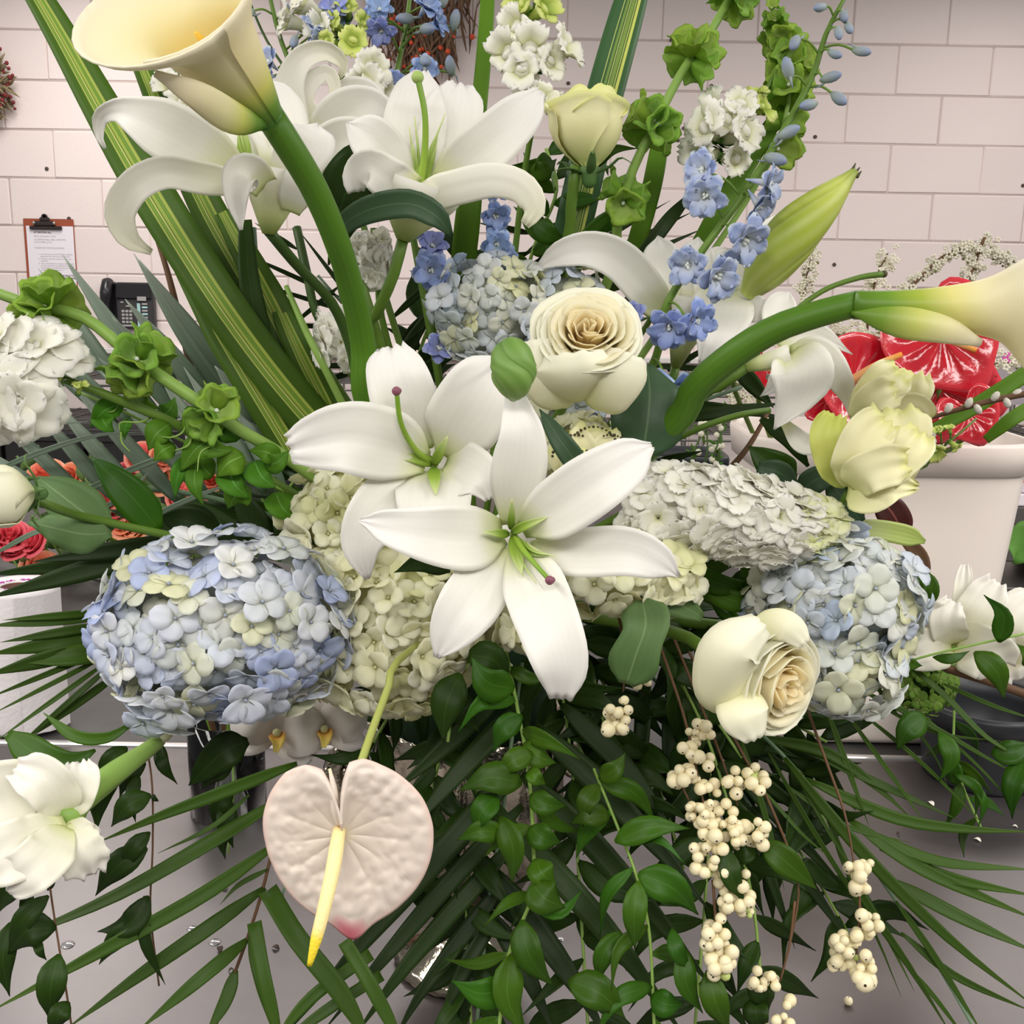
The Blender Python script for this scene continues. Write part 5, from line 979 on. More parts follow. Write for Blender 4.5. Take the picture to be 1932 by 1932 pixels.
gladiolus('white gladiolus bloom with a knob-tipped petal before the white bucket', (1800, 1200, 1.0), [
    ([(1800, 1210, 1.0), (1760, 1190, .985), (1730, 1170, .98), (1708, 1140, .985)], 110, {}), ([(1800, 1205, 1.0), (1812, 1150, .995), (1818, 1100, 1.0), (1822, 1066, 1.01)], 34, dict(ruf=.1)), ([(1805, 1205, 1.0), (1840, 1160, .985), (1862, 1128, .985), (1882, 1098, .99)], 80, {}),
    ([(1800, 1215, .995), (1790, 1185, .975), (1788, 1160, .972), (1800, 1135, .978)], 66, {}), ([(1805, 1215, .995), (1840, 1225, .975), (1870, 1240, .972), (1890, 1262, .98)], 100, {}), ([(1795, 1220, .995), (1755, 1225, .98), (1725, 1228, .98), (1702, 1222, .985)], 80, {})],
    ([(1800, 1210, 1.0), (1770, 1230, 1.03), (1730, 1250, 1.06)], [16, 14, 10]), ([(1735, 1248, 1.06), (1640, 1240, 1.1)], 8))
gladiolus('white gladiolus bloom running off the right edge beside the knob-tipped one', (1905, 1230, 1.02), [
    ([(1905, 1240, 1.02), (1910, 1195, 1.0), (1930, 1160, 1.0), (1960, 1130, 1.01)], 100, {}), ([(1905, 1240, 1.02), (1940, 1230, 1.0), (1980, 1225, 1.0)], 90, {}), ([(1905, 1245, 1.02), (1905, 1265, 1.0), (1915, 1285, 1.0)], 80, {}), ([(1905, 1240, 1.02), (1885, 1230, 1.0), (1868, 1240, 1.0)], 70, {})],
    ([(1905, 1240, 1.02), (1860, 1252, 1.06), (1800, 1260, 1.09)], [14, 12, 9]), ([(1800, 1260, 1.09), (1700, 1250, 1.12)], 8))
# pale pink anthurium
m_pinkanth = PM('blush_anthurium', [(0, (230, 218, 180)), (.15, (226, 213, 198)), (.92, (228, 214, 200)), (1, (232, 204, 190))], rough=.42, trans=.1, noise=.03, nscale=40, spec=.35, spot=(.495, .96, .035, .16, (206, 110, 122)))
m_creamsp = PM('cream_spadix', [(0, (246, 224, 160)), (.72, (248, 226, 160)), (.8, (244, 218, 60)), (1, (240, 214, 40))], rough=.7, bump=.4, bscale=500)
OUT = [(0, 178), (18, 175), (36, 172), (54, 172), (72, 172), (90, 171), (108, 166), (126, 157), (144, 150), (158, 148), (168, 136), (174, 92), (180, 28)]      # right half: angle from tip -> radius px
OUTL = [(0, 178), (18, 165), (36, 154), (54, 146), (72, 143), (90, 145), (108, 152), (126, 156), (144, 158), (158, 148), (168, 128), (174, 86), (180, 26)]
t = thing('anthurium', 'blush pink heart-shaped anthurium with a yellow-tipped spadix, low in front', 'anthurium', W(640, 1570, .74))
def interp(T, a):
    for (a0, r0), (a1, r1) in zip(T, T[1:]):
        if a <= a1: return r0 + (r1 - r0) * (a - a0) / (a1 - a0)
    return T[-1][1]
AC = (646, 1574); TIP = radians(97)     # pixel angle of the tip direction (down, a touch right)
def fanth(u, v):
    a = (u * 2 - 1) * 180; r = interp(OUT if a > 0 else OUTL, abs(a)); tip = 1 + .12 * exp(-(abs(a) / 9) ** 2)
    ang = radians(90 - 6 - a); r_ = r * v * tip
    x = AC[0] + cos(ang) * r_; y = AC[1] + sin(ang) * r_
    bow = .018 * (v - .1) ** 2 - .012 * v ** 6; cup_ = -.012 * exp(-((180 - abs(a)) / 16) ** 2) * sin(v * pi * .9)
    vn = abs(sin(radians(a) * 6.5 + .9 * v))     # main veins sunk, quilted bumps between and near the rim
    nz_ = mnoise.noise(Vector((x * .055, y * .055, 0))) + .5 * mnoise.noise(Vector((x * .11, y * .11, 4)))
    w_ = .0015 * (vn ** .6 - .6) * sstep(.05, .3, v) * (1 - sstep(.7, .98, v)) + .0019 * nz_ * sstep(.25, .6, v) * (1 - sstep(.9, 1, v))
    return W(x, y, .742 - bow - w_ + cup_ + .00006 * (y - AC[1]))
grid_part('spathe', fanth, 150, 36, m_pinkanth, t, th=.0014)
m_blush = PM('pink_flush', [(0, (226, 150, 156)), (1, (214, 128, 140))], rough=.5)
q = MB(); ptube(q, [(640, 1566, .738), (628, 1640, .712), (610, 1720, .698), (592, 1790, .694), (584, 1821, .695)], [13, 14.5, 14, 13, 11, 5], n=14, nv=24); part('spadix', q, m_creamsp, t)
q = MB()
P_ = [(622, 1450, .73), (630, 1490, .728), (632, 1530, .73), (640, 1556, .735)]; ptube(q, P_, [3, 7, 8, 6], n=8); part('folded_edge', q, m_pinkanth, t)
m_anthstem = PM('anthurium_stem', [(0, (160, 168, 84)), (1, (140, 140, 84))], rough=.5)
stemto(t, [(678, 1448, .762), (705, 1370, .79), (735, 1290, .82), (748, 1250, .84)], [8, 8, 9, 9], m_anthstem)
# a pale frilled bloom with dark-dotted edges between the centre rose and the star-shaped lily
t = thing('frilled_flower', 'pale cream frilled flower with dark-dotted edges, behind the strap-like leaf', 'flower', W(1110, 895, .935))
q2 = MB()
for pts_, w_ in (([(1108, 900, .935), (1085, 862, .92), (1062, 828, .925)], 92), ([(1112, 900, .935), (1120, 852, .92), (1128, 806, .925)], 96), ([(1118, 900, .935), (1150, 862, .92), (1172, 826, .925)], 80), ([(1106, 905, .93), (1110, 878, .912), (1116, 852, .912)], 100)):
    leafpart(t, pts_, w_, m_lisy, [.3, .8, 1, 1.05, 1, .85], 'petal', nu=12, nv=12, th=.0007, frill=.06, cup=.25, rph=w_)
    for k in range(11):
        a_ = (k / 10 - .5) * 1.9; e = pts_[-1]; dx, dy = e[0] - pts_[1][0], e[1] - pts_[1][1]; l_ = sqrt(dx * dx + dy * dy); ux, uy = dx / l_, dy / l_
        ball(q2, W(e[0] - uy * sin(a_) * w_ * .46 - ux * (1 - cos(a_)) * w_ * .42, e[1] + ux * sin(a_) * w_ * .46 - uy * (1 - cos(a_)) * w_ * .42, e[2] - .009), px(random.uniform(2, 3.4), .92), 6, 4)
part('edge_dots', q2, m_tip, t)['kind'] = 'stuff'
# white orchids near the glass vase
m_orch = PM('orchid_petal', [(0, (226, 214, 200)), (1, (240, 236, 232))], rough=.5, trans=.2); m_lip = PM('orchid_lip', [(0, (206, 110, 50)), (.6, (232, 200, 90)), (1, (240, 220, 120))], rough=.5)
def orchid(label, x, y, d, s, rot):
    t = thing('orchid', label, 'orchid', W(x, y, d))
    for k, (a, l, w) in enumerate(((90, 1, .7), (210, 1, .62), (330, 1, .62), (20, 1.1, 1.1), (160, 1.1, 1.1))):
        a = radians(a + rot); e = (x + cos(a) * l * s, y - sin(a) * l * s, d + .004); leafpart(t, [(x, y, d), (x + cos(a) * l * s * .5, y - sin(a) * l * s * .5, d - .006 - .002 * k), e], w * s, m_orch, [.3, .8, 1, 1, .85, .4], 'petal', th=.0008)
    q = MB(); blade(q, [(x, y, d - .008), (x + 2, y + s * .2, d - .02), (x - 2, y + s * .42, d - .022)], s * .36, [.5, 1, 1, .6, .3], cup=.5); lp = part('lip', q, m_lip, t)
    q = MB(); ball(q, W(x, y - 2, d - .012), px(s * .1, d)); part('column', q, m_eyey, t); return t
orchid('white orchid bloom with an orange lip, left of the pair below the blue hydrangea', 522, 1385, 1.02, 82, -14)
orchid('white orchid bloom right of the pair, its lip behind a palm leaflet', 612, 1378, 1.03, 78, 12)
random.seed(33)
def strap(nm, label, pts, w, m, prof='strap', cat='leaf', **kw):
    kw.setdefault('fold', .10); kw.setdefault('cup', 0); q = MB(); blade(q, pts, w, prof, nu=6, nv=26, th=.0012, **kw)
    return solo(nm, q, m, label, cat, W(*pts[-1]))
STR = [.75, .85, .95, 1, 1, 1, 1, .9]; STAP = [.55, .7, .85, 1, 1, 1, 1, 1]
strap('flax_leaf', 'long green strap leaf with pale yellow stripes running up to the upper left corner', [(40, -60, 1.06), (112, 60, 1.05), (196, 210, 1.04), (296, 380, 1.035), (410, 560, 1.035), (520, 710, 1.05), (640, 850, 1.09)], 82, m_flaxl, STAP)
strap('flax_leaf', 'striped strap leaf rising behind the calla flower, left of its stem', [(262, 110, 1.10), (318, 240, 1.09), (395, 400, 1.08), (475, 540, 1.075), (560, 690, 1.08), (640, 820, 1.10)], 66, m_flaxl, STAP)
strap('flax_leaf', 'striped strap leaf ending at the trumpet of the upper left lily', [(420, 400, 1.07), (500, 550, 1.065), (580, 710, 1.07), (650, 820, 1.1)], 66, m_flaxl, STAP)
strap('flax_leaf', 'striped strap leaf lowest in the fan left of the calla stem', [(330, 470, 1.06), (400, 590, 1.05), (470, 710, 1.05), (560, 860, 1.08)], 70, m_flaxl, STAP)
strap('flax_leaf', 'plain dark green strap leaf crossing the striped ones left of the calla stem', [(462, 415, 1.045), (472, 540, 1.04), (500, 680, 1.05), (545, 830, 1.08)], 46, m_leafd, STAP)
strap('flax_leaf', 'short dark strap leaf with one yellow stripe beside the calla stem', [(520, 560, 1.07), (560, 650, 1.06), (620, 770, 1.08), (660, 850, 1.1)], 56, m_flaxl, STAP)
strap('flax_leaf', 'yellow striped strap leaf standing behind the half-open cream rosebud', [(1208, -60, 1.13), (1165, 90, 1.12), (1122, 250, 1.11), (1088, 400, 1.11), (1055, 540, 1.13)], 70, m_flaxy, [.8, .95, 1, 1, 1, .95])
strap('flax_leaf', 'narrow plain green strap leaf rising past the tallest lily to the top edge', [(922, -40, 1.12), (914, 90, 1.11), (900, 240, 1.10), (886, 380, 1.09), (870, 530, 1.11)], 48, m_flaxp, [.55, .6, .62, .66, .85, 1, .95])
strap('flax_leaf', 'plain green strap leaf rising right of the cream rosebud to the bells of ireland', [(1248, 255, 1.12), (1228, 360, 1.10), (1195, 480, 1.12)], 36, m_flaxp, [.9, 1, 1, 1])
strap('flax_leaf', 'bright green blade leaf beside the long leaning delphinium stem', [(1502, 170, 1.07), (1450, 245, 1.05), (1375, 365, 1.04), (1310, 480, 1.06)], 36, m_flaxp, [.15, .8, 1, 1, .9])
strap('flax_leaf', 'dark green strap leaf slanting behind the white snapdragon florets at the right', [(1310, 360, 1.1), (1250, 430, 1.09), (1190, 520, 1.1)], 28, m_leafd, [.3, .9, 1, 1])

def frond(nm, label, rach, rr, leaflets, m, cat='palm frond', prof='lance', mr=None, jitter=0, group=None):
    """rach: rachis points; leaflets: (pts, width) from rachis outward"""
    t = thing(nm, label, cat, W(*rach[0]), group)
    q = MB(); ptube(q, rach, rr, n=6); part('rachis', q, mr or m_rachis, t)
    for pts, w in leaflets:
        q = MB(); blade(q, pts, w, prof, fold=random.uniform(.12, .3), nu=4, nv=12, th=.0005, twist=[random.uniform(-18, 18), random.uniform(-25, 25)]); part('leaflet', q, m, t)
    return t
def L3(x0, y0, d0, x1, y1, d1, w, sag=0.0):
    mx, my = (x0 + x1) / 2, (y0 + y1) / 2; l = sqrt((x1 - x0) ** 2 + (y1 - y0) ** 2)
    return ([(x0, y0, d0), (x0 * .67 + x1 * .33 + sag * l * .02, y0 * .67 + y1 * .33 - abs(sag) * l * .05, (d0 * 2 + d1) / 3 - .006), (x0 * .33 + x1 * .67 + sag * l * .02, y0 * .33 + y1 * .67 - abs(sag) * l * .04, (d0 + d1 * 2) / 3 - .004), (x1, y1, d1)], w)
PL = [.35, .8, 1, 1, .95, .8, .55, .28, .02]
frond('palm_frond', 'bluish grey-green palm frond fanning up over the wall phone and clipboard', [(600, 930, 1.12), (480, 850, 1.11), (360, 790, 1.10), (240, 770, 1.10)], 6, [
    L3(335, 790, 1.10, 116, 478, 1.06, 35), L3(430, 760, 1.10, 252, 478, 1.05, 32), L3(470, 770, 1.10, 263, 490, 1.05, 35), L3(400, 760, 1.09, 236, 564, 1.05, 37), L3(340, 740, 1.09, 211, 597, 1.05, 32), L3(260, 775, 1.10, 72, 506, 1.07, 29), L3(220, 800, 1.10, 0, 594, 1.06, 30), L3(250, 800, 1.10, 10, 585, 1.09, 27), L3(520, 800, 1.10, 410, 520, 1.10, 35), L3(500, 800, 1.09, 405, 690, 1.06, 43), L3(300, 780, 1.10, 130, 640, 1.08, 32)], m_palmb, prof=PL)
frond('palm_frond', 'bluish palm frond with slanting leaflets under the slanting snapdragon stem at the left', [(600, 1010, 1.10), (440, 950, 1.09), (260, 920, 1.08), (60, 925, 1.08), (-60, 950, 1.08)], 6, [
    L3(170, 950, 1.08, -20, 772, 1.06, 27), L3(225, 950, 1.08, 60, 765, 1.06, 29), L3(285, 965, 1.08, 90, 745, 1.06, 32), L3(340, 950, 1.08, 125, 715, 1.06, 34), L3(395, 940, 1.09, 190, 700, 1.07, 35), L3(450, 930, 1.09, 290, 690, 1.07, 34), L3(500, 930, 1.09, 345, 690, 1.07, 35), L3(120, 960, 1.08, -40, 840, 1.06, 26), L3(540, 940, 1.09, 420, 720, 1.08, 35),
    ([(-20, 892, 1.04), (80, 852, 1.03), (180, 822, 1.03), (270, 815, 1.04)], 11), ([(-20, 832, 1.04), (60, 806, 1.03), (170, 795, 1.04)], 10), ([(120, 945, 1.03), (250, 885, 1.02), (380, 838, 1.02), (480, 812, 1.04)], 13), ([(250, 995, 1.03), (350, 945, 1.02), (470, 900, 1.03)], 11), ([(-10, 1045, 1.02), (80, 1000, 1.01), (190, 985, 1.02)], 10), ([(150, 985, 1.03), (240, 930, 1.02), (300, 870, 1.03)], 10)], m_palmb, prof=PL)
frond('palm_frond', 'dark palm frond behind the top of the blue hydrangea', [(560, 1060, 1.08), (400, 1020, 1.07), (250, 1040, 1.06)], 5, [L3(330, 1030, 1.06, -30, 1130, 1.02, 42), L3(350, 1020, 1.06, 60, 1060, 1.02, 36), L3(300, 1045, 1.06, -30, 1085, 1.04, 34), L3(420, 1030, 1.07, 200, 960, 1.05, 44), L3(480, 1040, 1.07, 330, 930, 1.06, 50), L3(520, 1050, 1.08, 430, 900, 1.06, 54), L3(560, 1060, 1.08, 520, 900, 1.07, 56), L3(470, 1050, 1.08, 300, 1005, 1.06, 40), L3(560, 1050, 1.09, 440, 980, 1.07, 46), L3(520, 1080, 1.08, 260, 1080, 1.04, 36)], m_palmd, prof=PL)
frond('palm_frond', 'dark fan of palm leaflets crossing the paper towel roll', [(330, 1220, 1.02), (240, 1215, 1.0), (170, 1215, .99)], 5, [
    L3(190, 1155, .99, 5, 1170, .95, 15), L3(185, 1165, .99, -30, 1182, .95, 20), L3(190, 1180, .99, 0, 1212, .95, 18), L3(185, 1200, .99, -25, 1235, .95, 30), L3(190, 1215, .99, -30, 1275, .95, 34), L3(190, 1230, .99, -30, 1320, .95, 12), L3(195, 1240, .99, -20, 1350, .95, 10), L3(200, 1250, .99, -10, 1400, .95, 10), L3(210, 1255, .99, 20, 1420, .96, 12), L3(200, 1230, .99, 40, 1250, .96, 40), L3(225, 1270, 1.0, 60, 1390, .97, 16)], m_palm, prof=PL)
frond('palm_frond', 'palm frond with long parallel leaflets sweeping across the bright table at the lower left', [(560, 1450, .94), (525, 1560, .93), (495, 1680, .925), (465, 1775, .92), (430, 1870, .92), (395, 1970, .92)], 3.2, [
    ([(560, 1440, .94), (430, 1490, .90), (300, 1540, .88), (178, 1592, .87)], 25), ([(545, 1500, .935), (380, 1600, .89), (200, 1700, .87), (-30, 1795, .86)], 29), ([(525, 1590, .93), (380, 1690, .89), (190, 1795, .87), (-30, 1915, .86)], 29), ([(500, 1675, .925), (380, 1760, .89), (250, 1850, .88), (120, 1945, .87)], 29), ([(468, 1772, .92), (380, 1845, .89), (260, 1945, .88)], 27),
    ([(472, 1765, .92), (492, 1850, .90), (520, 1960, .89)], 24), ([(445, 1830, .92), (425, 1890, .91), (385, 1960, .9)], 26), ([(505, 1640, .925), (450, 1670, .91), (414, 1708, .9)], 10), ([(470, 1500, .93), (400, 1560, .91), (298, 1610, .9)], 10)], m_palm, prof=PL, mr=m_brown)
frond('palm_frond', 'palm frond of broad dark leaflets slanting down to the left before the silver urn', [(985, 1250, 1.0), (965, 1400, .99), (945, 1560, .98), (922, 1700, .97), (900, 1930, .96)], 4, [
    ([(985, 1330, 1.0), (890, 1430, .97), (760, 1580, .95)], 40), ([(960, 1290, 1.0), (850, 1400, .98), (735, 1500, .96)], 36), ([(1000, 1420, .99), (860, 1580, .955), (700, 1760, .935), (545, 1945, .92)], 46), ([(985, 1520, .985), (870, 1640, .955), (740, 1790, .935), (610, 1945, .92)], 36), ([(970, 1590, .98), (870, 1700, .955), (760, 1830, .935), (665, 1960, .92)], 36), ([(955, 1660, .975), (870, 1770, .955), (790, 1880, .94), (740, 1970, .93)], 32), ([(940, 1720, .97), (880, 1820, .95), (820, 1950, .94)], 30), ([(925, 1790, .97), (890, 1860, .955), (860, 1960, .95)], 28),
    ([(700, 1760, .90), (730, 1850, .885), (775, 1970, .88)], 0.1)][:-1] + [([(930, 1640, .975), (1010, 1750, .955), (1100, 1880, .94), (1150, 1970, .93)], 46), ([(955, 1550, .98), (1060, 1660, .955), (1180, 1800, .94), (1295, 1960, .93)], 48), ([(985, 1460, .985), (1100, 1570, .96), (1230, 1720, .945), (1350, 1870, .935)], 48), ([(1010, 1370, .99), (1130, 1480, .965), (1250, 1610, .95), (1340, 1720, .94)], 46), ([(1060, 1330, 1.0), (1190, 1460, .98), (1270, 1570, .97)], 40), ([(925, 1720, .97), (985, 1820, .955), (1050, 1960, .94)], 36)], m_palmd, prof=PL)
frond('palm_frond', 'mid green palm leaflets crossing in front of the dark frond under the anthurium', [(560, 1560, .93), (545, 1640, .92), (530, 1700, .91)], 3, [([(505, 1680, .90), (560, 1770, .875), (640, 1870, .87), (700, 1970, .87)], 38), ([(650, 1775, .86), (700, 1860, .85), (760, 1975, .85)], 27), ([(480, 1740, .91), (500, 1850, .89), (530, 1970, .885)], 28), ([(720, 1840, .9), (640, 1890, .88), (540, 1960, .87)], 22), ([(700, 1800, .9), (590, 1880, .88), (520, 1960, .87)], 24)], m_palm, prof='strap')
frond('palm_frond', 'fine-leaved palm frond fanning over the table at the lower right', [(1330, 1290, 1.02), (1420, 1370, 1.01), (1500, 1450, 1.0), (1620, 1600, .985), (1750, 1790, .97), (1850, 1960, .96)], 4, [
    ([(1480, 1430, 1.0), (1620, 1600, .97), (1790, 1770, .955), (1960, 1905, .955)], 24), ([(1600, 1545, .99), (1740, 1640, .97), (1960, 1738, .965)], 26), ([(1640, 1570, .985), (1770, 1625, .97), (1960, 1642, .965)], 20), ([(1660, 1600, .985), (1790, 1655, .97), (1960, 1692, .965)], 22), ([(1530, 1420, 1.0), (1660, 1480, .985), (1810, 1548, .98)], 17), ([(1520, 1470, 1.0), (1680, 1540, .98), (1800, 1562, .97), (1950, 1570, .965)], 24),
    ([(1490, 1440, 1.0), (1570, 1580, .98), (1640, 1690, .97)], 7), ([(1440, 1490, 1.0), (1510, 1570, .985), (1566, 1618, .98)], 7), ([(1690, 1700, .975), (1760, 1800, .965), (1860, 1960, .96)], 13), ([(1630, 1680, .98), (1680, 1780, .97), (1725, 1870, .965)], 7), ([(1700, 1760, .975), (1800, 1840, .965), (1950, 1910, .96)], 15), ([(1720, 1830, .97), (1770, 1890, .965), (1830, 1970, .96)], 9), ([(1680, 1660, .98), (1810, 1730, .965), (1960, 1800, .96)], 26), ([(1450, 1420, 1.0), (1530, 1560, .985), (1640, 1740, .97), (1700, 1880, .965)], 10), ([(1400, 1400, 1.0), (1450, 1560, .985), (1480, 1680, .975)], 12), ([(1480, 1480, 1.0), (1600, 1560, .985), (1720, 1590, .98)], 10), ([(1430, 1390, 1.01), (1560, 1420, .995), (1660, 1490, .985), (1720, 1545, .98)], 22), ([(1560, 1540, .99), (1620, 1680, .975), (1720, 1830, .965), (1800, 1960, .96)], 16)], m_palm, prof=PL)
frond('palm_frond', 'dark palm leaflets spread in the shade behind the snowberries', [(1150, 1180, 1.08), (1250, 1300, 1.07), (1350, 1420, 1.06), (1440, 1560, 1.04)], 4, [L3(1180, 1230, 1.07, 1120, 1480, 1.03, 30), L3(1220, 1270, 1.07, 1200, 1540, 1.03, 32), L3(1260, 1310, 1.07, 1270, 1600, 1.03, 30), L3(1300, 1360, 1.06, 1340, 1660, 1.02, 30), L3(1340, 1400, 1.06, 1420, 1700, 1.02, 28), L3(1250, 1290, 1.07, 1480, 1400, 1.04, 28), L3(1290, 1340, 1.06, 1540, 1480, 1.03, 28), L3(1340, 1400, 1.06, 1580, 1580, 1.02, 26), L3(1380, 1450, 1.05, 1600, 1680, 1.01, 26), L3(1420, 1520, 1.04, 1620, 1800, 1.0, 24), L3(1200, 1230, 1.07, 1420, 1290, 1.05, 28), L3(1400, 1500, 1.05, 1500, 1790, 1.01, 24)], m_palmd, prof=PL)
frond('grass_spray', 'spray of thin pale grass blades slanting over the black bucket', [(1540, 1270, 1.0), (1640, 1310, .99), (1700, 1335, .985)], 2.5, [
    ([(1600, 1290, .99), (1740, 1360, .97), (1880, 1440, .96), (1960, 1478, .955)], 10), ([(1690, 1235, 1.0), (1780, 1310, .98), (1860, 1390, .965), (1960, 1450, .96)], 12), ([(1640, 1320, .99), (1760, 1380, .975), (1900, 1400, .97)], 7), ([(1620, 1340, .99), (1740, 1440, .97), (1860, 1560, .96)], 8), ([(1780, 1290, .98), (1870, 1330, .97), (1960, 1360, .965)], 9), ([(1670, 1300, .99), (1760, 1420, .975), (1790, 1490, .97)], 6), ([(1720, 1330, .98), (1850, 1450, .965), (1930, 1540, .96)], 6), ([(1600, 1350, .99), (1680, 1460, .98), (1750, 1560, .975)], 9), ([(1560, 1340, 1.0), (1600, 1450, .99), (1640, 1560, .98)], 12)], m_palm, cat='grass spray', prof=PL)
frond('palm_frond', 'thin dark palm leaflets crossing before the wall right of the half-open rosebud', [(1000, 560, 1.16), (1060, 480, 1.15), (1140, 410, 1.15)], 3, [L3(1000, 500, 1.14, 1250, 350, 1.12, 11), L3(1020, 520, 1.14, 1265, 378, 1.12, 12), L3(1060, 520, 1.14, 1310, 398, 1.12, 14), L3(1100, 530, 1.14, 1330, 430, 1.12, 14), L3(990, 480, 1.14, 1150, 350, 1.13, 10), L3(1130, 520, 1.15, 1260, 560, 1.13, 14), L3(1050, 450, 1.15, 960, 340, 1.14, 12), L3(1110, 500, 1.15, 1200, 330, 1.13, 10), L3(1000, 440, 1.15, 900, 420, 1.14, 12), L3(1150, 480, 1.14, 1290, 500, 1.12, 16), L3(1180, 560, 1.14, 1300, 640, 1.12, 18), L3(1090, 560, 1.15, 1240, 520, 1.13, 16)], m_palmd, prof=PL)
frond('palm_frond', 'thin dark leaflets criss-crossing between the calla stem and the pale stock', [(760, 760, 1.16), (700, 640, 1.15), (600, 520, 1.15)], 3, [L3(640, 560, 1.15, 440, 470, 1.13, 9), L3(660, 590, 1.15, 470, 530, 1.13, 9), L3(690, 620, 1.15, 480, 610, 1.13, 10), L3(690, 600, 1.15, 560, 430, 1.13, 9), L3(640, 540, 1.15, 520, 640, 1.14, 9), L3(720, 680, 1.15, 560, 740, 1.13, 12), L3(620, 500, 1.15, 640, 420, 1.14, 10), L3(740, 700, 1.15, 830, 560, 1.13, 26), L3(750, 680, 1.15, 800, 620, 1.13, 30), L3(760, 640, 1.15, 870, 540, 1.13, 22), L3(740, 600, 1.15, 880, 470, 1.14, 14), L3(710, 690, 1.14, 530, 690, 1.13, 11), L3(560, 470, 1.15, 480, 420, 1.14, 10), L3(760, 720, 1.15, 900, 640, 1.13, 24)], m_palmd, prof=PL)
frond('palm_frond', 'dark palm leaflets crossing in front of the white bucket rim', [(1150, 800, 1.14), (1280, 770, 1.13), (1400, 730, 1.12)], 4, [L3(1280, 790, 1.10, 1480, 760, 1.08, 24), L3(1300, 760, 1.12, 1490, 790, 1.10, 18), L3(1390, 690, 1.12, 1460, 770, 1.10, 34), L3(1250, 740, 1.13, 1400, 660, 1.11, 14), L3(1260, 700, 1.13, 1360, 640, 1.11, 12), L3(1230, 690, 1.13, 1380, 700, 1.11, 12), L3(1450, 790, 1.12, 1560, 860, 1.10, 28), L3(1240, 870, 1.12, 1330, 850, 1.10, 14)], m_palmd, prof=PL)

# ------------------------------------------------------------------ single leaves that stand out
def leaf(label, pts, w, m, prof='leaf', nm='leaf', **kw):
    kw.setdefault('cup', .15); q = MB(); blade(q, pts, w, prof, nu=6, nv=16, th=.0008, **kw); return solo(nm, q, m, label, 'leaf', W(*pts[0]))
leaf('dark blue-green lobed leaf below the open cream rose', [(1222, 688, .93), (1226, 740, .915), (1222, 795, .91), (1212, 856, .915)], 142, m_leafheart, [.12, .48, .78, .93, 1, .97, .86, .45], fold=-.25, cup=0, ruf=.02)
leaf('grey-green leaf curling downward under the right petal of the centre lily', [(1212, 1132, .86), (1218, 1180, .845), (1200, 1235, .845), (1182, 1290, .855)], 96, m_leafrose, [.25, .85, .95, .82, .9, 1, .8, .3], fold=.1)
leaf('grey-green leaf lying sideways behind the downward curling one', [(1325, 1165, .90), (1270, 1135, .89), (1215, 1128, .885), (1160, 1150, .89)], 58, m_leafrose, [.3, .8, 1, 1, .8, .2])
leaf('broad dark lily leaf arching under the tallest lily', [(630, 436, .93), (690, 398, .91), (770, 384, .895), (826, 410, .89), (852, 446, .90)], 54, m_leafheart, [.6, .8, .95, 1, .95, .8, .15])
leaf('broad dark green leaf between the calla stem and the tallest lily', [(630, 440, .96), (650, 370, .955), (680, 310, .95), (706, 276, .96)], 104, m_leafd, [.6, .9, 1, .95, .7, .1])
leaf('blue-green strap-like leaf between the centre rose and the star-shaped lily', [(1108, 900, .87), (1062, 838, .86), (1018, 772, .87)], 44, m_leafheart, [.9, 1, 1, .85, .55, .05])
leaf('pointed dark leaf tucked under the left petal of the centre lily', [(850, 1072, .82), (800, 1060, .80), (744, 1080, .81)], 44, m_leafd, [.4, .9, 1, .8, .4, .03])
leaf('olive rose leaf behind the rosebud at the left edge', [(212, 1002, .93), (160, 968, .92), (110, 930, .915), (70, 900, .92)], 92, m_leafrose, [.15, .7, 1, 1, .8, .45, .05])
leaf('wavy olive rose leaf hanging below the other, over the coral roses', [(210, 1006, .92), (160, 1008, .905), (110, 998, .90), (55, 985, .91)], 76, m_leafrose, [.15, .8, 1, .9, .7, .45, .05], ruf=.08, cup=-.2)
leaf('dark pointed leaf standing up before the coral roses', [(300, 1000, .96), (258, 948, .95), (212, 900, .945), (172, 862, .95)], 70, m_leaf, [.3, .85, 1, .95, .7, .4, .02])
leaf('dark broad leaf behind the top of the blue hydrangea', [(420, 1010, 1.0), (360, 985, .99), (300, 975, .99)], 70, m_leafd)
leaf('dark red-brown leaf against the white bucket', [(1705, 1010, 1.1), (1685, 970, 1.09), (1655, 935, 1.09)], 58, PM('red_brown_leaf', [(0, (92, 40, 40)), (1, (70, 38, 34))], rough=.4, mid=((150, 84, 80), .03)), [.5, .9, 1, .9, .3])
leaf('curled brown-green leaf edging the bucket beside the right blue hydrangea', [(1690, 1005, 1.08), (1735, 1050, 1.07), (1742, 1110, 1.07)], 30, m_brown, [.3, .9, 1, .6])
leaf('green leaf curling round the right blue hydrangea', [(1722, 1082, .98), (1752, 1098, .97), (1756, 1122, .97), (1740, 1142, .98)], 30, m_leaf, [.3, .9, 1, .8, .1])
leaf('bright green leaf lying out past the lowest snowberries', [(1436, 1586, .88), (1478, 1622, .87), (1542, 1678, .875)], 54, m_leaf, [.2, .8, 1, .8, .4, .02])
leaf('wide green leaf above the paper towel end of the table, left edge', [(15, 1385, .88), (80, 1430, .86), (130, 1440, .86), (180, 1415, .87)], 60, m_leaf, [.3, .9, 1, .8, .1])
leaf('narrow green leaf under the blue hydrangea at the left', [(82, 1345, .90), (140, 1388, .885), (200, 1392, .88), (245, 1368, .885)], 24, m_leaf, [.05, .7, 1, .9, .4])
leaf('dark broad leaf below the blue hydrangea beside its stem', [(468, 1398, .95), (420, 1420, .935), (356, 1482, .94)], 66, m_leafd, [.2, .9, 1, .8, .5, .02])
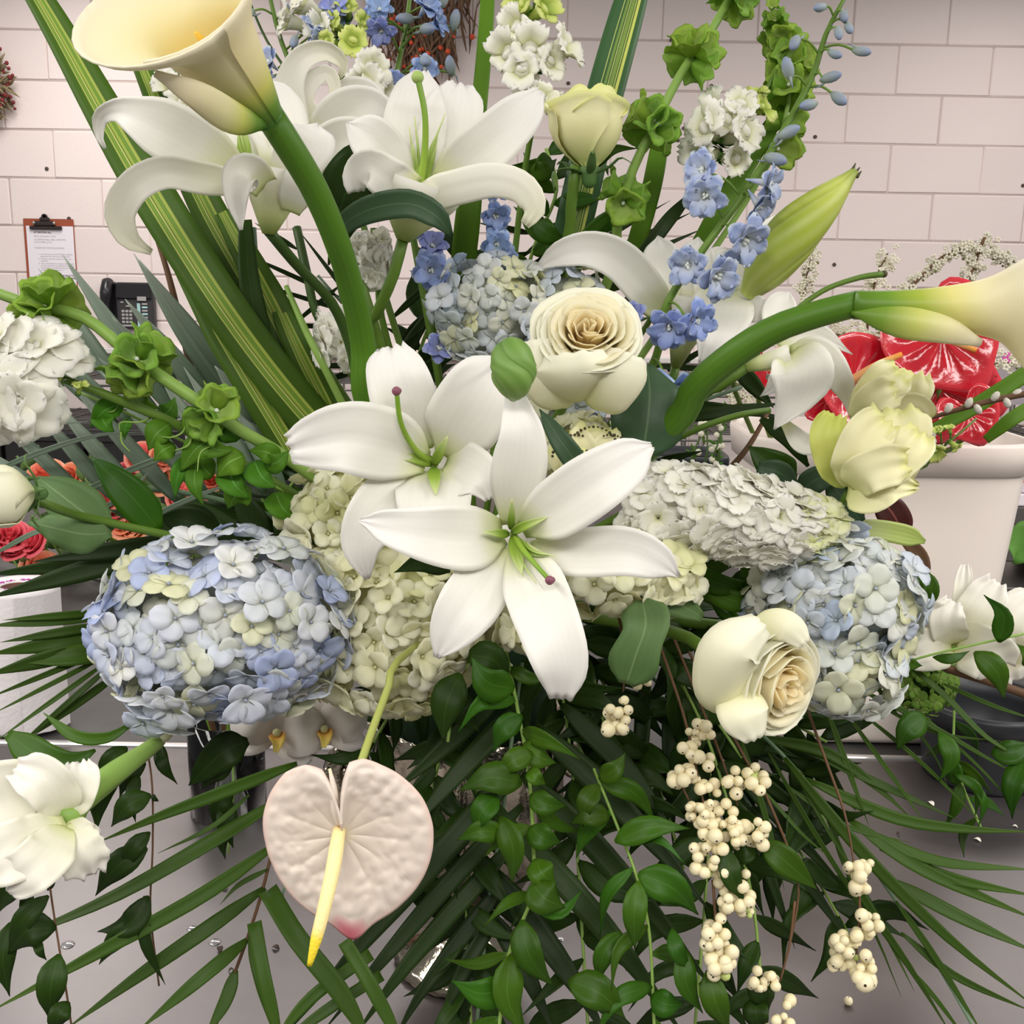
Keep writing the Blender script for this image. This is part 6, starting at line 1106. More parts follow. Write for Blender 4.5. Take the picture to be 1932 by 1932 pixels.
leaf('yellow-green gladiolus bud lying on the right blue hydrangea', [(1605, 992, 1.0), (1660, 1000, .99), (1710, 1010, .99), (1745, 1022, 1.0)], 40, PM('gladiolus_bud', [(0, (206, 212, 160)), (.5, (170, 188, 96)), (1, (140, 164, 70))], rough=.5, rib=(5, .25, (206, 212, 150))), [.5, .9, 1, .9, .2], nm='gladiolus_bud')
leaf('dark green leaf behind the lower lisianthus, by the white bucket', [(1500, 905, 1.0), (1460, 880, .99), (1412, 842, .995)], 66, m_leaf, [.2, .9, 1, .85, .5, .05])
leaf('grey-green folded leaf over the stock spike, by the lisianthus', [(1502, 915, .985), (1470, 892, .975), (1430, 880, .98)], 44, m_leafheart, [.3, .9, 1, .5])
leaf('dark leaf under the lower lisianthus', [(1505, 930, 1.0), (1540, 905, .99), (1580, 890, .99)], 50, m_leafheart, [.2, .9, 1, .8, .3])
leaf('grey-green serrated leaf hanging under the lower lisianthus', [(1560, 905, 1.0), (1595, 945, .99), (1625, 985, .99)], 56, m_leafheart, [.2, .8, 1, .9, .3], jag=.06)
leaf('long dark leaf arching down behind the small drooping lily', [(1435, 790, 1.04), (1490, 830, 1.02), (1525, 880, 1.02)], 32, m_leafd, [.3, .9, 1, .8, .2])
leaf('bright green leaf behind the white bucket at the right edge', [(1960, 1050, 1.9), (1930, 1024, 1.9), (1900, 1018, 1.9)], 84, PM('leaf_bright', [(0, (86, 134, 54)), (1, (98, 146, 66))], rough=.5, noise=.15, spec=.2), [.3, .9, 1, .9, .3])

# ------------------------------------------------------------------ leafy sprigs (ruscus and pea vine)
def sprig(label, stem, r, leaves=(), auto=None, m=None, ms=None, nm='ruscus_sprig', cat='greenery', prof=None, hang=True, foam=True, wiry=0):
    """auto: (count, length px, width px, spread deg)"""
    t = thing(nm, label, cat, W(*stem[0])); q = MB()
    ptube(q, stem, r, n=6); part('stem', q, ms or m_stemlight, t); prof = prof or [.12, .75, 1, .97, .8, .5, .22, .02]; m = m or m_leaf
    for pts, w in leaves:
        q = MB(); blade(q, pts, w, prof, cup=random.uniform(.05, .3), nu=4, nv=10, th=.0006, twist=[random.uniform(-15, 15), random.uniform(-35, 35)]); part('leaf', q, m, t)
    if auto:
        n, ln, w, spr = auto; C = crv([Vector(p) for p in stem], n * 2)
        for k in range(n):
            x, y, d = C[2 * k + 1]; tx, ty = C[2*k+2][0] - C[2*k][0], C[2*k+2][1] - C[2*k][1]; a = atan2(ty, tx) + radians(spr) * (1 if k % 2 else -1) * random.uniform(.5, 1.25)
            l = ln * random.uniform(.85, 1.4); dz = random.uniform(-.03, .03); bend = random.uniform(-.2, .2)
            pts = [(x, y, d), (x + cos(a) * l * .5 - sin(a) * l * bend, y + sin(a) * l * .5 + cos(a) * l * bend, d + dz - .008), (x + cos(a) * l, y + sin(a) * l + l * .06, d + dz * 1.6)]
            q = MB(); blade(q, pts, w * random.uniform(.6, .95), prof, cup=random.uniform(.05, .35), nu=4, nv=10, th=.0006, twist=[random.uniform(-30, 30), random.uniform(-60, 60)]); part('leaf', q, m, t)
    return t
def lf(x0, y0, x1, y1, d, w, bend=.12, dz=-.01):
    return ([(x0, y0, d), ((x0 + x1) / 2 - (y1 - y0) * bend, (y0 + y1) / 2 + (x1 - x0) * bend, d + dz), (x1, y1, d)], w)
sprig('long ruscus sprig hanging straight down below the centre lily', [(955, 1230, .92), (975, 1330, .90), (995, 1440, .885), (1005, 1560, .88), (1003, 1690, .88), (960, 1800, .88), (940, 1950, .88)], 3.5, [lf(985, 1478, 866, 1492, .86, 62, .15), lf(940, 1500, 893, 1575, .86, 48, .1), lf(950, 1572, 862, 1586, .86, 42), lf(945, 1540, 966, 1668, .86, 50, -.1), lf(1003, 1665, 1066, 1712, .86, 66), lf(1003, 1705, 1098, 1680, .87, 30, .3), lf(985, 1735, 1045, 1862, .86, 54), lf(962, 1865, 852, 1850, .86, 58, -.15), lf(965, 1800, 985, 1950, .86, 60), lf(1005, 1420, 940, 1470, .865, 44), lf(1000, 1560, 1060, 1590, .87, 50), lf(990, 1400, 1050, 1440, .88, 52), lf(1000, 1500, 1070, 1520, .87, 44), lf(1010, 1620, 1050, 1670, .87, 52), lf(985, 1350, 930, 1420, .88, 44), lf(970, 1300, 890, 1240, .88, 66, -.2), lf(1000, 1450, 1030, 1480, .86, 30)], auto=(12, 95, 42, 60))
sprig('ruscus sprig with glossy oval leaves hanging left of the snowberries', [(1120, 1450, .92), (1165, 1560, .90), (1200, 1650, .885), (1225, 1760, .88), (1235, 1950, .88)], 3, [lf(1160, 1588, 1302, 1563, .87, 48, -.1), lf(1204, 1648, 1318, 1726, .865, 66, -.1), lf(1205, 1662, 1198, 1792, .86, 46, .04), lf(1172, 1758, 1128, 1858, .865, 40), lf(1268, 1752, 1308, 1832, .87, 32), lf(1292, 1790, 1326, 1912, .87, 44), lf(1335, 1830, 1378, 1950, .87, 52, .05), lf(1072, 1850, 1180, 1922, .86, 66, -.1), lf(1228, 1880, 1290, 1895, .87, 50), lf(1150, 1540, 1075, 1555, .88, 44), lf(1130, 1480, 1100, 1560, .88, 40), lf(1130, 1470, 1180, 1420, .9, 40)], auto=(9, 100, 42, 55))
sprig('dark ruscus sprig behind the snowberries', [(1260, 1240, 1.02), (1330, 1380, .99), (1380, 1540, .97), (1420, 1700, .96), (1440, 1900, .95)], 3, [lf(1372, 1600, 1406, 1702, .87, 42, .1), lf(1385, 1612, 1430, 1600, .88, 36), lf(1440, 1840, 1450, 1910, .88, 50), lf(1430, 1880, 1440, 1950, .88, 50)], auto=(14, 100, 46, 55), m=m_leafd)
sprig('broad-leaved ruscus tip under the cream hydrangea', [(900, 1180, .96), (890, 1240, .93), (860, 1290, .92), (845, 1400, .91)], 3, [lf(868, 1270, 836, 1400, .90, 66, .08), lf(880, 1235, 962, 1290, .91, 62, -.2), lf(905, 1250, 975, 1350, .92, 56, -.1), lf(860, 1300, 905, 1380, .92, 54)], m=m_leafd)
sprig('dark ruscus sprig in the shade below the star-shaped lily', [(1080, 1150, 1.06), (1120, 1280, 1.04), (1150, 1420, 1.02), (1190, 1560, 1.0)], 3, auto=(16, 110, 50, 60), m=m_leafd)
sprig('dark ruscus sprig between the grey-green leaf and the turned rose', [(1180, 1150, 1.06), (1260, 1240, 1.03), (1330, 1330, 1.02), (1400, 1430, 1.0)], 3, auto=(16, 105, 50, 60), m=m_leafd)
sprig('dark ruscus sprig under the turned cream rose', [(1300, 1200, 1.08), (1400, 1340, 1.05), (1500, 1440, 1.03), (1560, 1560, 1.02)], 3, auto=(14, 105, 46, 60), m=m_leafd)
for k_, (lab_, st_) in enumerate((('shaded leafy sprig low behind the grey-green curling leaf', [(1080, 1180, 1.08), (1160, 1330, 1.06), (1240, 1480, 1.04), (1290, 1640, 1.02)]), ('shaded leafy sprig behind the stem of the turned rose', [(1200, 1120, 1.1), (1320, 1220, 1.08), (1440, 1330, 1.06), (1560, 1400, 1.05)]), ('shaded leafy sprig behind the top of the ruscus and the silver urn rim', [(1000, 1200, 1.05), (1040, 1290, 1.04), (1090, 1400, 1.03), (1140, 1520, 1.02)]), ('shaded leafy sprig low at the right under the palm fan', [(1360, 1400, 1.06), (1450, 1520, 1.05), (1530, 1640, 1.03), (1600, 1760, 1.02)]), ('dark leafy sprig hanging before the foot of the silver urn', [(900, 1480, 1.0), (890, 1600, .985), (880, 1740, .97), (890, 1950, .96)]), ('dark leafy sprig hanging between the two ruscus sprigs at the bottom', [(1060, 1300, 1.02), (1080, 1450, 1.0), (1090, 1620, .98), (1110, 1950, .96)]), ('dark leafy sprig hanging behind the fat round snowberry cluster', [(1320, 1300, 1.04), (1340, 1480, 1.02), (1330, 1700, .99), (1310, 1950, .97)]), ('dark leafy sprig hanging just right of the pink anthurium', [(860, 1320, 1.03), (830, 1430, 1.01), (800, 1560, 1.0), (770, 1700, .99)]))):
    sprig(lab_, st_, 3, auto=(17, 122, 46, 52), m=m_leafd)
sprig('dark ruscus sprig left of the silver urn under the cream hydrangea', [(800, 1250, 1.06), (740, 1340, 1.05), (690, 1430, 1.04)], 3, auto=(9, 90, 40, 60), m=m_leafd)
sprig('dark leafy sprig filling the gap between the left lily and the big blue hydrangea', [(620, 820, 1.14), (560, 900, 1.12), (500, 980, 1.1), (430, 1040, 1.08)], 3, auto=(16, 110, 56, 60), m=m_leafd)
sprig('dark leafy sprig under the white stock spike', [(1200, 1060, 1.06), (1320, 1090, 1.04), (1440, 1120, 1.04)], 4, [lf(1300, 1075, 1440, 1100, .98, 40), lf(1330, 1110, 1460, 1130, .98, 44), lf(1400, 1060, 1480, 1130, .98, 40)], auto=(9, 100, 44, 50), m=m_leaf)
sprig('leafy dark sprig behind the half-open rosebud and the blue delphinium', [(980, 560, 1.14), (1010, 460, 1.12), (1050, 360, 1.11), (1030, 280, 1.1)], 3.5, [lf(1080, 470, 1230, 380, 1.05, 26, -.1), lf(1100, 440, 1210, 365, 1.06, 26), lf(1010, 420, 1070, 450, 1.04, 46), lf(1000, 330, 1050, 300, 1.05, 40), lf(1040, 300, 1010, 330, 1.05, 36), lf(1120, 320, 1205, 280, 1.0, 20, -.2)], auto=(12, 80, 38, 60), m=m_leaf)
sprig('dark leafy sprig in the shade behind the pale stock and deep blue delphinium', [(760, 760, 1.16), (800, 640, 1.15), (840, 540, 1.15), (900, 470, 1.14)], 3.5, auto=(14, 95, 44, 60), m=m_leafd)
sprig('trailing vine with dark pointed leaves hanging under the gladiolus at the lower left', [(90, 1640, .80), (98, 1700, .795), (112, 1790, .79), (122, 1850, .79), (137, 1950, .79)], 2, [lf(78, 1655, -5, 1725, .79, 52, .2), lf(92, 1690, 20, 1800, .79, 40), lf(106, 1750, 15, 1800, .79, 62, .2), lf(20, 1740, 18, 1880, .8, 46, .1), lf(112, 1800, 92, 1925, .785, 54, .05), lf(130, 1890, 105, 1950, .78, 40), lf(60, 1660, 62, 1760, .8, 24), lf(70, 1770, 88, 1812, .79, 18), lf(90, 1680, 100, 1640, .8, 12)], ms=m_brown, m=m_leafd)
sprig('trailing vine with drooping leaves below the big blue hydrangea', [(275, 1400, .92), (287, 1480, .905), (288, 1600, .90), (284, 1720, .895), (300, 1860, .89)], 2, [lf(280, 1690, 184, 1758, .885, 48, -.2), lf(278, 1600, 180, 1690, .885, 52, .1), lf(284, 1745, 187, 1820, .885, 42, .15), lf(272, 1690, 312, 1858, .885, 24, .1), lf(262, 1460, 256, 1552, .9, 26), lf(285, 1500, 210, 1560, .89, 46), lf(283, 1570, 235, 1650, .885, 34), lf(240, 1410, 190, 1480, .9, 40), lf(230, 1440, 182, 1570, .91, 44), lf(300, 1400, 335, 1480, .92, 26), lf(288, 1500, 300, 1512, .9, 10), lf(275, 1440, 225, 1505, .91, 30)], ms=m_brown, m=m_leafd)
sprig('small dark vine tip hanging over the glass vase', [(440, 1430, .97), (440, 1500, .96), (430, 1610, .955)], 2.5, [lf(440, 1490, 402, 1560, .94, 34), lf(435, 1510, 440, 1600, .94, 40), lf(432, 1540, 425, 1622, .945, 26), lf(440, 1440, 380, 1490, .95, 40)], m=m_leafd)
sprig('green vine with loose leaves crossing the white gladiolus at the right', [(1640, 1272, .97), (1740, 1240, .955), (1840, 1216, .945), (1950, 1192, .94)], 2.5, [lf(1885, 1212, 1856, 1122, .93, 38, .25), lf(1838, 1230, 1895, 1320, .935, 46, -.15), lf(1950, 1260, 1918, 1215, .93, 34), lf(1745, 1350, 1692, 1416, .96, 50, .1), lf(1772, 1382, 1772, 1474, .96, 34, -.25), lf(1700, 1240, 1740, 1256, .96, 24), lf(1760, 1240, 1830, 1228, .95, 20)], m=m_leaf)
sprig('leafy vine drooping over the front of the black bucket', [(1800, 1340, 1.0), (1800, 1420, .99), (1815, 1480, .985), (1850, 1560, .98)], 2.5, [lf(1800, 1460, 1840, 1540, .97, 20, -.3), lf(1830, 1470, 1846, 1560, .97, 16, -.2), lf(1870, 1420, 1950, 1400, .97, 46), lf(1935, 1430, 1910, 1545, .96, 44, .1), lf(1800, 1480, 1790, 1420, .98, 30)], auto=(6, 70, 30, 60), m=m_leaf)
# pea vine: bright leaves and tendrils
m_pea = PM('pea_leaf', [(0, (80, 128, 26)), (1, (92, 142, 40))], rough=.55, spec=.2, trans=.2, rand=.22, hrand=.015, mid=((120, 170, 84), .02))
t = sprig('bright green pea vine with curling tendrils along the slanting snapdragon stem', [(150, 740, .93), (240, 780, .93), (340, 830, .94), (450, 880, .96), (540, 930, 1.0)], 3, [lf(235, 760, 170, 805, .91, 44), lf(190, 780, 215, 815, .91, 44), lf(250, 745, 300, 770, .92, 40), lf(320, 800, 280, 850, .91, 50), lf(345, 800, 420, 770, .91, 70), lf(390, 780, 360, 830, .91, 60), lf(330, 840, 290, 870, .91, 44), lf(420, 820, 340, 890, .91, 56), lf(360, 860, 330, 940, .92, 34), lf(370, 870, 385, 955, .92, 34), lf(460, 860, 410, 900, .92, 60), lf(480, 870, 520, 920, .93, 60), lf(430, 880, 470, 940, .93, 60), lf(500, 880, 545, 850, .92, 40), lf(530, 870, 470, 850, .92, 40), lf(450, 830, 400, 800, .92, 50), lf(300, 790, 330, 750, .93, 40), lf(245, 790, 235, 830, .92, 20), lf(400, 900, 350, 870, .93, 50), lf(470, 920, 430, 960, .94, 56), lf(520, 930, 560, 980, .97, 60), lf(380, 830, 440, 850, .91, 44)], nm='pea_vine', m=m_pea, prof=[.2, .8, 1, .9, .6, .3, .03])
def tendril(pts): q = MB(); ptube(q, pts, [2, 1.8, 1], n=5); part('tendril', q, m_stemlight, t)
tendril([(290, 785, .91), (265, 796, .9), (228, 797, .9), (226, 812, .9)]); tendril([(352, 795, .9), (345, 815, .895), (325, 825, .895), (305, 824, .9)]); tendril([(365, 815, .9), (355, 840, .895), (330, 850, .9)]); tendril([(400, 840, .9), (378, 855, .9), (372, 890, .9)]); tendril([(228, 815, .9), (230, 835, .9), (245, 852, .9)]); tendril([(226, 760, .91), (215, 775, .9), (203, 778, .9)])
# loose stems
def stem_thing(label, pts, r, m, nm='cut_stem', foam=False, tip=None):
    q = MB(); ptube(q, pts, r, n=8); o = solo(nm, q, m, label, 'stem', W(*pts[-1]))
    if tip: q = MB(); ball(q, W(*pts[0]), px(tip, pts[0][2]), 8, 5); part('cut_end', q, m_tip, o)
stem_thing('pale green bare stem slanting beside the calla stem', [(540, 540, 1.03), (575, 620, 1.02), (610, 690, 1.02), (660, 790, 1.05)], [5, 7, 7, 8], m_stemlight)
stem_thing('brown twig standing between the wall phone and the strap leaves', [(272, 390, 1.09), (292, 440, 1.085), (318, 520, 1.08), (345, 630, 1.085), (375, 760, 1.1)], [2.5, 5, 6.5, 7, 7], m_brown)
stem_thing('thin green stem with a brown cut end reaching over the right-hand calla', [(1668, 517, 1.0), (1620, 524, 1.0), (1550, 550, 1.0), (1480, 605, 1.01), (1420, 680, 1.03)], [6, 5, 5, 4, 4], m_stem, tip=7)
stem_thing('bright green stem crossing under the drooping lily toward the white bucket', [(1452, 774, 1.04), (1400, 782, 1.03), (1340, 800, 1.03), (1280, 826, 1.04)], [6, 6, 6, 6], m_stem)
stem_thing('brownish stem with small buds slanting before the white bucket', [(1448, 780, 1.07), (1420, 830, 1.06), (1390, 870, 1.06), (1340, 920, 1.07)], [4, 5, 6, 6], m_brown)
stem_thing('brown woody branch under the white gladiolus', [(1735, 1234, .99), (1790, 1262, .985), (1860, 1284, .98), (1960, 1318, .98)], [7, 8, 8, 9], m_brown)
stem_thing('dark green forked stem left of the thick calla stem', [(560, 430, 1.06), (580, 520, 1.05), (600, 600, 1.05), (660, 690, 1.06)], [9, 9, 8, 9], m_stemd)
stem_thing('grey-green upright stem behind the forked one', [(478, 430, 1.12), (482, 540, 1.12), (478, 700, 1.13)], [6, 7, 7], m_palmb)
stem_thing('plain green stem right of the thick calla stem', [(672, 500, 1.0), (690, 560, 1.0), (715, 640, 1.01), (745, 740, 1.04)], [8, 9, 9, 9], m_stem)
stem_thing('thin wiry stem rising at the top left of the pale delphinium', [(462, -20, 1.12), (500, 70, 1.11), (560, 170, 1.11), (600, 300, 1.12)], [2.5, 2.5, 3, 3], m_stemd)
random.seed(44)
# ------------------------------------------------------------------ snowberries
def berry_mesh(nm, m, seed):
    q = MB(); ball(q, (0, 0, 0), 1, 12, 8); ball(q, (0, 0, .97), (.17, .17, .07), 6, 4, mi=1); return q.mesh(nm, [m, m_berrydot])
BM = [berry_mesh('berry', m_berry, 0)]; BG = [berry_mesh('berry', m_berryg, 1)]
def berries(label, stems, clusters):
    """clusters: (x, y, d, n, spread px, berry px, green count)"""
    t = thing('snowberry_sprig', label, 'snowberries', W(*stems[0][0]))
    for s in stems: q = MB(); ptube(q, s, [3, 2.6, 1.8], n=6); part('stem', q, m_brown, t)
    for x, y, d, n, sx, sy, br, g in clusters:
        made = []
        for k in range(n * 14):
            if len(made) >= n: break
            b = br * random.choice((.72, .85, 1, 1, 1.12)); p = (x + random.uniform(-sx, sx), y + random.uniform(-sy, sy), random.uniform(-1, 1) * .012); 
            if any((p[0] - o[0]) ** 2 + (p[1] - o[1]) ** 2 + ((p[2] - o[2]) * 2400) ** 2 < (.72 * (b + o[3])) ** 2 for o in made): continue
            made.append((p[0], p[1], p[2], b))
        for i, (bx_, by_, dz, b) in enumerate(made):
            put('berry', BM[0] if i >= g else BG[0], t, W(bx_, by_, d + dz), DV(random.uniform(-1, 1) * .8 + (bx_ - x) / max(sx, 1) * .5, -random.uniform(-.1, 1), random.uniform(.1, 1)), px(b * (.7 if i < g else 1), d))
    return t
berries('small snowberry cluster hanging alone under the grey-green leaf', [[(1148, 1080, .95), (1178, 1220, .90), (1176, 1305, .88)]], [(1178, 1318, .875, 2, 6, 8, 9, 0), (1166, 1352, .873, 15, 21, 26, 10, 0), (1163, 1374, .868, 4, 16, 6, 14, 0), (1212, 1288, .885, 4, 14, 8, 10, 0)])
berries('largest snowberry spray, two long clusters hanging close together right of the ruscus', [[(1232, 1180, .95), (1290, 1350, .90), (1320, 1480, .885), (1338, 1570, .88)], [(1270, 1200, .96), (1350, 1400, .91), (1392, 1520, .89)], [(1300, 1230, .96), (1400, 1420, .90), (1445, 1500, .89), (1500, 1640, .885), (1503, 1720, .885), (1472, 1850, .88)], [(1275, 1460, .885), (1300, 1510, .88)]],
    [(1320, 1385, .885, 9, 22, 20, 11, 0), (1312, 1435, .88, 12, 28, 26, 12, 0), (1282, 1470, .875, 7, 16, 20, 14, 0), (1330, 1482, .88, 8, 24, 14, 12, 0), (1395, 1480, .885, 10, 24, 26, 12, 0), (1432, 1472, .885, 9, 16, 26, 11, 3), (1303, 1523, .872, 2, 4, 4, 12, 0), (1325, 1545, .873, 12, 24, 24, 11, 0), (1365, 1540, .878, 12, 26, 26, 11, 0), (1345, 1590, .87, 12, 26, 20, 13, 0), (1415, 1572, .875, 12, 30, 22, 12, 0), (1330, 1625, .868, 12, 22, 26, 13, 0), (1350, 1655, .868, 8, 16, 12, 10, 5), (1390, 1575, .875, 7, 20, 20, 13, 1)])
berries('snowberry tail below the long clusters, half hidden by a dark leaf', [[(1350, 1660, .88), (1370, 1690, .878), (1395, 1715, .876)]], [(1405, 1665, .87, 3, 6, 16, 13, 0), (1385, 1708, .868, 9, 24, 16, 12, 0), (1410, 1700, .87, 3, 8, 10, 12, 0), (1408, 1722, .868, 5, 10, 6, 8, 4), (1372, 1690, .875, 4, 10, 8, 10, 0)])
berries('fat round snowberry cluster hanging lowest in the middle, on a thin stem', [[(1345, 1660, .875), (1350, 1740, .868), (1353, 1830, .86)]], [(1358, 1732, .866, 1, 2, 2, 11, 0), (1348, 1762, .862, 9, 20, 16, 12, 0), (1355, 1800, .86, 12, 26, 22, 14, 0), (1362, 1832, .86, 6, 18, 10, 14, 1)])
berries('snowberries at the end of the long bare brown stem near the bottom edge', [[(1500, 1700, .886), (1490, 1780, .882), (1472, 1852, .878)]], [(1440, 1848, .872, 14, 24, 20, 10, 0), (1490, 1893, .872, 2, 6, 10, 13, 0), (1478, 1925, .87, 5, 16, 8, 10, 0), (1460, 1940, .87, 5, 16, 8, 10, 0)])
berries('snowberry sprig hanging farthest out at the right, in two separate clusters', [[(1520, 1330, .97), (1560, 1440, .94), (1595, 1540, .925), (1613, 1640, .915)], [(1613, 1640, .915), (1622, 1700, .912), (1615, 1820, .91)]], [(1622, 1637, .905, 8, 22, 14, 11, 0), (1622, 1665, .90, 6, 16, 14, 14, 0), (1638, 1746, .905, 10, 22, 22, 12, 0), (1598, 1782, .903, 12, 26, 18, 13, 3), (1590, 1812, .903, 9, 20, 16, 12, 0), (1630, 1824, .90, 8, 18, 22, 12, 1), (1636, 1850, .898, 2, 6, 6, 18, 0)])
bq = bpy.data.objects.new('snowberry', BM[0]); COL.objects.link(bq); pb = on_z(1600, 1896, TABLE_Z); br_ = px(8.5, -(CM.inverted() @ pb).z); bq.location = pb + Vector((0, 0, br_)); bq.scale = (br_,) * 3; tag(bq, 'single fallen snowberry lying on the steel table', 'berry')

# ------------------------------------------------------------------ red anthuriums and companions in the white bucket
def redanth(label, c, d, tip, side, R_, spd=None, **kw):
    P = W(c[0], c[1], d); t = thing('red_anthurium', label, 'anthurium', P)
    tv = RIGHT * tip[0] + UPV * tip[1] + BACK * tip[2]; sv = RIGHT * side[0] + UPV * side[1] + BACK * side[2]
    heart(t, 'spathe', P, tv, sv, px(R_, d), m_red, vein=.05, bowl=kw.get('bowl', .15), curl=kw.get('curl', .2), fold=kw.get('fold', .0))
    if spd:
        q = MB(); ptube(q, [(*spd[0], d - .02), ((spd[0][0] + spd[1][0]) / 2, (spd[0][1] + spd[1][1]) / 2 - 3, d - .05), (*spd[1], d - .06)], [9, 9, 8, 5], n=10); part('spadix', q, m_redsp, t)
    q = MB(); tube(q, [P, P + Vector((0, .03, -.05)), Vector((BC.x + (P.x - BC.x) * .6, BC.y, TABLE_Z + BH * .8)), Vector((BC.x + (P.x - BC.x) * .3, BC.y, TABLE_Z + BH * .2))], .004, 7); part('stem', q, m_stem, t)
redanth('red anthurium with a long pale spadix, lowest and leftmost of the big ones', (1612, 716), 1.58, (-.75, .38, .35), (.45, .75, -.2), 96, ((1600, 722), (1702, 668)), curl=.1)
redanth('red anthurium seen from behind, between the calla and the long spadix', (1722, 690), 1.66, (-.1, .8, -.3), (1, .2, .1), 78, None)
redanth('glossy red anthurium facing forward with an orange spadix, topmost of the bunch', (1778, 636), 1.56, (.5, -.80, .25), (.8, .5, .2), 108, ((1772, 634), (1842, 662)))
redanth('red anthurium below the topmost one, partly hidden by the pussy willow', (1772, 735), 1.62, (.85, -.25, .2), (.2, .9, .3), 112, None)
redanth('red anthurium behind the upper lisianthus', (1720, 735), 1.64, (-.3, -.8, .2), (1, -.2, .2), 80, None)
redanth('small red anthurium drooping over the bucket rim', (1828, 780), 1.52, (.35, -.9, .2), (.9, .3, .2), 58, None)
redanth('small red anthurium with an orange tip seen under the drooping lily', (1442, 688), 1.6, (-.2, -.8, .3), (.8, -.2, .3), 52, ((1445, 690), (1468, 706)))
redanth('red anthurium bud peeking over the thick calla stem', (1392, 658), 1.62, (-.8, -.3, .3), (.2, .8, .3), 40, None)
redanth('red anthurium scrap showing under the drooping lily by the green leaves', (1560, 755), 1.6, (-.6, -.5, .3), (.5, -.8, .3), 50, None)
m_catkin = PM('catkin', [(0, (196, 190, 176)), (1, (214, 208, 196))], rough=.9, bump=.6, bscale=300)
t = thing('pussy_willow', 'pussy willow branch with silvery catkins slanting over the bucket rim', 'branch', W(1735, 800, 1.2))
q = MB(); ptube(q, [(1735, 795, 1.3), (1800, 775, 1.28), (1870, 756, 1.27), (1960, 738, 1.26)], [4, 5, 6, 6], n=7); part('twig', q, m_brown, t)
for x, y, a in ((1750, 780, .5), (1790, 770, .6), (1828, 760, .4), (1845, 772, -.6), (1878, 748, .6), (1918, 742, .9), (1900, 760, -.5)):
    q = MB(); ball(q, W(x, y, 1.265), (px(11, 1.27), px(7, 1.27), px(7, 1.27)), 9, 6, frame_z(DV(sin(a), cos(a), .2)) @ Matrix.Rotation(pi / 2, 4, 'Y')); part('catkin', q, m_catkin, t)
strap('strap_leaf', 'plain green strap leaf running off the right edge above the pussy willow', [(1960, 690, 1.35), (1890, 735, 1.36), (1800, 790, 1.38), (1720, 830, 1.4)], 30, m_flaxp, [1, 1, 1, .8, .5])
strap('strap_leaf', 'plain green strap leaf at the bucket rim, lower at the right edge', [(1960, 762, 1.4), (1910, 790, 1.4), (1860, 830, 1.42)], 28, m_flaxp, [1, 1, .9, .6])
spike('snapdragon', 'snapdragon', 'green-budded snapdragon tip lying over the white bucket beside the lisianthus', [(1842, 790, 1.1), (1805, 822, 1.1), (1770, 850, 1.1), (1700, 900, 1.1)], [2, 3, 4, 4], [(SNPG, 'floret', 1770, 812, 1.08, (-.5, .5, .6), 22), (SNPG, 'floret', 1792, 808, 1.08, (-.3, .8, .5), 22), (SNPG, 'floret', 1802, 842, 1.08, (.4, -.6, .5), 30), (SNPG, 'floret', 1762, 850, 1.08, (.2, -.7, .6), 44), (STK, 'floret', 1748, 828, 1.09, (.3, .2, .9), 44)], m_stem)
# white filler blossom
m_spirea = PM('spirea_blossom', [(0, (236, 232, 206)), (1, (244, 240, 222))], rough=.6, trans=.2, rand=.05); m_spgreen = PM('spirea_leaf', [(0, (120, 128, 70))], rough=.6)
def spirea(label, pts, n, spread, size=6.5, d=1.9):
    t = thing('spirea_branch', label, 'blossom branch', W(*pts[0], d)); P = [W(x, y, d) for x, y in pts]
    q = MB(); tube(q, P, [.003, .0025, .0012], 5, 30); part('twig', q, m_brown, t); C = crv(P, 60); q = MB(); g_ = MB()
    for k in range(n):
        c = random.choice(C) + Vector((random.gauss(0, 1), random.gauss(0, 1), random.gauss(0, 1))) * px(spread, d); s = px(size, d) * random.uniform(.7, 1.2); nn = (CAMP - c).normalized() + Vector((random.uniform(-.7, .7), random.uniform(-.7, .7), random.uniform(-.3, .9)))
        F = Matrix.Translation(c) @ frame_z(nn)
        for j in range(5): a = j * 1.2566; ball(q, F @ Vector((cos(a) * s * .62, sin(a) * s * .62, 0)), (s * .46, s * .46, s * .22), 6, 3, F.to_3x3().to_4x4())
        if k % 3 == 0: ball(g_, c - nn.normalized() * s * .5 + Vector((0, 0, -s)), s * .45, 5, 3)
    part('blossom', q, m_spirea, t)['kind'] = 'stuff'; part('leaf_scrap', g_, m_spgreen, t)['kind'] = 'stuff'; return t
spirea('upright spirea branch right behind the long lily bud', [(1500, 700), (1512, 600), (1522, 520), (1535, 472)], 95, 8)
spirea('short spirea branch before the wall, over the bend of the right-hand calla', [(1630, 680), (1640, 590), (1655, 520), (1675, 478)], 80, 12)
spirea('arching spirea branch at the upper right, drooping toward the calla mouth', [(1700, 560), (1745, 515), (1790, 478), (1850, 470), (1920, 498)], 150, 6)
spirea('spirea branch crossing the arching one and hanging straight down', [(1858, 448), (1845, 480), (1830, 520), (1800, 570), (1780, 620)], 120, 9)
spirea('dense mound of white spirea under the right-hand calla', [(1480, 640), (1550, 630), (1620, 640), (1680, 660)], 260, 22, 6)
spirea('low spirea branch behind the topmost red anthurium at the right', [(1780, 720), (1860, 690), (1920, 685)], 60, 12)
spirea('spirea branch low behind the drooping lily', [(1380, 780), (1420, 720), (1450, 700)], 40, 14)
t = thing('waxflower', 'waxflower stems with white buds standing in the square black bucket', 'waxflower', BC3)
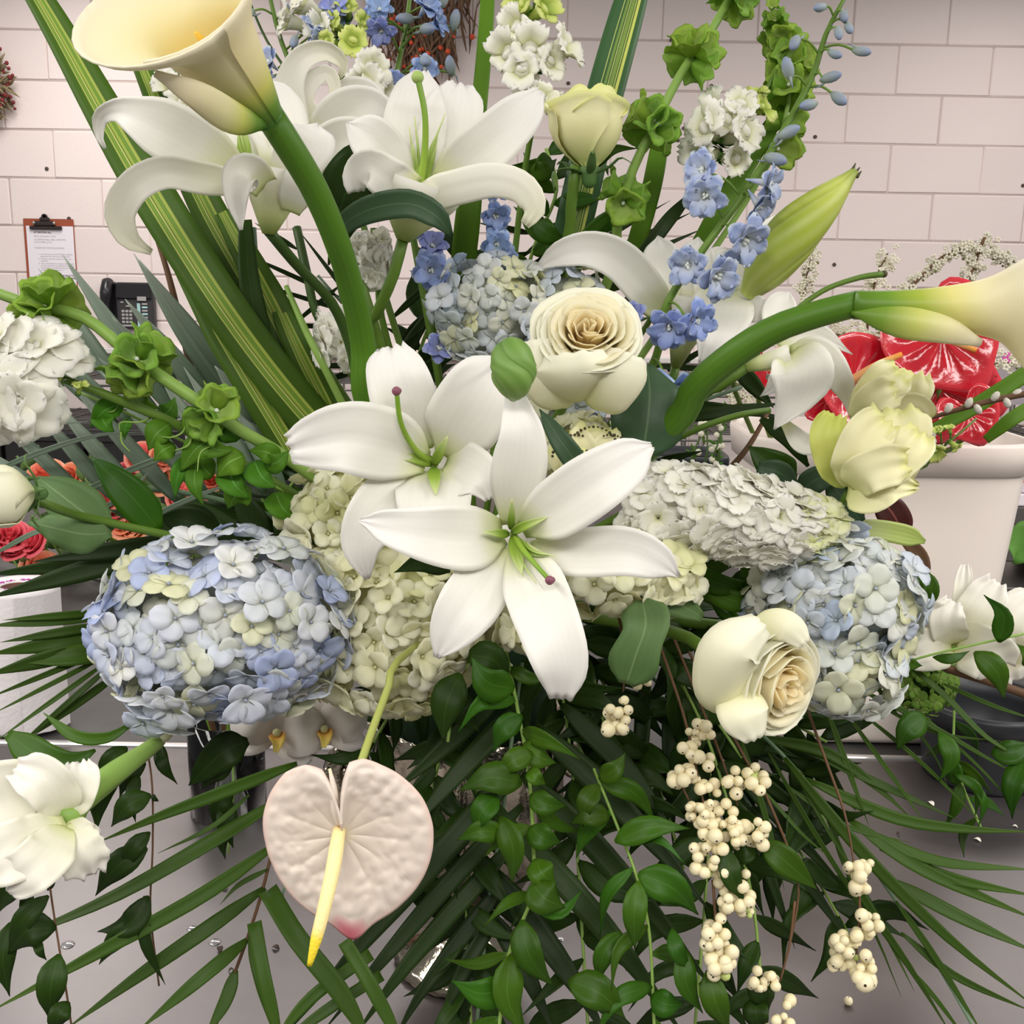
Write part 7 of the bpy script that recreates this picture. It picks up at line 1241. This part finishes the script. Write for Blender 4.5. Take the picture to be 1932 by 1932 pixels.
for x0, y0, x1, y1 in ((1340, 880, 1395, 700), (1330, 880, 1330, 750), (1350, 880, 1362, 770), (1300, 880, 1330, 790), (1355, 880, 1350, 830)):
    d_ = 2.5; q = MB(); tube(q, [Vector((BC3.x, BC3.y, BC3.z + .008)), W(x0, y0, d_), W((x0 + x1) / 2 + 4, (y0 + y1) / 2, d_), W(x1, y1, d_)], .0022, 5); st_ = part('stem', q, m_stemd, t)
    q = MB(); w_ = MB()
    for k in range(12):
        u = random.random(); x = x0 + (x1 - x0) * u; y = y0 + (y1 - y0) * u; a = random.uniform(0, 6.28); ribbon(q, [W(x, y, d_), W(x + cos(a) * 9, y + sin(a) * 5 - 5, d_), W(x + cos(a) * 16, y + sin(a) * 9 - 9, d_)], .006, 'lance', nu=1, nv=3)
        if k < 4: ball(w_, W(x + random.uniform(-12, 12), y + random.uniform(-6, 6), d_ - .01), .0075, 7, 5)
    part('foliage', q, m_pea, st_)['kind'] = 'stuff'; part('blossom', w_, m_spirea, st_)['kind'] = 'stuff'

# ------------------------------------------------------------------ coral roses on the rear table, each a thing
def small_rose_mesh(nm, mats, seed):
    rnd = random.Random(seed); q = MB()
    for li, (n, rr, hh, hw) in enumerate(((3, .2, 1.0, 70), (4, .42, .98, 60), (5, .68, .9, 52), (5, .95, .75, 50))):
        off = rnd.uniform(0, 6)
        for k in range(n):
            a0 = off + 2 * pi * k / n; vs = []; F = []; uvs = []
            for i in range(5):
                for j in range(6):
                    v = i / 4; s = 2 * j / 5 - 1; a = a0 + s * radians(hw) * (.5 + .5 * min(1, v * 1.8)); c_ = sstep(.7, 1, v); rad = rr * (.1 + .9 * sin(min(v / .6, 1) * pi / 2)) + .12 * c_ * (li + 1) / 2; z = 1.15 * hh * v * (1 - .14 * abs(s) ** 3 * v) - .1 * c_ * li
                    vs.append(Vector((rad * cos(a), rad * sin(a), z - .6))); uvs.append((j / 5, v))
            for i in range(4):
                for j in range(5): F.append((i*6+j, i*6+j+1, i*6+7+j, i*6+6+j))
            q.add(vs, F, uvs, 0 if li < 3 else 1)
    lathe(q, Matrix(), [(.05, -.85), (.22, -.7), (.3, -.5), (.25, -.45)], 8, mi=2); return q.mesh(nm, mats)
m_coral = PM('coral_petal', [(0, (214, 90, 66)), (1, (240, 136, 112))], rough=.5, trans=.2, rand=.1, hrand=.03); m_coral2 = PM('peach_petal', [(0, (226, 120, 84)), (1, (244, 160, 130))], rough=.5, trans=.2, rand=.1, hrand=.02); m_hot = PM('hot_pink_petal', [(0, (214, 60, 80)), (1, (240, 110, 120))], rough=.5, trans=.2, rand=.08)
SR = [small_rose_mesh('coral_rose', [m_coral, m_coral2, m_sepal], s) for s in range(3)]; SRP = [small_rose_mesh('coral_rose', [m_hot, m_hot, m_sepal], 9)]
RT = TABLE_Z - .005
spots = [(270, 862, 30), (245, 892, 30), (290, 880, 26), (85, 892, 32), (130, 900, 26), (195, 945, 30), (218, 958, 28), (345, 938, 28), (368, 930, 26), (430, 960, 24), (400, 905, 24), (300, 905, 28), (232, 985, 30), (252, 1000, 24), (170, 1035, 26), (80, 1072, 36), (310, 860, 24), (180, 880, 24), (420, 880, 24), (150, 985, 26), (330, 985, 24)]
for k, (x, y, s) in enumerate(spots):
    p = on_y(x, y, 2.55); o = bpy.data.objects.new('coral_rose', random.choice(SR)); COL.objects.link(o); r_ = px(s, -(CM.inverted() @ p).z)
    o.matrix_world = Matrix.Translation(p) @ frame_z(DV(random.uniform(-.5, .5), random.uniform(.1, .9), .8)) @ Matrix.Diagonal((r_, r_, r_, 1)); tag(o, 'coral rose in the bunch on the rear table, glimpsed between palm leaflets', 'rose', 'coral roses on the rear table')
for x, y, s, w_ in ((18, 1008, 34, 'largest and uppermost of four'), (62, 1020, 30, 'rightmost of four'), (30, 1035, 26, 'lowest of four'), (-10, 1020, 30, 'cut by the edge')):
    p = on_y(x, y, 2.4); o = bpy.data.objects.new('coral_rose', SRP[0]); COL.objects.link(o); r_ = px(s, -(CM.inverted() @ p).z)
    o.matrix_world = Matrix.Translation(p) @ frame_z(DV(random.uniform(-.5, .5), random.uniform(.1, .9), .8)) @ Matrix.Diagonal((r_, r_, r_, 1)); tag(o, 'hot pink rose under the rosebud at the left edge, ' + w_, 'rose', 'hot pink roses on the rear table')
q = MB(); st2 = MB()
for k in range(190):
    x = random.uniform(-20, 470); y = random.uniform(860, 1060); p = on_y(x, y, random.uniform(2.5, 2.75)); a = random.uniform(0, 6.28); l = random.uniform(.03, .06); dv = Vector((cos(a), random.uniform(-.4, .4), sin(a))) * l
    ribbon(q, [p - dv * .5, p + Vector((0, -.008, .004)), p + dv * .5], .024, 'leaf', nu=2, nv=4, th=.0006)
    if k % 3 == 0: tube(st2, [p + Vector((0, .03, .03)), Vector((p.x * .9, 2.6, (p.z + RT) / 2)), Vector((p.x * .85 - .1, 2.62, RT + .004))], .003, 5, 4)
rl = solo('rose_foliage', q, PM('rose_bunch_leaf', [(0, (74, 100, 50)), (1, (96, 120, 60))], rough=.6, noise=.3, nscale=8), 'heap of rose leaves and stems under the coral roses', 'foliage', kind='stuff'); part('stems', st2, m_stem, rl)['kind'] = 'stuff'
for x, y, s, m_ in ((1922, 858, 26, SRP), (1925, 885, 26, SRP)):
    p = on_y(x, y, 2.3); o = bpy.data.objects.new('red_rose', small_rose_mesh('red_rose', [m_red, m_red, m_sepal], int(y))); COL.objects.link(o); r_ = px(s, -(CM.inverted() @ p).z)
    o.matrix_world = Matrix.Translation(p) @ frame_z(DV(0, .5, .8)) @ Matrix.Diagonal((r_, r_, r_, 1)); tag(o, 'red rose at the right edge beside the white bucket, ' + ('upper of two' if y < 870 else 'lower of two'), 'rose')

# ------------------------------------------------------------------ silver urn with scroll handles, its floral foam, glass vase, scraps
m_silver = PM('hammered_silver', [(0, (150, 142, 126)), (1, (170, 162, 146))], rough=.14, metal=1, bump=1.0, bscale=38)
UC = W(880, 1330, 1.16); UC = Vector((UC.x, UC.y, TABLE_Z)); UH = W(880, 1330, 1.16).z - TABLE_Z; UR = .112
t = thing('silver_urn', 'hammered silver urn with scroll handles, glinting through the dark leaves', 'urn', UC)
q = MB(); prof = [(.075, 0), (.078, .006), (.07, .014), (.045, .026), (.028, .045), (.026, .06), (.036, .072), (.07, .10), (.095, .14), (.104, .18), (.1, .22), (.094, UH - .03), (UR, UH), (UR - .004, UH), (.088, UH - .03), (.09, .2)]
lathe(q, Matrix.Translation(UC), prof, 64, wob=lambda a, u: (1 + .035 * cos(16 * a) * (u > .4) + .012 * sin(31 * a + u * 40), 0)); part('urn_body', q, m_silver, t)
for sx in (-1, 1):
    P = [UC + Vector((sx * .095, -.02, .16)), UC + Vector((sx * .125, -.025, .19)), UC + Vector((sx * .135, -.03, .24)), UC + Vector((sx * .118, -.03, .262)), UC + Vector((sx * .105, -.03, .245)), UC + Vector((sx * .116, -.03, .236))]
    q = MB(); tube(q, P, [.007, .010, .013, .012, .009, .006], 10, 24); h_ = part('scroll_handle', q, m_silver, t)
    for k, c in enumerate(crv(P, 14)[4:]):
        q = MB(); ball(q, c + Vector((sx * .006, -.009, .003)), .0052, 7, 5); part('bead', q, m_silver, h_)
m_foam = PM('floral_foam', [(0, (36, 62, 36))], rough=1, noise=.2, nscale=60)
q = MB(); ball(q, Vector((UC.x, UC.y, TABLE_Z + UH + .03)), (.088, .085, .11), 20, 12); solo('floral_foam', q, m_foam, 'dark green floral foam in the mouth of the silver urn holding all stems', 'floral foam', Vector((UC.x, UC.y, TABLE_Z + UH)))
gc = on_z(432, 1528, TABLE_Z); gd = -(CM.inverted() @ gc).z; gr = px(70, gd); gh = on_y(432, 1352, gc.y).z - TABLE_Z
t = thing('glass_vase', 'clear glass cylinder vase of brown stems standing left of the urn', 'vase', gc)
q = MB(); lathe(q, Matrix.Translation(gc), [(gr * .5, .0005), (gr, .001), (gr, gh), (gr - .003, gh), (gr - .003, .01), (gr * .5, .011)], 32); part('glass', q, m_glass, t)
for k in range(6):
    a = k * 1.05; q = MB(); tube(q, [gc + Vector((cos(a) * gr * .5, sin(a) * gr * .5, .013)), gc + Vector((cos(a + .8) * gr * .3, sin(a + .8) * gr * .3, gh * .7)), gc + Vector((cos(a + 1) * gr * .7, sin(a + 1) * gr * .6, gh * 1.25))], .004, 6); part('stem', q, m_brown if k % 2 else m_stem, t)
for (nm_, lab, pts, r_) in (('orchid_spray', 'arching orchid stem from the glass vase to the orchid pair', [(455, 1420, gd), (500, 1350, gd - .03), (560, 1330, gd - .08), (610, 1372, gd - .1)], 3),):
    stem_thing(lab, pts, r_, m_stem, nm_)
m_drop = PM('water_bead', [(0, (196, 192, 192))], rough=.06, metal=.75)
for x, y, s, lab_ in ((370, 1616, 9, 'water drop on the table between the palm leaflets under the glass vase'), (128, 1783, 13, 'largest water drop on the table, beside the lower left trailing vine'), (362, 1752, 10, 'flat water drop on the table left of two close together'), (405, 1778, 12, 'water drop on the table beside a dark scrap, right of two close together'), (1058, 1772, 8, 'small water drop on the table between the two ruscus sprigs')):
    p = on_z(x, y, TABLE_Z); r_ = px(s, -(CM.inverted() @ p).z); q = MB(); lathe(q, Matrix.Translation(p), [(r_, .0), (r_ * .9, r_ * .16), (r_ * .55, r_ * .3), (.0004, r_ * .34)], 14)
    solo('water_drop', q, m_drop, lab_, 'water drop', p, 'water drops on the table')
m_scrap = PM('petal_scrap', [(0, (236, 230, 216))], rough=.6); m_dscrap = PM('dark_scrap', [(0, (70, 58, 50))], rough=.8)
for x, y, s, m_, lab_ in ((1756, 1517, 8, m_scrap, 'white petal scrap on the table just in front of the black bucket'), (1491, 1590, 6, m_scrap, 'white scrap on the table above the bright green leaf'), (1620, 1597, 6, m_scrap, 'white scrap on the table above the farthest snowberry cluster'), (1472, 1700, 4, m_scrap, 'tiny white scrap on the table beside the long bare brown stem'), (1844, 1586, 7, m_scrap, 'pale scrap on the table under the vine at the black bucket'), (1915, 1561, 5, m_scrap, 'tiny white scrap on the table near the right edge'), (424, 1677, 7, m_dscrap, 'dark oval scrap on the table left of the anthurium'), (415, 1792, 9, m_dscrap, 'dark twig scrap on the table touching a water drop'), (436, 1832, 5, m_dscrap, 'small dark scrap on the table between the long leaflets'), (1695, 1574, 4, m_dscrap, 'tiny dark scrap on the table under the palm fan at the right'), (520, 1790, 8, m_dscrap, 'dark round scrap on the table below the anthurium')):
    p = on_z(x, y, TABLE_Z + .0005); r_ = px(s, -(CM.inverted() @ p).z); q = MB(); a = random.uniform(0, 3); dv = Vector((cos(a), sin(a), 0)) * r_
    ribbon(q, [p - dv, p + Vector((0, 0, .003)), p + dv + Vector((0, 0, .001))], r_ * 1.3, 'leaf', nu=3, nv=6, th=.0006, face=(0, 0, 1), cup=.2)
    solo('petal_scrap' if m_ is m_scrap else 'bark_scrap', q, m_, lab_, 'scrap', p, 'scraps on the table')
# make cloned plant pieces cheap to load
bpy.context.view_layer.update()
